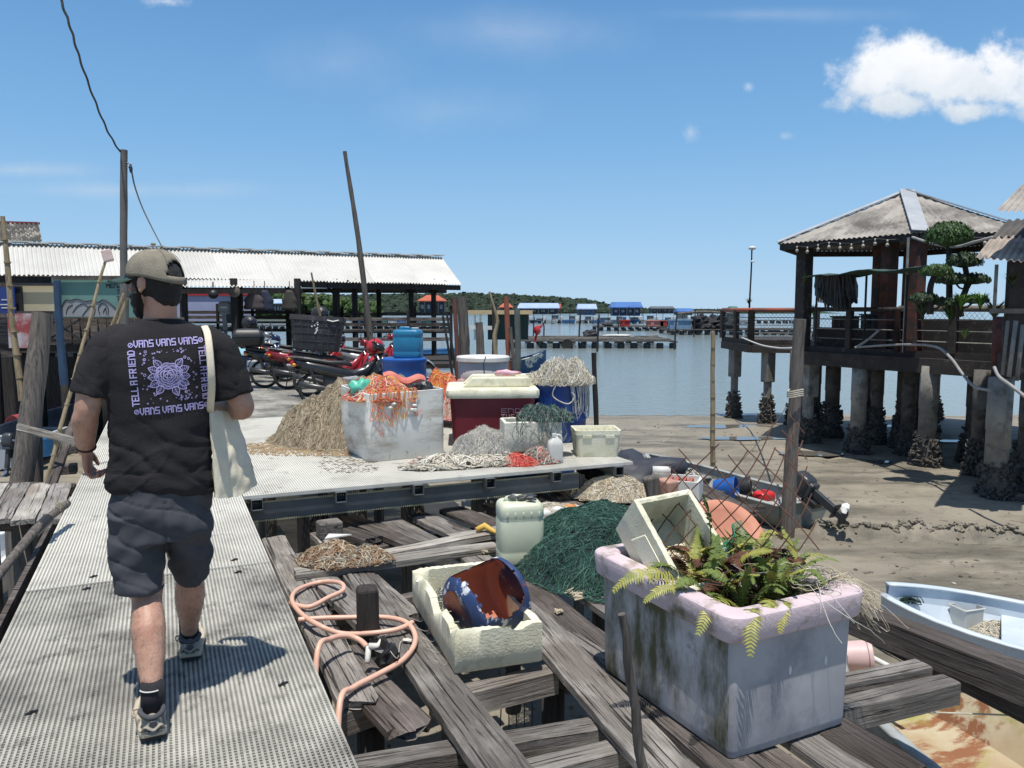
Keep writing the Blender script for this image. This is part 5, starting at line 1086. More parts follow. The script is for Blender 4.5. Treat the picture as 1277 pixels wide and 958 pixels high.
def vp(u0, v0, u1, Y, z0, Y1=None):   # pole from its top pixel down to level z0
    a = P(u0, v0, Y1 or Y); b_ = P(u1, v0 + 100, Y); return [Vector((b_.x, Y, z0)), a]
pole('tall_post', 'thick tall grey timber post standing in the mud right of the mesh', [(4.38, 12.44, -2.1), P(997, 398, 12.44)], (.115, .095), m_post)
mb = MB(); q = P(992, 490, 12.35)
for k in range(4): mb.tube([q + Vector((.12 * math.cos(t_ * .7), .1 * math.sin(t_ * .7) , .03 * k - .05 + .02 * math.sin(t_))) for t_ in range(10)], .012, 5)
mb.tube([q, P(966, 530, 13), P(925, 575, 13.6), P(905, 600, 13.9)], .008, 4); mb.build('knotted_rope', m_rope_w, label='rope knotted round the thick tall post', cat='rope')
pole('bamboo_pole', 'slim bamboo pole standing in the mud left of the tall post', [(4.42, 17.3, -2.1), P(889, 413, 17.3)], (.06, .045), m_bamboo, knots=9)
pole('thin_post', 'dark thin post standing at the right end of the platform', [(1.15, 10.6, -2.1), (1.13, 10.6, -.2), P(741, 440, 10.6)], (.04, .032), m_post_d)
pole('split_post', 'grey split timber post left of the round drum', [P(582, 500, 14), P(576, 370, 14)], (.11, .085), m_post)
pole('brown_post', 'thin reddish post right beside the split timber post', [P(572, 500, 13.8), P(567, 372, 13.8)], (.035, .035), M('red_brown_pole', (.16, .06, .04), scale=5))
pole('short_post', 'short grey post between split post and round drum', [P(603, 500, 14.5), P(597, 402, 14.5)], (.085, .07), m_post)
pole('rust_pipe', 'orange brown pipe standing behind the round drum', [P(636, 490, 13), P(631, 370, 13)], (.04, .04), M('orange_rust', (.34, .11, .055), (.24, .08, .045), scale=6, rough=.7), cat='pipe')
pole('grey_pipe', 'grey green pipe with a lichen top right of the orange pipe', [P(646, 500, 12.4), P(645, 385, 12.4)], (.048, .045), M('grey_green_pipe', (.13, .15, .13), (.09, .1, .085), scale=6, rough=.7), cat='pipe')
pole('leaning_stake', 'grey stake leaning between orange and grey pipe', [P(646, 495, 12.9), P(636, 408, 12.9)], (.035, .03), m_post)
pole('dead_branch', 'crooked dead branch standing among the posts', [P(622, 480, 14), P(616, 420, 14), P(621, 400, 14), P(611, 364, 14)], (.05, .02), m_bamboo)
pole('dead_branch', 'thick cracked stake behind the crooked dead branch', [P(617, 480, 14.3), P(617, 378, 14.3)], (.055, .045), m_post_d)
pole('black_stick', 'black stick leaning left of the split post, left one', [P(566, 480, 14.5), P(552, 394, 14.5)], (.024, .02), m_black, cat='stick')
pole('black_stick', 'black stick leaning left of the split post, right one', [P(571, 480, 14.7), P(557, 392, 14.7)], (.024, .02), m_black, cat='stick')
pole('leaning_pole', 'very tall thin leaning pole rising above the shelter roof', [P(462, 425, 15), P(447, 300, 15), P(430, 189, 15)], (.06, .035), m_post)
pole('bamboo_stick', 'short bamboo stick leaning among the motorcycles', [P(402, 408, 15.5), P(388, 340, 15.5)], (.03, .018), m_bamboo, cat='stick')
pole('utility_pole', 'tall grey concrete power pole behind the capped man', [P(155, 470, 14), P(154.5, 187, 14)], (.075, .055), M('pole_concrete', (.16, .15, .14), (.12, .11, .1), scale=4, rough=.8), cat='power pole')
mb = MB(); q = P(163, 205, 14); mb.tube([P(150, 202, 14), P(158, 203, 14), P(163, 205, 14), P(161, 210, 14)], .015, 6); mb.ell(q + Vector((0, 0, -.08)), (.03, .03, .07), 8, 6); mb.build('pole_hook', m_black, label='black hook and insulator at the head of the power pole', cat='hook')
mb = MB(); a = P(150, 190, 14); b_ = Vector((-4.6, 7.5, 5.6)); pts = [a]
for uu, vv, Y in ((135, 165, 13.2), (118, 125, 12.2), (100, 75, 11), (88, 35, 10), (76, 0, 9), (66, -40, 8)): pts.append(P(uu, vv, Y))
pts = spl(pts, 8); mb.tube([p + Vector((.007 * math.sin(i * 1.3), 0, .007 * math.cos(i * 1.3))) for i, p in enumerate(pts)], .016, 5); mb.build('power_cable', m_black, label='thick twisted cable rising from the power pole out of the picture', cat='cable')
mb = MB(); mb.tube(spl([P(163, 206, 14), P(168, 232, 15), P(178, 260, 17), P(190, 285, 19), P(202, 308, 21)], 8), .014, 5); mb.build('power_cable', m_black, label='thin cable dropping from the power pole to the shelter roof', cat='cable')
# ================================================================ OPEN SHELTER WITH LONG WHITE ROOF
m_roofw = M('white_corrugated_roof', (.62, .61, .57), (.52, .51, .47), scale=.6, rough=.6, dirt=(.5, .48, .43), dscale=.9, dthr=(.56, .8), dirt2=(.4, .38, .34), d2scale=4, d2thr=(.66, .8), rv=.06)
m_roofd = M('blackened_corrugated_roof', (.42, .385, .34), (.24, .22, .195), scale=1.2, rough=.9, dirt=(.11, .1, .09), dscale=.9, dthr=(.48, .64), dirt2=(.42, .39, .35), d2scale=2.2, d2thr=(.56, .74))
def corr(mb, e0, e1, r1, r0, pitch=.1, amp=.022, rows=1):
    """corrugated sheet: eave e0->e1, ridge r0->r1, waves run from eave to ridge"""
    e0, e1, r0, r1 = map(Vector, (e0, e1, r0, r1)); L_ = (e1 - e0).length; n_ = int(L_ / pitch) * 6; up_ = (e1 - e0).cross(r0 - e0).normalized()
    if up_.z < 0: up_ = -up_
    def fn(a, b_):
        p = e0.lerp(e1, a).lerp(r0.lerp(r1, a), b_); return p + up_ * amp * math.sin(a * L_ / pitch * 2 * math.pi)
    mb.grid(fn, n_, rows)
sh = thing('shelter', 'long open shelter with white corrugated roof over benches and a mural wall', 'shelter', (-8, 22, 0))
E0, E1 = P(-60, 341.5, 18.6), P(574, 355, 26); K0, K1 = P(-60, 302, 20.4), P(549, 321, 28.2)
def ev(f, b_): return E0.lerp(E1, f).lerp(K0.lerp(K1, f), b_)
segs = 9
for i in range(segs):
    f0, f1 = i / segs, (i + 1) / segs + .004; lo = 0; mb = MB(); o_ = Vector((0, 0, .012 * (i % 2)))
    if i < 5: lo = .0
    corr(mb, ev(f0, lo) + o_, ev(f1, lo) + o_, ev(f1, 1) + o_, ev(f0, 1) + o_); mb.build('roof_sheet', m_roofw, sh, smooth=True)
mb = MB(); bk = Vector((0, 2.4, -1.0)); corr(mb, K0 + bk, K1 + bk, K1, K0); mb.build('rear_roof_sheet', m_roofw, sh, smooth=True)
for i in range(34):
    f0 = i / 34; p0, p1 = K0.lerp(K1, f0), K0.lerp(K1, f0 + 1 / 34 + .004); o_ = Vector((0, 0, .035 + .025 * (i % 2)))
    mb = MB(); mb.beam(p0 + o_, p1 + o_, .42, .03); mb.build('ridge_cap', m_roofw, sh)
# lower lean-to eave in the middle
A0, A1 = P(222, 357.5, 20.2), P(376, 358, 22.3); B0, B1 = P(222, 350, 21), P(368, 349, 23.2)
mb = MB(); corr(mb, A0, A1, B1 + Vector((0, 0, .02)), B0 + Vector((0, 0, .02))); mb.build('lean_to_sheet', m_roofw, sh, smooth=True)
mb = MB(); dn = Vector((0, .06, -.12)); mb.beam(ev(0, .02) + dn, ev(1, .02) + dn, .08, .16); mb.beam(ev(0, .5) + dn, ev(1, .5) + dn, .08, .14); mb.beam(K0 + dn * 1.5, K1 + dn * 1.5, .08, .14); mb.beam(A0 + dn, A1 + dn, .08, .12); mb.beam(K0 + bk + dn, K1 + bk + dn, .08, .16); mb.build('purlins', m_post_d, sh)
for u, Y in ((230, 20.5), (293, 21.3), (372, 22.2), (419, 24), (443, 24.4), (513, 25.6), (541, 26), (421, 26.5), (541, 28.6), (473, 27.6), (300, 25.2), (360, 26)):
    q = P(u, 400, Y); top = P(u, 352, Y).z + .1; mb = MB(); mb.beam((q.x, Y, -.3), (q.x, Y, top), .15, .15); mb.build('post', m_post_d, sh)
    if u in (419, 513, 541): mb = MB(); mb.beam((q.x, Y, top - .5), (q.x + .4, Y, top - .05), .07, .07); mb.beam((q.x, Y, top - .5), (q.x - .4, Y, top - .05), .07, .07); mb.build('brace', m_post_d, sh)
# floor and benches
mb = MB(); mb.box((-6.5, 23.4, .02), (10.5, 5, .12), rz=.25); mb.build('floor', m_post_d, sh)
for (u0, u1, v, Y) in ((400, 562, 412, 23.2), (380, 562, 404, 26.5), (225, 400, 402, 26)):
    bn = thing('bench', 'long dark timber bench rail in the open shelter at height %s' % {412: 'of the wheels, nearest', 404: 'of the far rail', 402: 'of the left rail'}[v], 'bench', (P((u0 + u1) / 2, v, Y).x, Y, .08))
    a, b_ = P(u0, v, Y), P(u1, v, Y); mb = MB(); mb.beam(a, b_, .45, .06); mb.build('seat', m_wood_d, bn)
    for k in range(2): mb = MB(); o_ = Vector((0, .25, .16 + k * .16)); mb.beam(a + o_, b_ + o_, .04, .1); mb.build('back_slat', m_wood_d, bn)
    mb = MB(); mb.beam(a + Vector((0, -.2, -.25)), b_ + Vector((0, -.2, -.25)), .05, .1); mb.build('lower_rail', m_wood_d, bn)
    n_ = int((b_ - a).length / 1.1)
    for k in range(n_ + 1): p = a.lerp(b_, k / n_); mb = MB(); mb.beam((p.x, p.y + .22, .08), (p.x, p.y + .22, a.z + .6), .08, .08); mb.build('leg', m_post_d, bn)
# mural wall
Yw = 19.4; m_mural = M('mural_teal', (.15, .29, .25), (.11, .23, .2), scale=1.2, rough=.8); m_line = M('mural_black_line', (.02, .02, .02), scale=1)
mw = thing('mural_wall', 'teal painted wall with a grey rock mural and black writing', 'wall', (P(120, 395, Yw).x, Yw, P(0, 395, Yw).z))
a, b_ = P(68, 396, Yw), P(172, 346, Yw); mb = MB(); mb.box(((a.x + b_.x) / 2, Yw, (a.z + b_.z) / 2), (b_.x - a.x, .08, b_.z - a.z)); mb.build('panel', m_mural, mw)
def mpx(u, v, o_=.0): p = P(u, v, Yw); return Vector((p.x, Yw - .045 - o_, p.z))
out = [(78, 395), (79, 382), (84, 374), (90, 375), (97, 373), (108, 376), (116, 375), (124, 377), (130, 374), (138, 378), (146, 386), (150, 395)]
mb = MB(); pts = [mpx(u, v, .002) for u, v in out]; mb.add(pts + [p + Vector((0, .004, 0)) for p in pts], [tuple(range(len(pts)))]); mb.build('grey_rock', M('mural_grey', (.3, .31, .32), (.26, .27, .28), scale=2), mw)
mb = MB(); mb.tube([p + Vector((0, -.004, 0)) for p in spl([mpx(u, v, .004) for u, v in out], 4)], .012, 4)
for cv in ([(92, 390), (98, 382), (106, 379), (112, 384)], [(104, 394), (110, 386), (116, 380), (120, 386), (118, 394)], [(126, 392), (124, 384), (130, 378), (136, 384), (136, 393)], [(130, 390), (133, 384), (134, 392)], [(84, 392), (86, 384), (92, 380)]): mb.tube([p for p in spl([mpx(u, v, .006) for u, v in cv], 4)], .010, 4)
mb.build('rock_outline', m_line, mw)
mb = MB(); sc_ = Yw / FPX
for txt, u, v, h_, cw in (('WA', 136, 352, 3, 4), ('MENJ', 134, 359, 4.6, 3.6), ('7', 147, 367, 5, 3), ('7', 147, 375, 5, 3)):
    qs, w2 = letters(txt, cw * sc_, h_ * sc_, 1.3 * sc_, .9 * sc_); o_ = mpx(u, v, .004)
    for i, q in enumerate(qs): mb.add([o_ + Vector((p.x, -.0004 * i, p.y)) for p in q], [(0, 1, 2, 3)])
mb.build('writing', m_line, mw)
# dark wooden stilt house face below/left
lh = thing('stilt_shack', 'dark stilt shack under the mural wall with cream shutter', 'shack', (P(60, 450, 19.6).x, 19.8, -2))
for (u0, u1, v0, v1, mt, nm, Y) in ((0, 230, 396, 437, m_wood_d, 'wall', 19.9), (66, 230, 344, 349, m_wood_d, 'lintel', 19.3), (16, 72, 356, 388, M('cream_panel', (.5, .43, .28), (.44, .38, .24), scale=1), 'shutter', 19.2), (17, 27, 357, 388, m_black, 'dark_opening', 19.14), (12, 72, 353, 356.5, m_black, 'shutter_frame', 19.1),
                          (0, 18, 358, 391, M('navy_banner', (.02, .05, .22), scale=1), 'banner', 19.0), (12, 44, 391, 434, M('red_white_banner', (.32, .06, .06), (.5, .45, .45), scale=1.6, thr=(.45, .6)), 'printed_banner', 19.0)):
    a, b_ = P(u0, v1, Y), P(u1, v0, Y); mb = MB(); mb.box(((a.x + b_.x) / 2, Y, (a.z + b_.z) / 2), (b_.x - a.x, .05, b_.z - a.z)); mb.build(nm, mt, lh)
mb = MB()
for v in (374, 380, 384): 
    a = P(1, v, 18.96); mb.box((a.x + .09, 18.97, a.z), (.16 if v != 380 else .22, .01, .025))
mb.build('banner_text', m_white, lh)
for k in range(11):
    u = 75 + k * 11; a, b_ = P(u, 432, 19.82), P(u, 398, 19.82); mb = MB(); mb.beam((a.x, 19.82, a.z), (a.x, 19.82, b_.z), .16, .03); mb.build('wall_board', m_wood_d, lh)
mb = MB(); a, b_ = P(-30, 433, 19.3), P(330, 437, 20.5); mb.beam(a, b_, .3, .16); a, b_ = P(-30, 424, 19.2), P(200, 426, 19.6); mb.beam(a, b_, .06, .06); mb.build('floor_beam', m_post_d, lh)
mb = MB(); a, b_ = P(60, 424, 19.4), P(100, 398, 19.4); mb.beam(a, b_, .04, .04); a, b_ = P(62, 398, 19.42), P(104, 426, 19.42); mb.beam(a, b_, .04, .04); mb.build('cross_brace', m_black, lh)
rnd = random.Random(70)
for k in range(15):
    u = -20 + k * 17 + rnd.uniform(-4, 4); Y = 19.6 + (k % 3) * 1.5; q = P(u, 440, Y); mb = MB(); mb.tube([(q.x, Y, -2.2), (q.x, Y, q.z)], rnd.uniform(.07, .14), 8); mb.build('stilt', m_post_d, lh, smooth=True)
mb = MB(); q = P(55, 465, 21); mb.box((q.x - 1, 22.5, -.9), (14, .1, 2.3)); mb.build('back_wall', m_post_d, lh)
# wall under the shelter at the rear right: keep it open; dark blue-white fence sheet
mb = MB(); a, b_ = P(222, 404, 27.5), P(318, 372, 27.5); mb.box(((a.x + b_.x) / 2, 27.5, (a.z + b_.z) / 2 + .1), (b_.x - a.x, .05, b_.z - a.z)); fs = mb.build('fence_sheet', M('pale_blue_sheet', (.42, .46, .62), (.36, .4, .58), scale=1.5), label='pale blue sheet fence with red edge behind the shelter posts', cat='fence')
mb = MB(); mb.beam((a.x, 27.45, b_.z + .12), (b_.x, 27.45, b_.z + .12), .05, .06); mb.build('red_edge', m_red, fs)
# hanging coats, speaker, helmets, outboard, seated people under the roof
def coat(u, v0, v1, Y, wd, mat, label):
    a = P(u, v0, Y); b_ = P(u, v1, Y); mb = MB(); rg = []
    for i in range(9):
        f = i / 8; w_ = wd * (.3 + .7 * math.sin(min(f * 2.2, 1.4))) * (1 + .1 * math.sin(i * 2)); z_ = a.z + (b_.z - a.z) * f
        rg.append([Vector((a.x + w_ * math.cos(t_ * math.pi / 8) * (1 + .12 * math.sin(t_ * 3)), Y + .14 * math.sin(t_ * math.pi / 8), z_)) for t_ in range(16)])
    mb.rings(rg); mb.tube([(a.x, Y, a.z), (a.x, Y, a.z + .25)], .012, 5)
    mb.build('hanging_coat', mat, smooth=True, label=label, cat='coat')
coat(317, 362, 386, 21.6, .26, M('brown_grey_cloth', (.1, .08, .075), scale=4), 'brown grey coat hanging under the shelter eave, left one'); coat(330, 362, 388, 21.7, .24, M('dark_blue_cloth', (.03, .035, .06), scale=4), 'dark blue coat hanging under the shelter eave, right one')
coat(361, 362, 387, 22, .2, M('olive_cloth', (.07, .06, .045), scale=4), 'olive cloth hanging at the shelter post')
mb = MB(); q = P(266, 367, 20.8); mb.ell(q, (.13, .13, .12), 14, 10); mb.tube([q + Vector((0, 0, .1)), q + Vector((0, 0, .32))], .02, 6); mb.build('hanging_bowl', m_black, smooth=True, label='dark round pan hanging under the eave beside the cap', cat='pan')
mb = MB(); q = P(293, 364, 21.2); mb.lathe([(.13, 0), (.15, .02), (.15, .05), (.02, .09), (.001, .09)], q, 18, axis=(0, -1, 0)); mb.build('round_gauge', M('brown_disc', (.16, .13, .1), scale=5), label='brown round disc hanging on the shelter post', cat='disc')
def outboard(label, loc, rz, tilt, s=1.0, cowl=None, name='outboard_motor', white_prop=False):
    t_ = thing(name, label, 'outboard motor', tuple(loc), rot=(0, tilt, rz)); m_c = cowl or M('charcoal_cowl', (.05, .055, .06), (.035, .04, .045), scale=4, rough=.35)
    mb = MB(); mb.rings([[Vector((p.x, p.y, p.z)) for p in rr(.19 * s * k, .125 * s * k2, .06 * s * k, z_ * s)] for k, k2, z_ in ((.8, .85, .06), (.95, .98, .09), (1, 1, .16), (.98, .96, .28), (.88, .84, .35), (.6, .55, .385), (.1, .1, .39))], True, True); mb.build('cowl', m_c, t_, local=True, smooth=True, angle=60)
    mb = MB(); mb.rings([rr(.15 * s, .1 * s, .04 * s, z_ * s) for z_ in (-.02, .06)], True, True); mb.box((-.02 * s, 0, -.24 * s), (.13 * s, .075 * s, .46 * s)); mb.box((-.02 * s, 0, -.5 * s), (.26 * s, .14 * s, .02 * s)); mb.box((-.01 * s, 0, -.58 * s), (.11 * s, .05 * s, .16 * s)); mb.build('leg', m_c, t_, local=True, bevel=.008)
    mb = MB(); mb.tube([(-.17 * s, 0, -.66 * s), (-.1 * s, 0, -.66 * s), (.06 * s, 0, -.66 * s), (.13 * s, 0, -.66 * s)], [.03 * s, .055 * s, .05 * s, .02 * s], 12); mb.add([(-.02 * s, 0, -.68 * s), (.08 * s, 0, -.68 * s), (.0, 0, -.82 * s), (-.04 * s, .01, -.8 * s), (-.02 * s, .012, -.68 * s), (.08 * s, .012, -.68 * s)], [(0, 1, 2, 3), (4, 3, 2, 5), (0, 3, 4), (1, 5, 2)]); mb.build('gearcase', m_c, t_, local=True, smooth=True, angle=40)
    pr = MB()
    for k in range(3):
        a = k * 2.094; ca, sa = math.cos(a), math.sin(a); q = lambda r_, w_, dx: Vector((-.19 * s + dx * s, (r_ * ca - w_ * sa) * s, (-.66 + r_ * sa + w_ * ca) * s))
        pr.rings([[q(.03, -.03, .02), q(.03, .03, -.02), q(.03, .03, -.03), q(.03, -.03, .01)], [q(.09, -.06, .03), q(.09, .05, -.03), q(.09, .05, -.038), q(.09, -.06, .022)], [q(.15, -.03, .02), q(.15, .03, -.02), q(.15, .03, -.026), q(.15, -.03, .014)]])
    pr.tube([(-.15 * s, 0, -.66 * s), (-.22 * s, 0, -.66 * s)], [.03 * s, .018 * s], 10); pr.build('propeller', m_white if white_prop else m_alu, t_, local=True)
    mb = MB(); mb.box((.13 * s, 0, -.1 * s), (.1 * s, .2 * s, .22 * s)); mb.tube([(.15 * s, 0, .08 * s), (.35 * s, 0, .12 * s), (.52 * s, .02, .12 * s)], [.022 * s, .02 * s, .024 * s], 8); mb.build('clamp_and_tiller', m_black, t_, local=True, bevel=.006)
    mb = MB(); mb.box((0, -.126 * s, .2 * s), (.2 * s, .004, .05 * s)); mb.build('side_stripe', m_white, t_, local=True)
    return t_
outboard('old grey outboard motor hung under the shelter between posts', P(281, 392, 21.5), 0, 0, .9, M('grey_cowl', (.32, .32, .3), scale=3, rough=.5))
# ================================================================ LEFT: far dark roof, posts, boat, little landing
mb = MB(); a, b_, c_, d_ = P(-40, 303, 30), P(53, 302, 30), P(48, 278.5, 32.5), P(-40, 276, 32.5); corr(mb, a, b_, c_, d_, pitch=.18, amp=.04); ro = thing('old_roof_house', 'old lichen covered dark corrugated roof with red ridge behind the shelter', 'house', (a.x, 31, -2)); mb.build('roof', M('lichen_roof', (.1, .095, .085), (.06, .057, .052), scale=1.5, rough=.95, dirt=(.34, .32, .27), dscale=2.6, dthr=(.52, .6)), ro)
mb = MB(); mb.beam(d_, c_, .2, .08); mb.build('ridge', M('dull_red', (.25, .05, .06), scale=2), ro); mb = MB(); mb.box(((a.x + b_.x) / 2, 31.5, 1.0), (b_.x - a.x - .6, 2.5, 5.2)); mb.build('wall', m_wood_d, ro)
pole('bamboo_pole', 'long bamboo pole leaning at the left edge of the picture', [P(28, 500, 8.6), P(14, 390, 8.7), P(3, 270, 8.8)], (.036, .024), m_bamboo, knots=8)
pole('trunk_post', 'thick rough grey trunk post in front of the left boat', [Vector((P(22, 620, 8.4).x - .02, 8.4, -2.2)), P(22, 640, 8.4), P(54, 391, 8.8)], (.14, .105), m_post, n=14, cat='post')
pole('trunk_post', 'thinner post behind the thick trunk post over the boat stern', [Vector((P(36, 600, 9).x, 9, -2.2)), P(46, 500, 9)], (.06, .055), m_post, cat='post')
pole('blue_post', 'blue painted timber post leaning left of the man', [P(80, 480, 12), P(70, 350, 12)], (.06, .05), M('blue_painted_post', (.03, .075, .14), (.02, .045, .09), scale=4, rough=.7, stretch=(6, 6, 1)), cat='post')
fp = thing('float_pole', 'bamboo pole topped by a pale pink foam float behind the man', 'pole', tuple(P(58, 600, 7.6))); a, b_ = P(58, 600, 7.6), P(132, 322, 8.2)
mb = MB(); mb.tube([a.lerp(b_, k / 10) + Vector((.006 * math.sin(k * 2), 0, 0)) for k in range(11)], [.022 - .0008 * k for k in range(11)], 8)
for k in range(1, 9): p = a.lerp(b_, k / 9); mb.tube([p - (b_ - a).normalized() * .006, p + (b_ - a).normalized() * .006], .025, 8)
mb.build('shaft', m_bamboo, fp, smooth=True, angle=50)
mb = MB(); mb.rbox(P(134, 319, 8.2), (.095, .075, .12), .012, m=Matrix.Rotation(R(-14), 3, 'Y') @ Matrix.Rotation(.4, 3, 'Z')); mb.build('foam_float', M('pink_foam', (.72, .55, .5), scale=6, rough=.9, bump=.5), fp)
pole('bamboo_pole', 'pair of bamboo poles leaning behind the man, left one', [P(128, 440, 12.5), P(155, 366, 12.6)], (.03, .025), m_bamboo); pole('bamboo_pole', 'pair of bamboo poles leaning behind the man, right one', [P(133, 445, 12.3), P(159, 372, 12.4)], (.03, .025), m_bamboo)
# landing
ld = thing('plank_landing', 'small grey plank landing at the left of the walkway', 'landing', (-4.6, 6.6, -.1)); n0 = (G(75, 603, -.02), G(62, 648, -.02)); 
for k in range(6):
    a = G(76 - k * 26, 603, -.02); b_ = G(60 - k * 31.5, 648, -.02); plank('board', a + Vector((0, .02, 0)), b_, .165, .04, m_wood_l if k % 2 else m_wood, ld, ragged=.01, warp=.006)
mb = MB(); a, b_ = G(62, 645, -.1), G(-160, 645, -.1); mb.beam(a + Vector((0, .1, -.05)), b_ + Vector((0, .1, -.05)), .1, .17); a2 = G(76, 604, -.1); mb.beam(a2 + Vector((0, -.1, -.05)), a2 + Vector((-2, -.1, -.05)), .1, .17); mb.build('bearer', m_wood_d, ld)
for u, v, r_ in ((18, 700, .09), (36, 690, .05), (52, 680, .06), (-30, 700, .09)): q = G(u, 655, -.15); mb = MB(); mb.tube([(q.x, q.y + .12, -2.2), (q.x, q.y + .12, -.14)], r_, 10); mb.build('stilt', m_post, ld, smooth=True)
for k, (u, v) in enumerate(((82, 585), (78, 612), (70, 640), (88, 560), (93, 540))):   # ladder of blocks by the walkway
    q = G(u, v, -.14); mb = MB(); mb.rbox(q, (.22, .16, .1), .01, rz=.4); mb.build('step_block', m_wood_d, ld)
plank('rail_board', P(20, 533, 7.9), P(104, 553, 7.5), .075, .03, m_wood_l, None, roll=R(80), label='bleached board nailed from trunk post towards the man', cat='board')
plank('inclined_board', G(60, 612, -.05), P(100, 505, 9.6), .09, .04, m_wood_d, None, label='dark board rising along the left side of the walkway', cat='board')
ls = thing('bent_stick', 'bent grey stick with twine leaning below the small landing', 'stick', tuple(P(0, 722, 4.6))); mb = MB(); mb.tube(spl([P(-20, 740, 4.4), P(20, 690, 4.9), P(50, 655, 5.3), P(84, 628, 5.8)], 6), [.028] * 19, 8); mb.build('shaft', m_post, ls, smooth=True)
mb = MB(); q0 = P(40, 667, 5.2); q1 = P(60, 647, 5.4); mb.tube([q0, q1], .038, 10); mb.build('rubber_wrap', m_black, ls); mb = MB(); rnd = random.Random(2)
for k in range(12): mb.tube([P(72 + rnd.uniform(-4, 4), 632 + rnd.uniform(-8, 6), 5.6) for _ in range(4)], .0035, 4)
mb.build('twine_tie', m_tan2, ls)
# left boat with blue basket and motor
lbx = simple_boat('open_boat', 'pale grey open boat with blue basket lying left of the walkway', (-11.9, 19.8, -1.95), R(97), 4.9, 1.75, .62, M('pale_grey_boat', (.42, .46, .5), (.34, .38, .42), scale=2, rough=.5, dirt=(.2, .2, .2), dscale=3, dthr=(.6, .8)), M('boat_inner_grey', (.3, .33, .36), (.22, .24, .26), scale=3, rough=.7), bowlift=.55, thw=3)
def bucket(name, label, c, r, h, mat, axis=None, cat='bucket'):
    mb = MB(); mb.lathe([(r * .8, 0), (r * .83, h * .05), (r * .97, h * .9), (r * 1.05, h * .92), (r * 1.05, h), (r * .97, h), (r * .93, h * .92), (r * .78, h * .06), (.001, h * .06)], c, 24, axis=axis); return mb.build(name, mat, smooth=True, label=label, cat=cat, angle=40)
bucket('blue_basket', 'bright blue basket standing in the pale grey left boat', P(51, 552, 17.6) + Vector((0, 0, -.3)), .26, .42, M('bright_blue_basket', (.05, .25, .55), scale=4), cat='basket')
outboard('small dark outboard motor on the stern of the left boat', (-10.6, 17.0, -.8) if False else P(11, 560, 17.2), R(97), R(15), .9)
mb = MB(); q = P(28, 545, 17.4); mb.grid(lambda a, b_: q + Vector(((a - .5) * .5, (b_ - .5) * .4, .35 + .12 * math.sin(a * 5) + .1 * a)), 10, 6); mb.build('red_cloth', M('faded_red_cloth', (.35, .05, .06), scale=5), label='dark red cloth draped in the stern of the left boat', cat='cloth', solid=.01)
heap('tan_net', 'tan net and colourful rags heaped in the boat behind the trunk post', 'net', Vector((-14.2, 25.2, -1.2)), 1.9, .7, .6, m_tan, [m_tan, m_tan2, m_ptw, m_blue, m_otw], n_=220, r=.02, ln=20, step=.12, seed=71)
simple_boat('open_boat', 'blue and white open boat loaded with tan net under the shack', (-14.2, 25.2, -1.9), R(5), 5.2, 1.6, .6, m_bb, m_bw)
mb = MB(); mb.tube([P(47, 480, 21.5), P(47, 520, 21.5)], .05, 8); mb.build('bow_bitt', m_white, label='white bow stem post of the pale grey left boat', cat='post')
# white boat below the landing
simple_boat('open_boat', 'white boat edge showing beneath the small landing', (-6.6, 8.4, -1.9), R(80), 3.6, 1.3, .5, m_bw, m_bw)
# ================================================================ STILT RESTAURANT ON THE RIGHT
m_roofd2 = m_roofd
rs = thing('stilt_pavilion', 'dark stilt house with a faceted pavilion roof and oyster covered piles', 'pavilion', (9.5, 19.5, -2))
m_dark = M('sooty_timber', (.055, .045, .04), (.028, .024, .022), scale=2.5, rough=.9, dirt=(.13, .11, .095), dscale=5, dthr=(.58, .72), bump=.5, bscale=12)
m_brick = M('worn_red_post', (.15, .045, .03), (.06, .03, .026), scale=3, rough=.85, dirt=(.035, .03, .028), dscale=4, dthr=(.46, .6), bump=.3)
m_logp = M('grey_log', (.24, .21, .17), (.14, .12, .1), scale=4, rough=.9, bump=.4)
# deck slabs
DZ = .55
def slab(name, pts, z0, z1, mat, par):
    mb = MB(); n_ = len(pts); mb.add([(x_, y_, z0) for x_, y_ in pts] + [(x_, y_, z1) for x_, y_ in pts], [tuple(reversed(range(n_))), tuple(range(n_, 2 * n_))] + [(i, (i + 1) % n_, n_ + (i + 1) % n_, n_ + i) for i in range(n_)]); return mb.build(name, mat, par)
main = [(7.75, 21.3), (10.45, 16.7), (11.6, 15.2), (17, 19), (15, 27), (9.6, 26)]
slab('floor_slab', main, .42, .62, m_dark, rs)
mb = MB()
for a, b_ in ((main[0], main[1]), (main[1], main[2]), (main[5], main[0])): mb.beam((*a, .3), (*b_, .3), .28, .34)
mb.build('edge_beam', m_dark, rs)
balc = [(7.5, 28.6), (7.62, 25.6), (9.9, 25.2), (10.0, 29)]
slab('balcony_slab', balc, .42, .60, m_dark, rs)
mb = MB(); mb.beam((7.55, 28.5, .32), (7.66, 25.5, .32), .2, .24); mb.beam((7.66, 25.5, .32), (9.9, 25.1, .32), .2, .24); mb.build('balcony_beam', m_dark, rs)
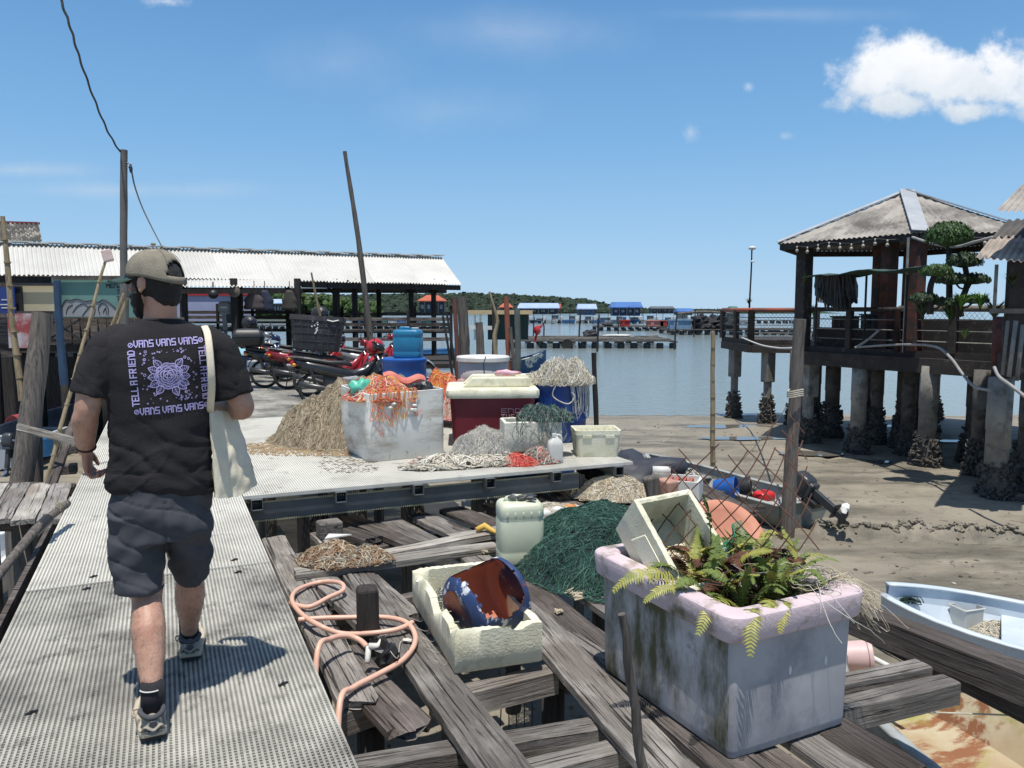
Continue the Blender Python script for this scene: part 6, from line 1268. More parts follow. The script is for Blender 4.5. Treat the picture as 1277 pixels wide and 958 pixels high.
# piles with oyster crusts
rnd = random.Random(90)
def oysters(mb, c, r, h, n_, seed):
    rn = random.Random(seed)
    for i in range(n_):
        f = rn.random() ** 1.5; z_ = f * h; rr_ = r * (1.0 + .55 * (1 - f)); a = rn.uniform(0, 6.28); p = Vector((c[0] + math.cos(a) * rr_, c[1] + math.sin(a) * rr_, c[2] + z_)); s_ = rn.uniform(.035, .075)
        out_ = Vector((math.cos(a), math.sin(a), rn.uniform(-.2, 1))).normalized(); fm_ = frame_mat(out_) @ Matrix.Rotation(rn.uniform(0, 3), 3, 'Z')
        mb.ell(p, (s_ * .35, s_ * .8, s_), 6, 4, m=fm_, jit=.6, seed=i)
def pile(x_, y_, r, mat=m_conc, top=.2, oy=.8, upper=None, square=False):
    mb = MB(); zb = -2.25
    if square: mb.rbox((x_, y_, (top - .75) / 2 + .0), (r * 2, r * 2, top + .75), .03, rz=.4); mb.tube([(x_, y_, zb), (x_, y_, -.72)], r * .78, 12)
    else: mb.tube([(x_, y_, zb), (x_, y_, -.7), (x_, y_, -.69), (x_, y_, top)], [r, r * .97, r * 1.03, r], 14)
    o = mb.build('pile', mat, rs, smooth=not square)
    mb = MB(); mb.lathe([(r * 1.45, -.1), (r * 1.35, .15), (r * 1.1, oy * .6), (r * 1.0, oy * .85)], (x_, y_, mudz(x_, y_)), 12, cap=False); oysters(mb, (x_, y_, mudz(x_, y_)), r * 1.05, oy, 190, int(x_ * 100)); 
    q = mb.build('oyster_crust', m_oyster, o)
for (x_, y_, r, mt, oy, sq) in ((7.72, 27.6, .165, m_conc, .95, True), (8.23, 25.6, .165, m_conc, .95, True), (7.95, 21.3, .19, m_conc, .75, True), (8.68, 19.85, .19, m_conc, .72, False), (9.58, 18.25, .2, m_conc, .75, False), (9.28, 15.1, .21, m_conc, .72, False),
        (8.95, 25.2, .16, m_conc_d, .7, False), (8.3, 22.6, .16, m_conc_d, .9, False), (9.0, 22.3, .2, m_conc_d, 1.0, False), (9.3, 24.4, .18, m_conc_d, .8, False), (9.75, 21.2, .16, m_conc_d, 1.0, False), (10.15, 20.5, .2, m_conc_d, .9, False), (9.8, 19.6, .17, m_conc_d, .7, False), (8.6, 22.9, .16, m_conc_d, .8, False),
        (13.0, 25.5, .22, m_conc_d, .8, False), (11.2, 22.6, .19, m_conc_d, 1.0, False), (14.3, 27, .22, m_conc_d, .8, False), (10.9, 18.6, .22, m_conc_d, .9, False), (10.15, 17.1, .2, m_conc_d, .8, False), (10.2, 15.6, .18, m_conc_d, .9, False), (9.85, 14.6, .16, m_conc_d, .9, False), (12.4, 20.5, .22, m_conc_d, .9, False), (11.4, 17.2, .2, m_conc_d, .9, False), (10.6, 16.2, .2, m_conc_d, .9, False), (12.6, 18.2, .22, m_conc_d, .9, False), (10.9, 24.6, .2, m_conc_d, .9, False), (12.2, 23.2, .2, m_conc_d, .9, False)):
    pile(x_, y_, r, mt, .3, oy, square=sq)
# pavilion roof
PK = Vector((10.2, 21.0, 4.6)); cn = [Vector(v) for v in ((7.0, 21.3, 3.3), (9.28, 18.4, 3.32), (11.75, 18.1, 3.3), (13.4, 20.6, 3.3), (11.9, 24, 3.3), (8.6, 24.2, 3.3))]
for i in range(6):
    a, b_ = cn[i], cn[(i + 1) % 6]; mb = MB(); L_ = (b_ - a).length; up_ = (b_ - a).cross(PK - a).normalized(); 
    if up_.z < 0: up_ = -up_
    foot = a + (b_ - a).normalized() * ((PK - a).dot((b_ - a).normalized()))
    def fn(p, q):   # triangular facet; waves run up the slope
        e = a.lerp(b_, p); t_ = (PK - foot) * q; lo = foot + (e - foot) * (1 - q) + t_; s_ = (lo - a).dot((b_ - a).normalized()); return lo + up_ * .018 * math.sin(s_ / .13 * 2 * math.pi)
    mb.grid(fn, int(L_ / .13) * 6, 26); mb.build('roof_facet', m_roofd, rs, smooth=True)
    mb = MB(); mb.beam(a + Vector((0, 0, .05)), PK + Vector((0, 0, .06)), .36 if i == 1 else .14, .025, up=up_); mb.build('hip_flashing', M('zinc_flashing', (.42, .44, .45), (.33, .35, .37), scale=2, rough=.5, dirt=(.25, .24, .22), dscale=4, dthr=(.6, .75)), rs)
    mb = MB(); mb.beam(a * .97 + PK * .03 - Vector((0, 0, .12)), b_ * .97 + PK * .03 - Vector((0, 0, .12)), .08, .16); mb.build('eave_beam', m_dark, rs)
for i in (0, 1, 2, 3, 4):
    c = cn[i].lerp(PK, .22 if i == 0 else .12); mt = m_dark if i in (0, 5) else m_brick; mb = MB(); mb.rbox((c.x, c.y, 1.95), (.32, .32, 2.7), .03, rz=.5); mb.build('column', mt, rs)
for u, v, Y in ((1107, 330, 19.6), (1096, 330, 21.5)): q = P(u, 380, Y); mb = MB(); mb.rbox((q.x, Y, 1.95), (.3, .3, 2.7), .03, rz=.3); mb.build('column', m_brick, rs)
q = P(1129, 380, 18.3); mb = MB(); mb.tube([(q.x, q.y, .6), (q.x, q.y, 3.2)], .03, 8); mb.build('pipe', m_conc, rs)
# railing around
def railing(pts, name_m, z0, h, posts, par=rs, rr_=.06, mats=(m_brick, m_logp)):
    for i in range(len(pts) - 1):
        a, b_ = Vector((*pts[i], z0)), Vector((*pts[i + 1], z0)); mb = MB(); up_ = Vector((0, 0, 1)); mb.tube([a + up_ * h, b_ + up_ * h], rr_, 10); mb.build('top_rail', mats[1], par, smooth=True)
        for hh in (.25, .5, .75): mb = MB(); mb.tube([a + up_ * h * hh, b_ + up_ * h * hh], .014, 5); mb.build('wire', m_conc, par)
        n_ = max(1, int((b_ - a).length / posts))
        for k in range(n_ + 1): p = a.lerp(b_, k / n_); mb = MB(); mb.rbox((p.x, p.y, z0 + h / 2), (.15, .15, h + .02), .015, rz=.5); mb.build('rail_post', mats[0] if k % 2 == 0 else m_dark, par)
        mb = MB(); n2 = int((b_ - a).length / .11)     # chain-link
        for k in range(n2):
            for s_ in (1, -1):
                p0 = a.lerp(b_, k / n2); p1 = a.lerp(b_, min(1, max(0, (k + s_ * 6) / n2))); mb.tube([p0 + up_ * .08, p1 + up_ * (h - .08)], .0035, 3, cap=False)
        mb.build('wire_netting', m_black, par)
railing([(7.8, 21.25), (9.15, 18.95)], 0, .6, .98, 1.0, mats=(m_dark, m_dark)); railing([(9.15, 18.95), (10.5, 16.65), (10.9, 15.8)], 0, .6, 1.0, 1.25, rr_=.075)
railing([(7.5, 28.5), (7.66, 25.6), (9.6, 25.25)], 0, .58, .98, 1.2, rr_=.07, mats=(m_dark, M('orange_red_rail', (.4, .1, .055), (.2, .09, .07), scale=2, rough=.8)))
# dark clutter standing on the deck behind the railing
for k, (x_, y_, w_, h_, z_) in enumerate(((8.7, 20.9, .5, .75, .62), (9.5, 19.6, .6, .55, .62), (10.2, 18.6, .7, .7, .62), (10.75, 17.6, .6, .5, .62), (11.1, 17.0, .55, .6, .62), (9.9, 21.5, .9, .8, .62))):
    cb = thing('deck_chest', 'dark timber chest or planter on the pavilion deck behind the railing', 'chest', (x_, y_, z_), -1.05 + .2 * k, 'dark chests on the pavilion deck'); mb = MB(); mb.box((0, 0, h_ / 2), (w_, .45, h_)); mb.build('case', m_dark, cb, local=True, bevel=.01); mb = MB(); mb.box((0, 0, h_ + .02), (w_ + .08, .52, .04)); mb.build('top_board', m_wood_d, cb, local=True, bevel=.006)
    for s_ in (-.35, 0, .35): mb = MB(); mb.box((s_ * w_, -.235, h_ / 2), (.06, .02, h_ * .9)); mb.build('batten', m_wood_d, cb, local=True)
mb = MB(); mb.beam((9.45, 19.05, .98), (11.0, 16.3, .98), .1, .72); mb.build('planter_wall', m_dark, rs); mb = MB(); mb.beam((8.15, 21.3, .86), (9.35, 19.25, .86), .1, .5); mb.build('planter_wall', m_dark, rs)
# ---- bulbs on a string
bst = thing('light_string', 'string of round bulbs hanging under the pavilion eave', 'string lights', tuple(cn[1])); mb = MB(); ps = [cn[0].lerp(cn[1], .16 + .08 * k) + Vector((-.02, -.02, -.22 - .04 * math.sin(k * 1.6))) for k in range(9)] + [cn[1].lerp(cn[2], .15 + .2 * k) + Vector((0, -.05, -.24)) for k in range(3)]
mb.tube([p + Vector((0, 0, .12)) for p in ps], .01, 4); mb.build('cord', m_black, bst)
for p in ps: mb = MB(); mb.ell(p, (.042, .042, .047), 12, 8); mb.lathe([(.02, .05), (.025, .12), (.001, .12)], p, 8); mb.build('bulb', M('frosted_bulb', (.4, .37, .3), scale=3, rough=.25), bst, smooth=True)
# ---- canopy with hanging nets
cp = thing('net_canopy', 'sagging dark green tarp canopy with black nets hanging under the pavilion', 'canopy', (8.4, 20, .6))
ca_, cb_ = P(1010, 344, 20.2), P(1152, 332, 17.2); mb = MB(); mb.grid(lambda a, b_: ca_.lerp(cb_, a) + Vector((-.3 + .9 * b_, -.2 + .9 * b_, .03 * math.sin(a * 14) + .05 * math.sin(a * 3.1) * (1 - b_) - .12 * abs(b_ - .6) + .02 * nz3((a * 6, b_ * 3, 0), 3))), 40, 8)
mb.build('tarp', M('green_tarp', (.05, .10, .085), (.03, .06, .055), scale=3, rough=.8), cp, solid=.015)
mb = MB()
for u0, u1, v1 in ((1018, 1032, 374), (1030, 1044, 384), (1042, 1056, 386), (1054, 1066, 376)):
    for k in range(26):
        uu = u0 + (u1 - u0) * k / 25; p = P(uu, 343, 19.7 + .1 * math.sin(k)); q = P(uu + rnd.uniform(-1.5, 1.5) + (4 if u0 > 1040 else 0), v1 + rnd.uniform(-6, 4), 19.7 + rnd.uniform(-.15, .15)); mb.tube([p, p.lerp(q, .5) + Vector((rnd.uniform(-.06, .06), 0, 0)), q], [.035, .04, .02], 5)
mb.build('hanging_net', m_black, cp)
for u, Y in ((1018, 20), (1079, 18.9), (1130, 17.6)): q = P(u, 385, Y); mb = MB(); mb.tube([(q.x, Y, .6), (q.x, Y, P(u, 343, Y).z)], .028, 6); mb.build('canopy_pole', m_post_d, cp)
# ---- bonsai and plants
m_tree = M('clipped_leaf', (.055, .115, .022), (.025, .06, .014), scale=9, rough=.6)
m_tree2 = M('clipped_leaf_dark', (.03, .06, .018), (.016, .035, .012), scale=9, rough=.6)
def leafblob(mb, c, r, n_, s_, seed, flat=True):
    rn = random.Random(seed); c = Vector(c)
    for i in range(n_):
        a = rn.uniform(0, 6.28); zz = rn.uniform(-.35, 1) if flat else rn.uniform(-1, 1); k = math.sqrt(max(0, 1 - zz * zz)) if flat else math.sqrt(1 - zz * zz); q = (rn.uniform(.8, 1.03)); d = Vector((r[0] * k * math.cos(a) * q, r[1] * k * math.sin(a) * q, r[2] * zz * q)); p = c + d
        nrm = (Vector((d.x / r[0], d.y / r[1], d.z / r[2])) + Vector((rn.uniform(-.7, .7), rn.uniform(-.7, .7), rn.uniform(-.7, .7)))).normalized(); _, s1, u1 = frame_from(nrm); L_ = s_ * rn.uniform(.7, 1.3)
        mb.add([p - s1 * L_ * .4, p + u1 * L_, p + s1 * L_ * .4, p - u1 * L_ * .6], [(0, 1, 2, 3)])
    mb.ell(c + Vector((0, 0, r[2] * .15)), (r[0] * .82, r[1] * .82, r[2] * .72), 14, 8, jit=.25, seed=seed)
YB = 16.2
def bonsai(label, pads, trunk, Y):
    t_ = thing('bonsai', label, 'bonsai', tuple(P(trunk[-1][0], trunk[-1][1], Y))); mb = MB(); pts = spl([P(u, v, Y) for u, v in trunk], 4); mb.tube(pts, [.05 + .02 * i / len(pts) for i in range(len(pts))], 7); mb.build('trunk', m_post_d, t_, smooth=True)
    for i, (u, v, ru, rv, mt, n_) in enumerate(pads):
        c = P(u, v, Y + .05 * (i % 3)); mb = MB(); leafblob(mb, c, (ru * Y / FPX, ru * Y / FPX * .8, rv * Y / FPX), n_, .045, u); mb.build('foliage_pad', mt, t_)
        mb = MB(); near = min(pts, key=lambda p: abs(p.z - c.z + .15)); mb.tube([near, near.lerp(c, .5) - Vector((0, 0, .05)), c], .02, 5); mb.build('branch', m_post_d, t_)
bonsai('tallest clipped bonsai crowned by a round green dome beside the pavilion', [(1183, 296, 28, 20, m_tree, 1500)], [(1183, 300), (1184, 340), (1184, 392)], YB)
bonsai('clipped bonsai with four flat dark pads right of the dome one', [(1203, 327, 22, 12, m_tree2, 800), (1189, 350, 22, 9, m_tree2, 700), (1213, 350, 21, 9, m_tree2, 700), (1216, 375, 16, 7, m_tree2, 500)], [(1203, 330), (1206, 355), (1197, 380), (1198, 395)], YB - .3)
bonsai('clipped bonsai with one lit pad and one low pad left of the dome one', [(1168, 340, 20, 10, m_tree, 800), (1152, 373, 18, 8, m_tree2, 700), (1176, 378, 18, 7, m_tree2, 500)], [(1166, 342), (1160, 360), (1160, 392)], YB - .6)  # the lit look of the upper pad is put into its lighter leaf colour
def strappy(label, u, v, Y, n_, L_, mat, seed, name='strappy_plant', cat='plant', pot=False):
    t_ = thing(name, label, cat, tuple(P(u, v, Y))); c = P(u, v, Y); rn = random.Random(seed); mb = MB()
    for i in range(n_):
        a = rn.uniform(0, 6.28); l_ = L_ * rn.uniform(.6, 1.1); d = Vector((math.cos(a), math.sin(a), 0)); w_ = Vector((-d.y, d.x, 0)) * .018; lean = rn.uniform(.2, .7); pts = [c + d * l_ * lean * k * k + Vector((0, 0, l_ * (k - .35 * k * k * lean))) for k in (0, .35, .7, 1)]
        mb.add([pts[0] - w_ * .6, pts[0] + w_ * .6, pts[1] + w_, pts[1] - w_, pts[2] + w_ * .8, pts[2] - w_ * .8, pts[3]], [(0, 1, 2, 3), (3, 2, 4, 5), (5, 4, 6)])
    mb.build('leaves', mat, t_)
    if pot: mb = MB(); mb.lathe([(.09, -.2), (.12, -.02), (.13, 0), (.11, 0), (.001, -.02)], c, 14); mb.build('pot', m_brick, t_, smooth=True)
m_strap = M('strap_leaf', (.12, .25, .04), (.07, .16, .03), scale=6, rough=.5)
strappy('lime green strappy plant on the railing below the bonsai, left one', 1198, 388, 15.6, 80, .40, m_strap, 1); strappy('lime green strappy plant on the railing below the bonsai, right one', 1222, 388, 15.4, 80, .42, m_strap, 2)
strappy('dark leafy plant behind the railing near the red column', 1150, 400, 16.6, 90, .5, m_tree2, 31); strappy('bushy green plant behind the railing under the flat bonsai pads', 1185, 405, 16.2, 110, .55, m_tree, 32); strappy('trailing green plant on the railing close to the right shack', 1240, 402, 15.2, 90, .5, m_tree2, 33)
strappy('pale green climbing plant low on the pavilion railing', 1203, 425, 15.9, 40, .28, M('pale_strap_leaf', (.2, .24, .09), (.1, .14, .05), scale=6), 3, pot=False)
strappy('yellow green bushy plant at the pavilion corner left of the column', 1015, 398, 21.2, 60, .42, m_strap, 4); strappy('spiky plant growing on top of the left pavilion column', 1003, 358, 21.05, 60, .42, M('dry_strap_leaf', (.1, .12, .05), (.07, .06, .03), scale=6), 5, pot=False)
strappy('small spiky plant at the foot of the lamp pole', 934, 381, 27.4, 30, .3, M('dry_strap_leaf', (.1, .12, .05)), 6); strappy('dark creeper on the right pavilion post', 1262, 360, 14.8, 60, .35, m_tree2, 7, pot=False)
lpo = pole('lamp_pole', 'thin lamp pole with small white lamp head at the balcony end', [(P(934, 380, 27.5).x, 27.5, .58), P(938, 311, 27.5)], (.035, .025), m_post_d, cat='lamp pole')
mb = MB(); q = P(938, 311, 27.5); mb.lathe([(.05, -.02), (.12, .0), (.13, .06), (.08, .1), (.001, .11)], q, 14); mb.lathe([(.05, -.02), (.08, .0), (.05, .04)], q + Vector((.02, 0, -.42)), 10); mb.build('lamp_head', m_white, lpo, smooth=True)
# ---- roofs of the next house at the right edge
rh = thing('corrugated_house', 'shack with patched corrugated roofs at the right edge of the picture', 'shack', (11.5, 13.5, -2))
mb = MB(); corr(mb, P(1216, 322, 13.4), P(1330, 330, 13.0), P(1350, 290, 14.8), P(1236, 296, 15.0), pitch=.1, amp=.02); mb.build('roof_lower_sheet', M('pale_lichen_roof', (.42, .36, .3), (.28, .24, .2), scale=1.5, rough=.9, dirt=(.12, .1, .09), dscale=2, dthr=(.55, .7)), rh, smooth=True)
mb = MB(); corr(mb, P(1236, 297, 14.9), P(1350, 291, 14.7), P(1380, 262, 16), P(1256, 275, 16.2), pitch=.13, amp=.025); mb.build('roof_upper_sheet', M('blackened_roof2', (.07, .065, .06), (.12, .11, .1), scale=1.5, rough=.9), rh, smooth=True)
mb = MB(); corr(mb, P(1242, 263, 13.2), P(1350, 266, 12.8), P(1360, 205, 15), P(1290, 215, 15.2), pitch=.1, amp=.02); mb.build('gable_sheet', m_roofd, rh, smooth=True)
q = P(1253, 380, 14.5); 
for (u0, u1, v0, v1, Y, mt, nm) in ((1250, 1420, 322, 470, 15.2, m_dark, 'wall'), (1245, 1420, 440, 472, 13.9, m_dark, 'floor_beam'), (1236, 1420, 385, 391, 14.3, m_logp, 'rail')):
    a, b_ = P(u0, v1, Y), P(u1, v0, Y); mb = MB(); mb.box(((a.x + b_.x) / 2, Y, (a.z + b_.z) / 2), (b_.x - a.x, .12, b_.z - a.z)); mb.build(nm, mt, rh)
for k, (u, v0, u2, v1, r_, Y) in enumerate(((1187 + 80, 400, 1258, 470, .035, 13.6), (1257, 400, 1250, 468, .03, 13.7), (1276, 405, 1268, 475, .035, 13.5), (1243, 330, 1240, 385, .03, 13.9), (1245, 395, 1243, 455, .09, 14.2), (1262, 470, 1256, 560, .05, 13.8))): mb = MB(); mb.tube([P(u, v0, Y), P(u2, v1, Y)], r_, 8); mb.build('strut', m_conc if k != 4 else m_brick, rh, smooth=True)
# cables
def cable(label, pix, r, mat, name='cable', cat='cable'):
    mb = MB(); mb.tube(spl([P(*p) for p in pix], 7), r, 6); return mb.build(name, mat, smooth=True, label=label, cat=cat)
m_pipe = M('dull_hose', (.34, .33, .31), (.24, .23, .22), scale=3, rough=.6)
cable('white rope sagging from the balcony to the tall grey post', [(925, 421, 26), (948, 430, 22), (970, 434, 17), (992, 434, 12.6)], .02, m_white, 'rope', 'rope')
cable('grey hose sagging along the pavilion deck towards the right edge', [(1070, 433, 19), (1120, 430, 17.5), (1165, 432, 16.2), (1185, 446, 15.6), (1200, 466, 15), (1215, 482, 14.6), (1235, 487, 14)], .028, m_pipe, 'hose', 'hose')
cable('grey hose hanging at the far right piles', [(1240, 458, 13.6), (1246, 470, 13.4), (1262, 482, 13), (1285, 500, 12.6)], .03, m_pipe, 'hose', 'hose')
cable('twisted grey cable under the pavilion roof running to the shack', [(1138, 296, 18), (1160, 303, 17), (1190, 308, 16), (1215, 302, 15.2), (1238, 296, 14.8)], .03, m_pipe)
cable('thin stick leaning across the pavilion railing wires', [(1066, 434, 18.6), (1082, 424, 18.5), (1096, 412, 18.4)], .03, m_pipe, 'stick', 'stick')
# ================================================================ BOATS ON THE MUD
m_gb = M('grey_green_boat', (.2, .22, .19), (.14, .155, .135), scale=2, rough=.6, dirt=(.09, .09, .075), dscale=3, dthr=(.52, .75))
m_gbi = M('boat_inner_pale', (.38, .4, .38), (.28, .29, .28), scale=2, rough=.7, dirt=(.14, .13, .12), dscale=4, dthr=(.52, .7))
bd = Vector((-.5, .86, 0)).normalized(); st = Vector((4.82, 12.95, 0)); ct = st + bd * 2.0
simple_boat('open_boat', 'small grey green boat with tilted outboard stranded behind the tub', (ct.x, ct.y, -2.02), math.atan2(bd.y, bd.x), 4.0, 1.2, .44, m_gb, m_gbi, rim=m_gbi, thw=3)
ob = st - bd * .16 + Vector((0, 0, -1.38)); outboard('dark tilted outboard with white propeller on the stranded grey boat', tuple(ob), math.atan2(bd.y, bd.x), R(62), 1.0, white_prop=True)
mb = MB(); mb.rbox((4.35, 13.55, -1.62), (.34, .26, .16), .05, rz=.5); mb.lathe([(.03, .08), (.03, .11), (.001, .11)], (4.35, 13.55, -1.62), 10); mb.build('fuel_tank', M('bright_red_plastic', (.65, .03, .03), scale=4, rough=.4), smooth=True, label='bright red fuel tank inside the stranded grey boat', cat='fuel tank', angle=50)
bucket('blue_bucket', 'blue drum lying tipped in the stranded grey boat', Vector((3.55, 13.75, -1.55)), .2, .38, m_blue, axis=Vector((.9, -.45, .15)), cat='drum'); bucket('black_bucket', 'black tub beside the tipped blue drum in the grey boat', Vector((3.95, 13.95, -1.6)), .2, .3, m_black, axis=Vector((.9, -.3, .2)))
heap('gear_pile', 'dark tangle of gear in the bow of the stranded grey boat', 'gear', Vector((3.2, 15.2, -1.6)), .4, .6, .2, m_black, [m_black, m_twine_g, m_wtw], n_=90, r=.01, ln=14, step=.08, seed=91)
m_lb = M('light_blue_boat', (.58, .64, .69), (.48, .55, .61), scale=2, rough=.45, dirt=(.28, .3, .3), dscale=3, dthr=(.6, .78))
bd = Vector((-.86, .52, 0)).normalized(); bw = Vector((4.0, 8.35, 0)); ct = bw - bd * 1.9
simple_boat('open_boat', 'light blue open boat at the right edge with a pale container inside', (ct.x, ct.y, -2.0), math.atan2(bd.y, bd.x), 3.8, 1.45, .42, m_lb, m_lb, rim=m_lb, thw=3, flat=.8, bp_=3.6, bk_=.72)
c = G(1205, 772, -1.75); bx = thing('pale_container', 'pale translucent square container in the light blue boat', 'container', (c.x, c.y, -1.9), .3); mb = MB(); mb.rings([rr(.13 * k, .11 * k, .02, z_) for k, z_ in ((.9, 0), (.95, .02), (1, .3), (.97, .3), (.9, .04))], True, True); mb.build('wall', M('translucent_box', (.55, .55, .5), (.45, .44, .4), scale=3, rough=.4), bx, local=True); mb = MB(); mb.tube([(-.13, -.11, .29), (.13, -.11, .29), (.13, .11, .29), (-.13, .11, .29), (-.13, -.11, .29)], .008, 6); mb.build('lip', m_white, bx, local=True)
heap('white_net', 'thin white net lying in the light blue boat', 'net', Vector((5.15, 8.35, -1.88)), .45, .32, .12, m_tan2, [m_wtw, m_tan2], n_=160, r=.003, ln=22, step=.05, seed=93, rz=-.4)
mb = MB(); q = G(1135, 752, -1.6)
for k in range(14): mb.tube(spl([q + Vector((rnd.uniform(-.12, .12), rnd.uniform(-.08, .12), rnd.uniform(0, .06))) for _ in range(4)], 4), .006, 4)
mb.build('dark_rope', m_dkgreen, label='dark rope knotted at the bow of the light blue boat', cat='rope')
m_ro = M('rusty_ochre_hull', (.48, .42, .3), (.38, .29, .17), scale=2.2, rough=.8, dirt=(.24, .10, .045), dscale=3.4, dthr=(.5, .56), dstretch=(1, .35, 1), dirt2=(.3, .29, .07), d2scale=1.6, d2thr=(.52, .66))
m_go = M('grey_flaking_hull', (.34, .36, .35), (.22, .22, .2), scale=3, rough=.8, dirt=(.1, .08, .06), dscale=5, dthr=(.55, .7))
simple_boat('open_boat', 'old rust streaked boat wedged below the right end of the timber deck', (3.32, 4.6, -1.8), R(99), 3.7, 1.5, .6, m_go, m_ro, rim=m_go, thw=1, bowlift=.03, bp_=4, bk_=.6)
c = G(1058, 822, -1.25); pk_ = bucket('pink_bucket', 'faded pink bucket lying on its side below the joists', c + Vector((-.2, .05, 0)), .13, .38, M('faded_pink', (.68, .48, .45), (.6, .42, .4), scale=4, rough=.5), axis=Vector((.95, -.2, .1)))
for (p0, p1, lab) in (((1040, 772, -1.1), (1140, 830, -1.15), 'white pipe lying in the rusty boat, upper one'), ((1040, 795, -1.2), (1125, 840, -1.2), 'white pipe lying in the rusty boat, lower one')):
    mb = MB(); mb.tube([G(*p0), G(*p1)], .022, 8); mb.build('white_pipe', m_white, smooth=True, label=lab, cat='pipe')
for k, (a, b_) in enumerate((((1075, 885), (1285, 893)), ((1140, 862), (1245, 864)))): mb = MB(); mb.tube([G(*a, -.6), G(*b_, -.6)], .005, 5); mb.build('taut_line', m_rope_w, label=('lower', 'upper')[k] + ' thin taut line crossing over the rusty boat', cat='line')
# ================================================================ CLUTTER BEHIND THE PLATFORM END
ex = thing('timber_stage', 'low stage of planks behind the dark green net heap', 'stage', (1.5, 8.4, LZ))
for k in range(7): a = Vector((.75 + k * .26, 7.3 + k * .05, LZ - .02)); plank('board', a, a + Vector((-.35, 1.9, 0)), .23, .04, m_wood if k % 2 else m_wood_d, ex, ragged=.04)
mb = MB(); mb.beam((.6, 7.8, LZ - .12), (2.6, 8.1, LZ - .12), .1, .1); mb.build('bearer', m_wood_d, ex)
for x_ in (.9, 2.3): mb = MB(); mb.tube([(x_, 8, -2.2), (x_, 8, LZ - .1)], .07, 8); mb.build('leg', m_post_d, ex)
heap('straw_net', 'straw coloured net heap behind the platform corner post', 'net', G(765, 618, LZ), .42, .34, .20, m_tan2, [m_tan2, m_wtw, m_tan, m_tan2], n_=420, r=.0035, ln=26, step=.05, seed=95, pw=2.2, jump=.04)
heap('straw_net', 'flat spread of pale net left of the platform corner post', 'net', G(690, 640, LZ), .35, .3, .06, m_tan2, [m_tan2, m_wtw], n_=160, r=.0035, ln=24, step=.05, seed=96, pw=2.2, jump=.03)
c = G(845, 622, LZ); wb = thing('white_crate', 'white foam crate holding red blocks and a float behind the rusty mesh', 'crate', (c.x, c.y + .1, LZ), -.35); mb = MB(); mb.rings([rr(.26 - i_, .18 - i_, .02, z_) for i_, z_ in ((0, 0), (0, .2), (.03, .2), (.03, .12))], True, True); mb.build('shell', m_white, wb, local=True)
for k in range(4): mb = MB(); mb.rbox((-.06 + k * .07, .0, .17), (.05, .2, .05), .01); mb.build('red_block', M('dull_red_block', (.42, .12, .08), scale=5), wb, local=True)
mb = MB(); mb.tube([(-.26, .1, .24), (-.08, .14, .24)], .045, 12); mb.build('float', m_white, wb, local=True, smooth=True)
c = G(818, 640, LZ); mb = MB(); mb.rbox((c.x, c.y + .1, LZ + .16), (.15, .13, .36), .02, m=Matrix.Rotation(R(-14), 3, 'Y')); mb.build('stub_post', m_post, label='leaning grey stub post in front of the white foam crate', cat='post')
c = G(834, 632, LZ); mb = MB(); mb.rbox((c.x + .02, c.y + .2, LZ + .12), (.14, .2, .22), .02, rz=.5); mb.build('clay_block', M('salmon_block', (.5, .28, .2), scale=5), label='salmon brown block between stub post and white crate', cat='block')
c = G(790, 600, LZ + .1); mb = MB(); mb.ell((c.x, c.y + .3, LZ + .12), (.5, .35, .2), 18, 10, jit=.8, seed=97); mb.build('black_tarp', M('black_tarp', (.025, .028, .035), (.04, .045, .06), scale=6, rough=.6), smooth=True, label='crumpled black tarp behind the straw net heap', cat='tarp')
mb = MB(); mb.ell((.35, 9.2, -.55), (.5, .4, .3), 18, 10, jit=.8, seed=99); mb.build('blue_tarp', M('bright_blue_tarp', (.03, .16, .5), (.02, .11, .38), scale=4, rough=.5), smooth=True, label='bright blue tarp bundled under the platform', cat='tarp')
for k, (u, v) in enumerate(((672, 641), (688, 637), (704, 634))): q = G(u, v, LZ + .05); mb = MB(); mb.tube([q, q + Vector((.05, .0, 0)), q + Vector((.11, .01, 0))], [.03, .045, .03], 10); mb.build('net_float', (m_white, m_white, M('orange_float', (.6, .25, .08), scale=4))[k], smooth=True, label=('white', 'second white', 'orange')[k] + ' oblong float below the platform edge near the corner post', cat='float')
# old root stump on the mud seen through the gap
st_ = G(400, 655, -1.95); mb = MB(); 
for k in range(9): a = k * .7; mb.tube(spl([st_ + Vector((math.cos(a) * .28, math.sin(a) * .28, -.02)), st_ + Vector((math.cos(a) * .12, math.sin(a) * .12, .1)), st_ + Vector((0, 0, .4)), st_ + Vector((.01, 0, .62))], 3), .035, 6)
mb.build('root_stump', m_post_d, smooth=True, label='dark spreading root stump on the mud under the platform', cat='stump')
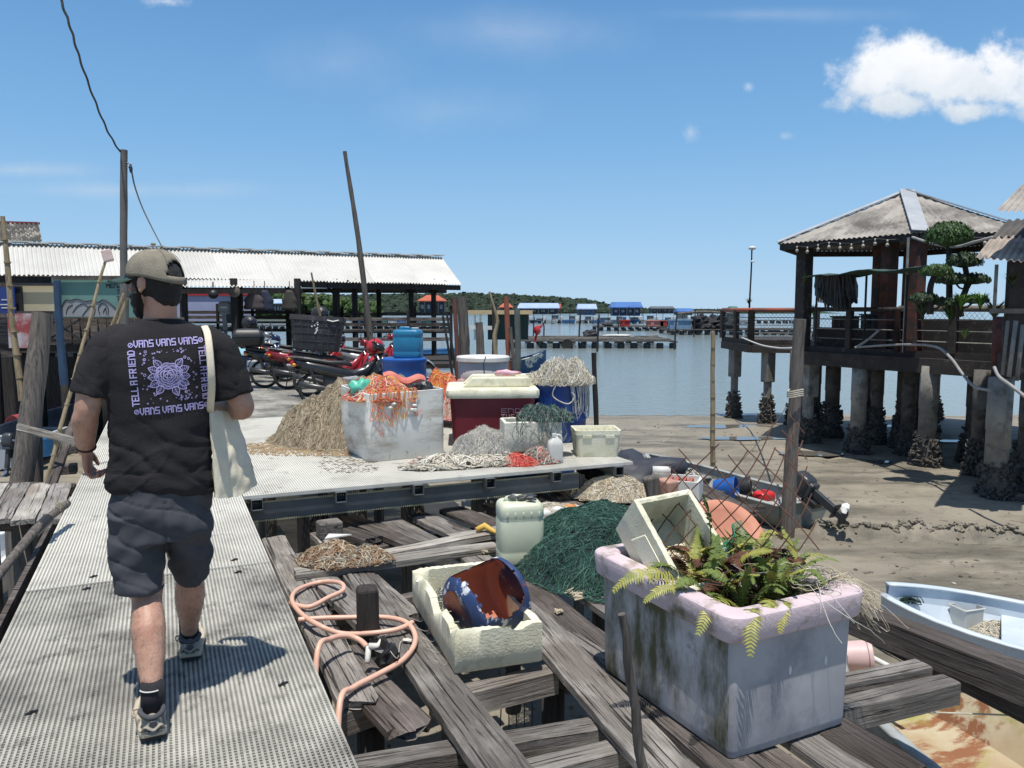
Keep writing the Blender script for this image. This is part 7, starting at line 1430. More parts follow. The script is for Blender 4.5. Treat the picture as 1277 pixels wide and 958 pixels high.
# ================================================================ MOTORCYCLES
def motorcycle(label, loc, rz, col, lean=7, rack=True):
    t_ = thing('motorcycle', label, 'motorcycle', loc, rot=(R(-lean), 0, rz), group='motorcycles parked on the platform'); bulk = MB(); bulk.rbox((.36, 0, .42), (.5, .2, .26), .05); bulk.rbox((.12, 0, .6), (.5, .2, .14), .05); c1 = col; k_ = dict(local=True)
    for x_, nm in ((0, 'rear_wheel'), (1.22, 'front_wheel')):
        mb = MB(); mb.lathe([(.235, -.035), (.262, -.042), (.285, -.022), (.292, 0), (.285, .022), (.262, .042), (.235, .035)], (x_, 0, .292), 32, axis=(0, 1, 0), cap=False)
        # close the tyre on the inside
        mb.lathe([(.235, .035), (.232, 0), (.235, -.035)], (x_, 0, .292), 32, axis=(0, 1, 0), cap=False); w_ = mb.build('wheel', m_rubber, t_, smooth=True, **k_)
        mb = MB(); mb.lathe([(.236, -.02), (.236, .02), (.218, .016), (.218, -.016), (.236, -.02)], (x_, 0, .292), 32, axis=(0, 1, 0), cap=False); mb.lathe([(.06, -.05), (.06, .05)], (x_, 0, .292), 14, axis=(0, 1, 0))
        for s_ in range(10): a = s_ * math.pi / 5; mb.beam((x_ + .05 * math.cos(a), 0, .292 + .05 * math.sin(a)), (x_ + .22 * math.cos(a + .12), 0, .292 + .22 * math.sin(a + .12)), .02, .016)
        q = mb.build('rim', m_alu, w_, smooth=False)
    q.location = q.location
    mb = MB()
    for s_ in (-1, 1): mb.tube([(1.22, .075 * s_, .292), (1.08, .075 * s_, .62), (.98, .075 * s_, .84)], [.026, .022, .018], 8)
    mb.build('fork', m_alu, t_, smooth=True, **k_)
    mb = MB(); rg = []
    for k in range(9): a = R(25 + 17 * k); rg.append([Vector((1.22 + .315 * math.cos(a), y_, .292 + .315 * math.sin(a) + z_)) for y_, z_ in ((-.06, -.02), (-.035, .012), (.035, .012), (.06, -.02))])
    mb.rings(rg, False, False, False); mb.build('front_fender', c1, t_, solid=.006, smooth=True, **k_)
    mb = MB(); rg = []   # leg shield, sweeping down from the steering head
    for x_, z_, w_ in ((1.02, .86, .10), (.98, .74, .17), (.90, .58, .2), (.80, .42, .19), (.72, .32, .13)): rg.append([Vector((x_ + .1 * abs(t_) ** 1.5, t_ * w_, z_)) for t_ in (-1, -.6, -.25, 0, .25, .6, 1)])
    mb.rings(rg, False, False, False); mb.build('leg_shield', c1, t_, solid=.012, smooth=True, **k_)
    mb = MB(); mb.rings([[Vector((x_, y_ * w_, z_ + zz)) for y_, zz in ((-1, 0), (-.8, .07), (0, .09), (.8, .07), (1, 0), (.8, -.12), (-.8, -.12))] for x_, z_, w_ in ((.98, .72, .05), (.8, .56, .08), (.62, .5, .1), (.45, .54, .13), (.2, .6, .15), (-.1, .66, .13), (-.36, .76, .06))]); mb.build('body_panel', c1, t_, smooth=True, **k_)
    bulk.build('side_cover', m_black, t_, local=True)
    mb = MB(); mb.rings([[Vector((x_, y_ * w_, z_ + zz)) for y_, zz in ((-1, -.02), (-.85, .035), (0, .05), (.85, .035), (1, -.02))] for x_, z_, w_ in ((.58, .66, .06), (.45, .7, .11), (.2, .71, .125), (.05, .74, .12), (-.2, .78, .11), (-.34, .8, .07))]); mb.build('seat', m_black, t_, smooth=True, **k_)
    mb = MB(); mb.rbox((.56, 0, .36), (.34, .26, .26), .05); mb.tube([(.62, 0, .4), (.82, 0, .38)], [.075, .065], 12); mb.lathe([(.085, -.13), (.085, .13)], (.52, 0, .33), 16, axis=(0, 1, 0)); mb.build('engine', m_alu, t_, **k_)
    mb = MB(); mb.tube([(.8, -.06, .32), (.6, -.14, .22), (.3, -.15, .24), (.1, -.16, .3), (-.28, -.17, .38)], [.018, .02, .03, .045, .042], 12); mb.build('exhaust', M('dark_exhaust', (.12, .12, .12), scale=5, metal=.8, rough=.4), t_, smooth=True, **k_)
    mb = MB()
    for s_ in (-1, 1): mb.beam((0, s_ * .09, .292), (.5, s_ * .09, .36), .025, .05); mb.tube([(0, s_ * .11, .3), (-.08, s_ * .12, .62)], .026, 10)
    mb.build('swing_arm_and_shocks', m_black, t_, **k_)
    mb = MB(); rg = []
    for k in range(7): a = R(75 + 15 * k); rg.append([Vector((.02 + .36 * math.cos(a), y_, .33 + .36 * math.sin(a))) for y_ in (-.07, 0, .07)])
    mb.rings(rg, False, False, False); mb.build('rear_fender', m_black, t_, solid=.006, smooth=True, **k_)
    mb = MB(); mb.rbox((-.37, 0, .72), (.06, .16, .07), .02); mb.build('tail_light', M('red_lens', (.5, .02, .02), scale=2, rough=.15), t_, **k_)
    for s_ in (-1, 1): mb = MB(); mb.ell((-.34, s_ * .13, .68), (.035, .035, .03), 10, 8); mb.build('turn_signal', M('amber_lens', (.7, .28, .03), scale=2, rough=.15), t_, smooth=True, **k_)
    mb = MB(); mb.box((-.42, 0, .55), (.01, .17, .13)); mb.build('number_plate', m_black, t_, **k_)
    mb = MB(); mb.tube([(.9, -.36, 1.02), (.93, -.3, 1.03), (.98, -.12, 1.0), (.99, 0, .98), (.98, .12, 1.0), (.93, .3, 1.03), (.9, .36, 1.02)], [.018, .018, .012, .012, .012, .018, .018], 8); mb.build('handlebar', m_black, t_, smooth=True, **k_)
    mb = MB(); mb.rings([[Vector((x_, y_ * w_, z_ + zz)) for y_, zz in ((-1, 0), (-.6, .06), (.6, .06), (1, 0), (.6, -.06), (-.6, -.06))] for x_, z_, w_ in ((.93, .98, .07), (1.0, .98, .14), (1.08, .95, .13), (1.12, .93, .07))]); hc = mb.build('handlebar_cover', c1, t_, smooth=True, **k_)
    mb = MB(); mb.ell((1.1, 0, .94), (.04, .075, .05), 14, 8); mb.build('headlight', M('headlight_glass', (.6, .62, .62), scale=2, rough=.08), t_, smooth=True, **k_)
    for s_ in (-1, 1): mb = MB(); mb.tube([(.94, s_ * .27, 1.03), (.95, s_ * .3, 1.14), (.93, s_ * .33, 1.2)], .006, 6); mb.ell((.92, s_ * .34, 1.24), (.012, .05, .035), 12, 8); mb.build('mirror', m_black, t_, smooth=True, **k_)
    mb = MB(); mb.tube([(.45, .12, .25), (.4, .26, .02)], .012, 6); mb.build('side_stand', m_black, t_, **k_)
    if rack:
        mb = MB()
        for s_ in (-.08, 0, .08): mb.tube([(-.1, s_, .8), (-.46, s_, .82)], .008, 6)
        for x_ in (-.2, -.44): mb.tube([(x_, -.1, .81), (x_, .1, .81)], .008, 6)
        mb.build('rack', m_black, t_, **k_)
    return t_
m_bkpaint = M('black_gloss_paint', (.02, .02, .022), scale=4, rough=.25, coat=.4); m_dred = M('dark_red_paint', (.3, .02, .03), scale=4, rough=.3, coat=.4); m_silver = M('silver_paint', (.4, .4, .42), scale=4, rough=.3, metal=.3); m_blpaint = M('navy_paint', (.02, .04, .12), scale=4, rough=.3, coat=.4)
m_red2 = M('crimson_paint', (.34, .02, .028), scale=4, rough=.3, coat=.4)
B = [motorcycle('black motorcycle nearest the tan net heap, mostly hidden by it', (-3.2, 13.0, 0), R(14), m_bkpaint), motorcycle('red motorcycle carrying the big black crate', (-3.7, 14.5, 0), R(12), m_red2),
     motorcycle('black motorcycle with a rounded top box behind the crate one', (-5.0, 16.1, 0), R(14), m_bkpaint), motorcycle('red and silver motorcycle right behind the top box one', (-4.45, 15.8, 0), R(16), m_dred),
     motorcycle('navy motorcycle with a pale blue cloth on its seat', (-6.15, 17.2, 0), R(16), m_blpaint), motorcycle('dark red motorcycle furthest left near the shelter', (-7.5, 17.8, 0), R(18), m_dred), motorcycle('silver motorcycle behind the crate, its round mirror showing', (-3.0, 15.6, 0), R(12), m_silver), motorcycle('black and red motorcycle in the second row nearest the leaning pole', (-3.6, 17.3, 0), R(18), m_red2), motorcycle('black motorcycle in the second row behind the top box', (-5.4, 18.4, 0), R(15), m_bkpaint), motorcycle('silver motorcycle in the second row at the far left', (-6.9, 19.0, 0), R(15), m_silver)]
M1 = wm(B[1]); c = M1 @ Vector((.14, 0, .84)); cr_ = thing('black_crate', 'big scuffed black plastic crate strapped on the red motorcycle', 'crate', tuple(c), rot=(R(-5), R(4), R(6)))
m_crate = M('scuffed_black_crate', (.045, .045, .048), (.03, .03, .032), scale=5, rough=.7, dirt=(.15, .145, .14), dscale=5, dthr=(.56, .75))
mb = MB(); w2, d2, h2 = .95, .6, .62
mb.rings([rr(w2 / 2 * k - i_, d2 / 2 * k - i_, .05, z_) for k, i_, z_ in ((.8, 0, 0), (.83, 0, .03), (.95, 0, h2 - .1), (1, 0, h2 - .09), (1.0, 0, h2), (1, .02, h2), (.93, .03, h2 - .1), (.82, .03, .04))], True, True); mb.build('shell', m_crate, cr_, local=True, smooth=True, angle=40)
for k in range(-3, 4):
    mb = MB(); mb.beam((k * .13 * .84, -d2 / 2 * .82, .04), (k * .13, -d2 / 2 * .965, h2 - .1), .014, .02); mb.build('rib', m_crate, cr_, local=True)
for z_ in (.16, .3, .43): mb = MB(); f = .83 + .12 * z_ / .5; mb.box((0, -d2 / 2 * f - .002, z_), (w2 * f * .95, .012, .012)); mb.box((-w2 / 2 * f - .002, 0, z_), (.012, d2 * f * .9, .012)); mb.build('rib', m_crate, cr_, local=True)
mb = MB(); rnd = random.Random(5)
for k in range(12): mb.ell((-.02 + rnd.uniform(-.05, .06), -d2 / 2 * .95 - .004, .3 + k * .02), (.015, .004, .014), 7, 5)
mb.build('paint_spots', m_white, cr_, local=True)
mb = MB(); mb.tube([(.2, -d2 / 2 - .01, .55), (.3, -d2 / 2 - .03, .53), (.4, -d2 / 2 - .01, .56)], .012, 6); mb.build('strap', m_white, cr_, local=True)
M2 = wm(B[2]); c = M2 @ Vector((-.3, 0, .84)); tb = thing('top_box', 'rounded black top box on the motorcycle left of the crate', 'top box', tuple(c), rot=(R(-6), 0, R(14))); mb = MB(); mb.rings([rr(.3 * k, .26 * k2, .08 * k, z_) for k, k2, z_ in ((.7, .7, 0), (.95, .95, .05), (1, 1, .17))], True, True); mb.build('tray', m_black, tb, local=True, smooth=True, angle=50); mb = MB(); mb.rings([rr(.3 * k, .26 * k2, .08 * k, z_) for k, k2, z_ in ((1.02, 1.02, .175), (1.02, 1.02, .2), (.92, .92, .3), (.7, .7, .35), (.2, .2, .365))], True, True); mb.build('lid', m_black, tb, local=True, smooth=True, angle=50)
def helmet(name, label, c, rz, mat, s_=1.0, rx=0):
    t_ = thing(name, label, 'helmet', tuple(c), rot=(rx, 0, rz)); mb = MB(); rg = []
    for i in range(11):
        ph = R(-38 + 128 * i / 10); zz = math.sin(ph) * .135 * s_; rr_ = math.cos(ph); rg.append([Vector((.15 * s_ * rr_ * math.cos(a), .12 * s_ * rr_ * math.sin(a), zz)) for a in [2 * math.pi * j / 24 for j in range(24)]])
    mb.rings(rg, True, True); mb.build('shell', mat, t_, local=True, smooth=True)
    mb = MB(); mb.grid(lambda a, b_: Vector((.157 * s_ * math.cos(R(-70 + 140 * a)) * math.cos(R(-20 + 45 * b_)), .128 * s_ * math.sin(R(-70 + 140 * a)) * math.cos(R(-20 + 45 * b_)), .14 * s_ * math.sin(R(-20 + 45 * b_)))), 14, 6); mb.build('visor', m_glass, t_, local=True, smooth=True, solid=.003)
    mb = MB(); mb.tube([(.1 * math.cos(a) * s_, .1 * math.sin(a) * s_, -.086 * s_) for a in [2 * math.pi * j / 16 for j in range(17)]], .014 * s_, 6); mb.build('trim', m_black, t_, local=True)
    return t_
helmet('red_helmet', 'red helmet hanging on the right handlebar near the blue barrel', P(468, 433, 13.6), R(60), m_red, 1.15, .5); helmet('red_helmet', 'second red helmet or mask hanging below the first one', P(467, 452, 13.4), R(100), m_red, .85, .8)
helmet('grey_helmet', 'grey open helmet on the mirror behind the black crate', P(421, 423, 15.3), R(30), m_silver, 1.0); helmet('black_helmet', 'black helmet resting on top of the farthest left motorcycles', P(311, 403, 17.4), R(-30), m_black, 1.2)
helmet('dark_helmet', 'large dark helmet on the motorcycle behind the crate top', P(399, 392, 17.6), R(-20), m_black, 1.35)
c = wm(B[4]) @ Vector((.2, 0, .76)); mb = MB(); mb.grid(lambda a, b_: c + Vector(((a - .5) * .5, (b_ - .5) * .36, .05 - .3 * abs(b_ - .5) ** 1.5 * 2 + .02 * nz3((a * 5, b_ * 5, 0), 2))), 14, 12); mb.build('seat_cloth', M('pale_blue_cloth', (.25, .5, .6), (.35, .55, .62), scale=6, rough=.9), solid=.01, smooth=True, label='pale blue cloth laid over a motorcycle seat', cat='cloth')
# ================================================================ THE MAN
r0 = ray(203, 400); PR = Vector((r0.x * 3.2 / r0.y, 3.2, 0)); ang = math.atan2(-PR.x, PR.y)
man = thing('person', 'bearded man in cap, black printed t-shirt and dark shorts walking away with a tote bag', 'person', tuple(PR), ang)
MI = wm(man).inverted(); FY = wm(man).to_3x3() @ Vector((0, 1, 0)); EYEV = Vector((0, 0, EYE))
def L(u, v, dy=0.0):
    r = ray(u, v); t_ = (dy + (PR - EYEV).dot(FY)) / r.dot(FY); return MI @ (EYEV + r * t_)
m_skin = M('mottled_skin', (.52, .31, .22), (.41, .225, .155), scale=11, rough=.5, bump=.35, bscale=190, sss=.12, dirt=(.30, .15, .10), dscale=34, dthr=(.56, .74), dirt2=(.46, .2, .14), d2scale=7, d2thr=(.5, .75), bdist=.003)  # skin tone with redder and browner mottling
m_hair = M('black_hair', (.012, .01, .009), (.022, .018, .015), scale=30, rough=.6, bump=1, bscale=200)
m_tee = M('black_cotton', (.034, .032, .034), (.024, .0225, .024), scale=5, rough=.9, bump=.6, bscale=260, spec=.2)
m_short = M('slate_shorts', (.078, .080, .09), (.055, .057, .065), scale=5, rough=.9, bump=.3, bscale=300, spec=.2)
m_cap = M('khaki_mesh', (.30, .265, .20), (.22, .195, .15), scale=20, rough=.95, bump=1, bscale=260, bdist=.004)
m_brim = M('dark_green_brim', (.03, .065, .055), scale=8, rough=.8)
body = MB()
def limb(mb, pts, rs_, n=18): 
    pts = spl(pts, 5); k = len(pts); rs2 = [float(np.interp(i / (k - 1), [j / (len(rs_) - 1) for j in range(len(rs_))], rs_)) for i in range(k)]; mb.tube(pts, rs2, n)
    mb.ell(pts[0], (rs2[0],) * 3, 14, 10); mb.ell(pts[-1], (rs2[-1],) * 3, 14, 10)
# trunk core
trunk_rows = [(600, 140, 258, .11), (560, 146, 256, .105), (500, 145, 256, .12), (450, 142, 256, .115), (432, 148, 250, .09), (420, 165, 235, .07), (405, 176, 221, .06)]
def ellring(c, a, b_, n=32, rot=0): return [Vector((c.x + a * math.cos(2 * math.pi * j / n), c.y + b_ * math.sin(2 * math.pi * j / n), c.z)) for j in range(n)]
rg = []
for v, ul, ur, dd in trunk_rows: a, b_ = L(ul, v), L(ur, v); c = (a + b_) / 2; rg.append(ellring(c, (b_.x - a.x) / 2, dd))
body.rings(rg)
HC = L(193, 353, 0.0); yaw = R(52)      # face turned to the left
HF = Vector((-math.sin(yaw), math.cos(yaw), -.05)).normalized(); HR = Vector((math.cos(yaw), math.sin(yaw), 0)); HU = HR.cross(HF).normalized()
HM = Matrix((HR, HF, HU)).transposed()
def H(x_, y_, z_): return HC + HM @ Vector((x_, y_, z_))
limb(body, [L(199, 408, .0), L(200, 395, -.005), H(0, -.02, -.06)], [.07, .062, .062])
body.ell(HC + HM @ Vector((0, -.012, .02)), (.076, .094, .1), 28, 20, m=HM); body.ell(H(0, .035, -.035), (.06, .058, .075), 22, 16, m=HM); body.ell(H(0, .055, -.085), (.035, .032, .028), 14, 10, m=HM)
body.tube([H(0, .088, .025), H(0, .1, .0), H(0, .112, -.022), H(0, .098, -.03)], [.009, .011, .015, .009], 10); body.ell(H(0, .085, .04), (.05, .018, .012), 14, 8, m=HM); body.ell(H(0, .092, -.052), (.022, .012, .008), 12, 8, m=HM)
for s_ in (-1, 1):
    body.ell(H(s_ * .078, -.002, -.002), (.008, .022, .034), 12, 10, m=HM @ Matrix.Rotation(R(12), 3, 'X')); body.ell(H(s_ * .08, .004, -.03), (.006, .01, .012), 10, 8, m=HM)
# arms
SL, EL, WL = L(130, 445, 0), L(108, 515, -.03), L(107, 560, .06)
SR, ER, WR = L(274, 446, 0), L(303, 508, -.01), L(266, 507, .24)
limb(body, [L(152, 432, 0), SL, SL.lerp(EL, .5) + Vector((-.01, -.005, 0)), EL, EL.lerp(WL, .3) + Vector((-.006, 0, 0)), WL], [.05, .052, .052, .045, .048, .03])
limb(body, [L(254, 432, 0), SR, SR.lerp(ER, .5), ER, ER.lerp(WR, .35), WR], [.05, .052, .053, .047, .046, .03])
def hand(mb, w, d, side, palmn, curl, L_=.095):
    """w wrist, d direction of the fingers, side = direction of the thumb, palmn = where the palm faces"""
    d = d.normalized(); side = (side - d * side.dot(d)).normalized(); pn = (palmn - d * palmn.dot(d) - side * palmn.dot(side)).normalized()
    c0 = w + d * .012; rg = []
    for f, wd, th in ((0, .028, .018), (.025, .034, .018), (.055, .041, .0165), (.085, .042, .014)):
        c = c0 + d * f; rg.append([c + side * (wd * math.cos(2 * math.pi * j / 16)) + pn * (th * math.sin(2 * math.pi * j / 16)) for j in range(16)])
    mb.rings(rg)
    for i, (o_, l_) in enumerate(((.031, .072), (.0105, .082), (-.0105, .076), (-.031, .06))):
        b_ = c0 + d * .08 + side * o_; a = curl[i]; pts = [b_ - d * .02, b_]; dirn = d; q = b_
        for k, seg in enumerate((.45, .32, .25)):
            ang_ = a * (k + .6) * .62; dirn = (d * math.cos(ang_) + pn * math.sin(ang_)).normalized(); q = q + dirn * (l_ * seg); pts.append(q)
        mb.tube(pts, [.009, .0092, .0088, .0082, .0068], 10); mb.ell(pts[-1], (.007,) * 3, 8, 6)
    b_ = c0 + d * .02 + side * .026; pts = [b_, b_ + side * .022 + d * .02 + pn * .006, b_ + side * .028 + d * .045 + pn * .016, b_ + side * .022 + d * .066 + pn * .026]; mb.tube(pts, [.0145, .0125, .0105, .0085], 10); mb.ell(pts[-1], (.0085,) * 3, 8, 6)
hand(body, WL, Vector((.04, .35, -1)), Vector((.15, 1, .3)), Vector((1, -.1, .1)), (1.35, 1.5, 1.6, 1.7))
hand(body, WR, Vector((-1, .35, .1)), Vector((0, .1, 1)), Vector((.1, -1, 0)), (1.5, 1.6, 1.7, 1.7))
# legs
HL, KL, AL = L(170, 650, .0), L(183, 742, -.04), L(190, 866, -.27); AL.z = max(AL.z, .1)
HRr, KR, AR = L(230, 650, .0), L(237, 716, .19), L(236, 795, .27)
gl = MI @ G(190, 925, 0); gr_ = MI @ G(238, 826, 0)
AL = Vector((L(190, 862, gl.y + .07).x, gl.y + .075, .115)); AR = Vector((L(236, 790, gr_.y + .06).x, gr_.y + .085, .10))
def calf(k, a): 
    d = a - k; return [k, k + d * .12 + Vector((0, -.008, 0)), k + d * .32 + Vector((0, -.024, 0)), k + d * .6 + Vector((0, -.012, 0)), k + d * .86, a]
for hip, k, a in ((HL, KL, AL), (HRr, KR, AR)):
    limb(body, [hip, hip.lerp(k, .5), k], [.095, .085, .06]); limb(body, calf(k, a), [.057, .058, .064, .052, .037, .036])
    limb(body, [a, a + Vector((0, .08, -.05)), a + Vector((0, .15, -.07))], [.036, .034, .028])
remeshed(body, 'body', m_skin, .0048, 4, man, disp=lambda p, n_: .0012 * nz3(p, 30) + .0006 * nz3(p, 90))
bo = man.children[0]; hr_ = MB(); rn = random.Random(3); nv_ = len(bo.data.vertices); got = 0
while got < 2600:
    v_ = bo.data.vertices[rn.randrange(nv_)]; z_ = v_.co.z
    arm_ = abs(v_.co.x) > .2 and .92 < z_ < 1.2; leg_ = .14 < z_ < .52
    if not (leg_ or (arm_ and rn.random() < .35)): continue
    got += 1; d_ = (v_.normal * .45 + Vector((rn.uniform(-.35, .35), rn.uniform(-.35, .35), -.8))).normalized(); l_ = rn.uniform(.006, .013); hr_.tube([v_.co, v_.co + d_ * l_ * .5 + v_.normal * .001, v_.co + d_ * l_], [.00032, .00028, .00015], 3, cap=False)
hr_.build('body_hair', M('body_hair', (.05, .03, .02), scale=4), bo, local=True)
# T-shirt
tee = MB(); rows = [(616, 134, 266, .135), (600, 133, 268, .14), (570, 134, 266, .135), (540, 134, 264, .135), (500, 133, 263, .14), (465, 128, 268, .145), (445, 120, 278, .14), (430, 117, 284, .125), (419, 126, 276, .11), (411, 144, 260, .095), (405, 160, 244, .082), (401, 168, 232, .075), (398.5, 171, 228, .070)]
rg = []
for v, ul, ur, dd in rows:
    a, b_ = L(ul, v), L(ur, v); c = (a + b_) / 2; hw = (b_.x - a.x) / 2; ring = []
    for j in range(48):
        t_ = 2 * math.pi * j / 48; e = 2.5; cx = abs(math.cos(t_)) ** (2 / e) * (1 if math.cos(t_) > 0 else -1); sy = abs(math.sin(t_)) ** (2 / e) * (1 if math.sin(t_) > 0 else -1)
        ring.append(Vector((c.x + hw * cx, c.y + dd * sy * .93, c.z)))
    rg.append(ring)
tee.rings(rg)
def sleeve(p0, p1, r0_, r1, flat=1.0): tee.tube(spl([p0, p0.lerp(p1, .5), p1], 5), [(r0_ + (r1 - r0_) * i / 10, (r0_ + (r1 - r0_) * i / 10) * flat) for i in range(11)], 24)
def sleeve2(ps, rs_): q = spl(ps, 6); tee.tube(q, [float(np.interp(i / (len(q) - 1), [0, .5, 1], rs_)) for i in range(len(q))], 24); tee.ell(ps[0], (rs_[0],) * 3, 16, 12)
sleeve2([L(150, 428, 0), L(128, 446, -.003), L(114, 494, -.015)], [.075, .078, .079]); sleeve2([L(256, 428, 0), L(275, 446, 0), L(292, 494, -.005)], [.075, .080, .082])
zbot = L(200, 616).z
def teewr(p, n_):
    z_ = p.z; low = max(0, min(1, (1.22 - z_) / .35)); x_ = p.x
    w_ = .010 * noise.noise(Vector((x_ * 5 + z_ * 5, z_ * 11 - x_ * 4, p.y * 3))) + .006 * noise.noise(Vector((x_ * 12, z_ * 20 + x_ * 8, 2)))
    fold = .014 * max(0, noise.noise(Vector((x_ * 4.5 + 3, z_ * 7 + x_ * 5, 1)))) - .012 * max(0, noise.noise(Vector((x_ * 6 - z_ * 4, z_ * 10, 7))))
    arm = .006 * noise.noise(Vector((x_ * 18, z_ * 14, p.y * 10))) * (1 if abs(x_) > .2 else 0)
    cr = lambda a, b_, c_: max(0, 1 - abs(noise.noise(Vector((x_ * a + z_ * b_, z_ * c_ - x_ * 2, p.y * 2 + a)))) * 9)
    return (w_ + fold) * (.35 + 1.5 * low) + arm - .007 * cr(4, 5, 8) * (.15 + low) + .006 * cr(7, -6, 7) * low - .003 * cr(16, 9, 12) * (1 if abs(x_) > .19 else .15)
shirt = remeshed(tee, 't_shirt', m_tee, .0075, 5, man, disp=teewr)
# collar and hems
mb = MB(); a, b_ = L(171, 398.5), L(228, 398.5); c = (a + b_) / 2; mb.tube([Vector((c.x + (b_.x - a.x) / 2 * math.cos(t_), c.y + .070 * math.sin(t_) * .95, c.z - .007 - .006 * math.sin(t_))) for t_ in [2 * math.pi * k / 32 for k in range(33)]], .0055, 8); mb.build('collar', m_tee, man, local=True, smooth=True)
# print
bv = BVHTree.FromPolygons([v.co.copy() for v in shirt.data.vertices], [tuple(p.vertices) for p in shirt.data.polygons])
PC = L(211, 469, -.14); SX = 1 / 341; SZ = 1 / 316; tilt = R(3.0)
def proj(x_, y_, lift=.002):   # print coordinates in photo pixels, y up
    xr, yr = x_ * math.cos(tilt) - y_ * math.sin(tilt), x_ * math.sin(tilt) + y_ * math.cos(tilt)
    o = Vector((PC.x + xr * SX, -1.0, PC.z + yr * SZ)); h = bv.ray_cast(o, Vector((0, 1, 0)))
    return (h[0] + Vector((0, -lift, 0))) if h[0] is not None else Vector((o.x, PC.y, o.z))
pm_ = MB(); cnt = [0]
def pquad(q): 
    cnt[0] += 1; pm_.add([proj(p.x, p.y, .0022 + .00002 * (cnt[0] % 30)) for p in q], [(0, 1, 2, 3)])
def pline(pts, th):
    for p, q in zip(pts[:-1], pts[1:]):
        d = Vector((q[0] - p[0], q[1] - p[1])); L_ = d.length
        if L_ < .01: continue
        d /= L_; n_ = Vector((-d.y, d.x)) * th / 2; p = Vector(p) - d * th * .2; q = Vector(q) + d * th * .2; pquad([p - n_, q - n_, q + n_, p + n_])
def ptext(txt, cx, cy, cw, ch, gap, th, rot=0, sp=.7):
    qs, w2 = letters(txt, cw, ch, gap, th, sp); cr, sr = math.cos(rot), math.sin(rot)
    for q in qs: pquad([Vector((cx + (p.x - w2 / 2) * cr - (p.y - ch / 2) * sr, cy + (p.x - w2 / 2) * sr + (p.y - ch / 2) * cr)) for p in q])
ptext('VANS VANS VANS', 0, 41, 4.1, 7.6, 2.1, 1.35, 0, .6); ptext('VANS VANS VANS', 0, -41, 4.1, 7.6, 2.1, 1.35, 0, .6)
ptext('TELL A FRIEND', -43, 0, 4.0, 7.6, 2.0, 1.35, math.pi / 2, .55); ptext('TELL A FRIEND', 43.5, 0, 4.0, 7.6, 2.0, 1.35, -math.pi / 2, .55)
for cx, cy in ((-43, 40), (43, 41), (-43, -41), (43, -41)):
    pline([(cx + 2.6 * math.cos(t_), cy + 2.6 * math.sin(t_)) for t_ in [k * math.pi / 5 for k in range(11)]], 1.1); pline([(cx - 1.5, cy - 1.5), (cx + 1.5, cy + 1.5)], 1)
rn = random.Random(77)
def leaf(a, r0_, r1, w_):
    ca, sa = math.cos(a), math.sin(a); f = lambda l_, s_: (l_ * ca - s_ * sa, l_ * sa + s_ * ca)
    for s_ in (1, -1): pline([f(r0_ + (r1 - r0_) * k / 8, s_ * w_ * math.sin(math.pi * min(1, (k / 8) ** .8)) ) for k in range(9)], .9)
    pline([f(r0_, 0), f(r1 - 1, 0)], .6)
    for k in (.3, .5, .7):
        for s_ in (1, -1): pline([f(r0_ + (r1 - r0_) * k, 0), f(r0_ + (r1 - r0_) * (k + .14), s_ * w_ * .6)], .45)
for a in (20, -5, 48, 130, 155, 180, 205, 232, 290, 318, -28): leaf(R(a), 14, 27 if a not in (-5, 180) else 26, 4.4)
for k, (r_, n_) in enumerate(((16, 9), (12.6, 7), (9.4, 6), (6.4, 5), (3.6, 4), (1.5, 3))):
    for i in range(n_):
        a0 = 2 * math.pi * i / n_ + k * .55; a1 = a0 + 2 * math.pi / n_ * 1.06; pts = []
        for j in range(8): t_ = j / 7; a = a0 + (a1 - a0) * t_; pts.append(((r_ + 1.6 * math.sin(math.pi * t_)) * math.cos(a), (r_ + 1.6 * math.sin(math.pi * t_)) * math.sin(a) * .92))
        pline(pts, 1.0); 
        for j in range(1, 7, 1): x0_, y0_ = pts[j]; pline([(x0_ * .96, y0_ * .96), (x0_ * (.80 + .06 * (j % 2)), y0_ * (.80 + .06 * (j % 2)))], .6)
for k in range(80):
    for _ in range(30):
        x_, y_ = rn.uniform(-34, 34), rn.uniform(-32, 32)
        if math.hypot(x_, y_) > 28: break
    else: continue
    s_ = rn.uniform(.7, 1.6)
    if k % 3 == 0: pline([(x_ + s_ * math.cos(t_), y_ + s_ * math.sin(t_)) for t_ in [j * math.pi / 3 for j in range(7)]], .6)
    elif k % 3 == 1: pline([(x_ - s_, y_), (x_ + s_, y_)], .5); pline([(x_, y_ - s_), (x_, y_ + s_)], .5)
    else: pline([(x_ - .4, y_), (x_ + .4, y_)], .7)
pm_.build('print', M('lilac_print', (.50, .45, .78), (.42, .38, .68), scale=9, rough=.8), shirt, local=True)
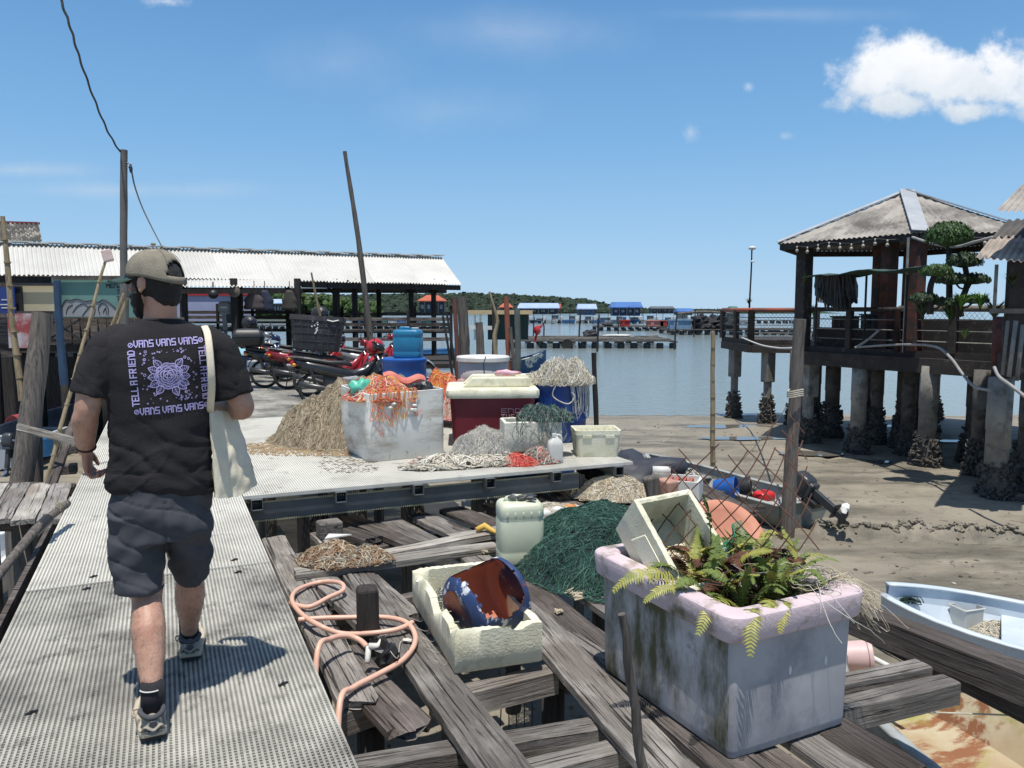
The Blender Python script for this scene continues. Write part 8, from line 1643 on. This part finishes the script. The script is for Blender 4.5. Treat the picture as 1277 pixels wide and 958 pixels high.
# shorts
sh_ = MB(); rg = []
for v, ul, ur, dd in ((598, 138, 262, .13), (620, 134, 266, .142), (645, 133, 266, .15), (668, 134, 265, .145)):
    a, b_ = L(ul, v), L(ur, v); rg.append(ellring((a + b_) / 2, (b_.x - a.x) / 2, dd))
sh_.rings(rg)
def leg(p0, p1, p2, r0_, r1, r2): sh_.tube(spl([p0, p1, p2], 5), [(float(np.interp(i / 10, [0, .5, 1], [r0_[0], r1[0], r2[0]])), float(np.interp(i / 10, [0, .5, 1], [r0_[1], r1[1], r2[1]]))) for i in range(11)], 26)
leg(L(169, 640, .0), L(171, 690, -.01), L(174.5, 737, -.03), (.108, .13), (.104, .115), (.098, .105)); leg(L(232, 640, .0), L(236, 680, .08), L(238, 712, .17), (.1, .13), (.088, .11), (.078, .1))
def shwr(p, n_): return -.006 * max(0, 1 - abs(noise.noise(Vector((p.x * 6 + p.z * 7, p.z * 8, p.y * 4)))) * 9) + .016 * noise.noise(Vector((p.x * 7 + p.z * 6, p.z * 9, p.y * 6))) + .008 * noise.noise(Vector((p.x * 16 - p.z * 9, p.z * 14, p.y * 11))) - .006 * max(0, 1 - abs(p.x - L(207, 650).x) / .012) * (1 if p.z < .85 and p.y < 0 else 0)
shr = remeshed(sh_, 'shorts', m_short, .0075, 4, man, disp=shwr)
mb = MB()
for (c_, rx_, ry_) in ((L(174.5, 728, -.03), .1, .108),): mb.tube([Vector((c_.x + rx_ * math.cos(t_), c_.y + ry_ * math.sin(t_), c_.z)) for t_ in [2 * math.pi * k / 30 for k in range(31)]], .002, 5)
pass
# hair, beard, cap, glasses
hb_ = MB(); hb_.ell(HC + HM @ Vector((0, -.022, .012)), (.082, .092, .1), 26, 18, m=HM); hb_.ell(H(0, -.052, -.045), (.066, .05, .06), 20, 14, m=HM)
for s_ in (-1, 1): hb_.ell(H(s_ * .07, .03, .0), (.012, .016, .05), 12, 10, m=HM)
remeshed(hb_, 'hair', m_hair, .006, 1, man, disp=lambda p, n_: .003 * nz3(p, 60))
bd_ = MB(); bd_.ell(H(0, .05, -.072), (.06, .052, .05), 22, 14, m=HM); bd_.ell(H(0, .068, -.105), (.036, .034, .036), 16, 12, m=HM)
for s_ in (-1, 1): bd_.tube([H(s_ * .073, .028, .015), H(s_ * .069, .035, -.04), H(s_ * .05, .05, -.08)], [.009, .018, .024], 10)
bd_.tube([H(-.03, .094, -.05), H(0, .105, -.04), H(.03, .094, -.05)], .008, 8)
remeshed(bd_, 'beard', m_hair, .005, 1, man, disp=lambda p, n_: .004 * nz3(p, 70))
cp_ = MB(); NU, NV = 60, 18
def capf(i, j, ex=0.0):
    a = 2 * math.pi * i / NU; low = .0 - .034 * max(0, -math.sin(a)) ** 1.2 + .012 * max(0, math.sin(a)); ph = math.pi / 2 * (1 - j / NV); top = .128 + ex
    rr_ = math.cos(ph) ** .8; crown = 1 + .03 * max(0, math.sin(a))
    return H((.094 + ex) * rr_ * math.cos(a), -.008 + (.112 + ex) * rr_ * math.sin(a) * crown, .022 + low * (1 - math.sin(ph)) + (top - .02) * math.sin(ph) ** .92)
vs = [capf(i, j) for i in range(NU) for j in range(NV + 1)]; fs = []
for i in range(NU):
    for j in range(NV):
        a = math.degrees(2 * math.pi * (i + .5) / NU); h_ = 1 - (j + .5) / NV; da = abs((a - 270 + 180) % 360 - 180)
        if h_ > .09 and (da / 34) ** 2 + (max(0, h_ - .09) / .36) ** 2 < 1: continue
        fs.append((i * (NV + 1) + j, i * (NV + 1) + j + 1, ((i + 1) % NU) * (NV + 1) + j + 1, ((i + 1) % NU) * (NV + 1) + j))
cp_.add(vs, fs); capo = cp_.build('cap', m_cap, man, local=True, smooth=True, solid=.004)
mb = MB(); mb.grid(lambda p, q: (lambda a: H(.094 * math.cos(a) * (1 - .18 * q * 0), .0 + .108 * math.sin(a) * 1.03 + .08 * q * math.sin(a) ** .6 * (1 if math.sin(a) > 0 else 0), .03 - .010 * q - .028 * abs(math.cos(a)) ** 2))(R(22 + 136 * p)), 24, 6); mb.build('brim', m_brim, capo, solid=.004, smooth=True, local=False) if False else None
mb = MB(); mb.grid(lambda p, q: (lambda a: HC + HM @ Vector((.092 * math.cos(a), .102 * math.sin(a) + .085 * q * max(0, math.sin(a)) ** .5, .034 - .012 * q - .024 * abs(math.cos(a)) ** 2)))(R(18 + 144 * p)), 24, 6); mb.build('brim', m_brim, man, solid=.004, smooth=True, local=True)
mb = MB(); mb.ell(H(0, -.008, .152), (.01, .01, .006), 10, 6)
for k in range(6): a = R(60 * k); mb.tube([H(.096 * math.cos(a) * s_, -.008 + .114 * math.sin(a) * s_, .022 + .112 * (1 - s_ ** 2.4) ** .5) for s_ in (.05, .3, .55, .75, .88)], .0012, 4)
mb.build('cap_seams', m_cap, man, local=True)
mb = MB(); 
for s_ in (-1, 1): mb.ell(H(s_ * .034, .098, .018), (.03, .006, .02), 14, 10, m=HM @ Matrix.Rotation(R(-12) * s_, 3, 'Z')); mb.tube([H(s_ * .062, .088, .024), H(s_ * .082, .03, .024), H(s_ * .082, -.005, .02)], .003, 6)
mb.build('sunglasses', m_glass, man, local=True, smooth=True)
mb = MB(); d_ = (WL - EL).normalized(); c_ = WL - d_ * .012; _, s1, u1 = frame_from(d_); mb.tube([c_ + s1 * .034 * math.cos(t_) + u1 * .034 * math.sin(t_) for t_ in [2 * math.pi * k / 24 for k in range(25)]], .0045, 8); mb.build('bracelet', M('brown_bead', (.06, .03, .02), scale=40), man, local=True, smooth=True)
# socks and shoes
m_sock = M('dark_sock', (.02, .02, .024), scale=30, rough=.95); m_sho = M('grey_suede', (.34, .31, .26), (.25, .23, .19), scale=12, rough=.9, bump=.3, bscale=120); m_shod = M('dark_shoe_mesh', (.07, .072, .08), scale=40, rough=.9); m_sole = M('tan_sole', (.5, .43, .32), (.4, .34, .25), scale=9, rough=.7); m_tread = M('dark_tread', (.03, .03, .032), scale=9, rough=.9)
for (a, pitch_, lab, side) in ((AL, R(6), 'left', -1), (AR, R(0), 'right', 1)):
    mb = MB(); mb.tube([a + Vector((0, -.002, .075)), a + Vector((0, 0, .03)), a + Vector((0, .0, -.03))], [.043, .042, .045], 18); sk = mb.build('sock', m_sock, man, local=True, smooth=True)
    mb = MB(); mb.tube([a + Vector((.044 * math.cos(t_), .044 * math.sin(t_), .062)) for t_ in [R(200 + 14 * k) for k in range(8)]], .003, 5); mb.build('sock_stripe', m_white, man, local=True)
    o_ = Vector((a.x, a.y - .085, 0)); yw = Matrix.Rotation(R(-4) * side, 3, 'Z')
    def Sx(x_, y_, z_): return o_ + yw @ Vector((x_, y_, z_ + max(0, .0)))
    stn = [(0, .030, .072, .012), (.02, .039, .088, .004), (.06, .042, .098, 0), (.1, .041, .10, 0), (.14, .042, .092, 0), (.19, .048, .074, .0), (.24, .05, .06, .002), (.28, .042, .05, .008), (.305, .022, .036, .014)]
    up_m = MB(); up_m.rings([[Sx(w_ * math.cos(t_) * (1 if math.sin(t_) < .2 else .86), y_, .022 + (h_ - .022) * max(-.0, math.sin(t_)) * 1.0 + lift) if math.sin(t_) >= 0 else Sx(w_ * math.cos(t_), y_, .022 + lift + .008 * math.sin(t_)) for t_ in [2 * math.pi * k / 24 for k in range(24)]] for y_, w_, h_, lift in stn]); up = up_m.build('shoe', m_sho, man, local=True, smooth=True)
    so_ = MB(); so_.rings([[Sx((w_ + .007) * cx, y_ + (-.006 if y_ == 0 else (.006 if y_ > .3 else 0)), z_ + lift * 1.2) for cx, z_ in ((-1, .012), (-1.04, .026), (-.98, .036), (.98, .036), (1.04, .026), (1, .012))] for y_, w_, h_, lift in stn]); so_.build('sole', m_sole, up, local=True, smooth=False, bevel=.003)
    tr_ = MB(); tr_.rings([[Sx((w_ + .003) * cx, y_, z_ + lift) for cx, z_ in ((-1, .0), (-1, .0118), (1, .0118), (1, .0))] for y_, w_, h_, lift in stn]); tr_.build('tread', m_tread, up, local=True)
    for pts_, w_ in (([(-.036, .004, .05), (-.025, -.008, .07), (0, -.012, .055), (.025, -.008, .07), (.036, .004, .05)], .011), ([(-.044, .05, .04), (-.03, .0, .042), (0, -.010, .036), (.03, 0, .042), (.044, .05, .04)], .008)):
        mb = MB(); mb.tube(spl([Sx(*p) for p in pts_], 4), [(w_, .004)] * 17, 8, up=(0, 0, 1)); mb.build('heel_overlay', m_sole if w_ < .01 else m_sho, up, local=True, smooth=True)
    mb = MB(); mb.tube([Sx(.04 * math.cos(t_), .052 + .044 * math.sin(t_), .098 + .006 * math.cos(t_ * 2)) for t_ in [2 * math.pi * k / 24 for k in range(25)]], .010, 8); mb.build('collar_padding', m_shod, up, local=True, smooth=True)
    mb = MB(); mb.rings([[Sx(x_ * k, -.0105 - e + .012 * abs(x_) / .02 * .5, z_) for x_, z_ in ((-.02, .045), (-.012, .085), (.012, .085), (.02, .045))] for e, k in ((0, 1), (.003, .9))]); mb.build('heel_panel', m_shod, up, local=True)
    mb = MB(); mb.tube(spl([Sx(-.045, .13, .08), Sx(-.065, .1, .09), Sx(-.06, .08, .075), Sx(-.045, .12, .078)], 4), .003, 5); mb.build('lace', m_sole, up, local=True)
# ================================================================ TOTE BAG
tg = thing('tote_bag', 'cream canvas tote bag hanging from the right shoulder of the man', 'bag', tuple(wm(man) @ L(290, 560, 0)), ang)
TI = wm(tg).inverted() @ wm(man)
m_can = M('cream_canvas', (.80, .73, .57), (.68, .61, .46), scale=5, rough=.95, bump=.4, bscale=200)
c00, c10, c11, c01 = L(261, 512, -.06), L(294, 512, .08), L(321, 604, .03), L(268, 621, -.1)
mb = MB()
for s_ in (-1, 1):
    def bf(p, q, s_=s_):
        e = (4 * p * (1 - p)) ** .55 * (4 * min(.97, q + .02) * (1 - min(.97, q + .02) * .96)) ** .5; b_ = c00.lerp(c10, p).lerp(c01.lerp(c11, p), q)
        return b_ + Vector((.006 * nz3((p * 4, q * 5, s_), 1.5), s_ * (.038 * e) + .016 * nz3((p * 5 + q * 3, q * 4, s_), 1.3) * e, -.018 * math.sin(math.pi * p) * q + .004 * nz3((p * 6, q * 2, 1), 2)))
    mb.grid(bf, 30, 34)
mb.v = [tuple(TI @ Vector(v)) for v in mb.v]; mb.build('bag', m_can, tg, local=True, smooth=True)
for off in (0, .05):
    mb = MB(); pts = spl([L(262, 514, -.07 + off), L(264, 480, -.17 + off * .5), L(262, 445, -.175 + off * .5), L(259, 418, -.135 + off), L(255, 407, -.06 + off), L(256, 410, .04 + off)], 6); pts = [TI @ p for p in pts]; mb.tube(pts, [(.014, .0025)] * len(pts), 8, up=(0, 1, 0)); mb.build('strap', m_can, tg, local=True, smooth=True)
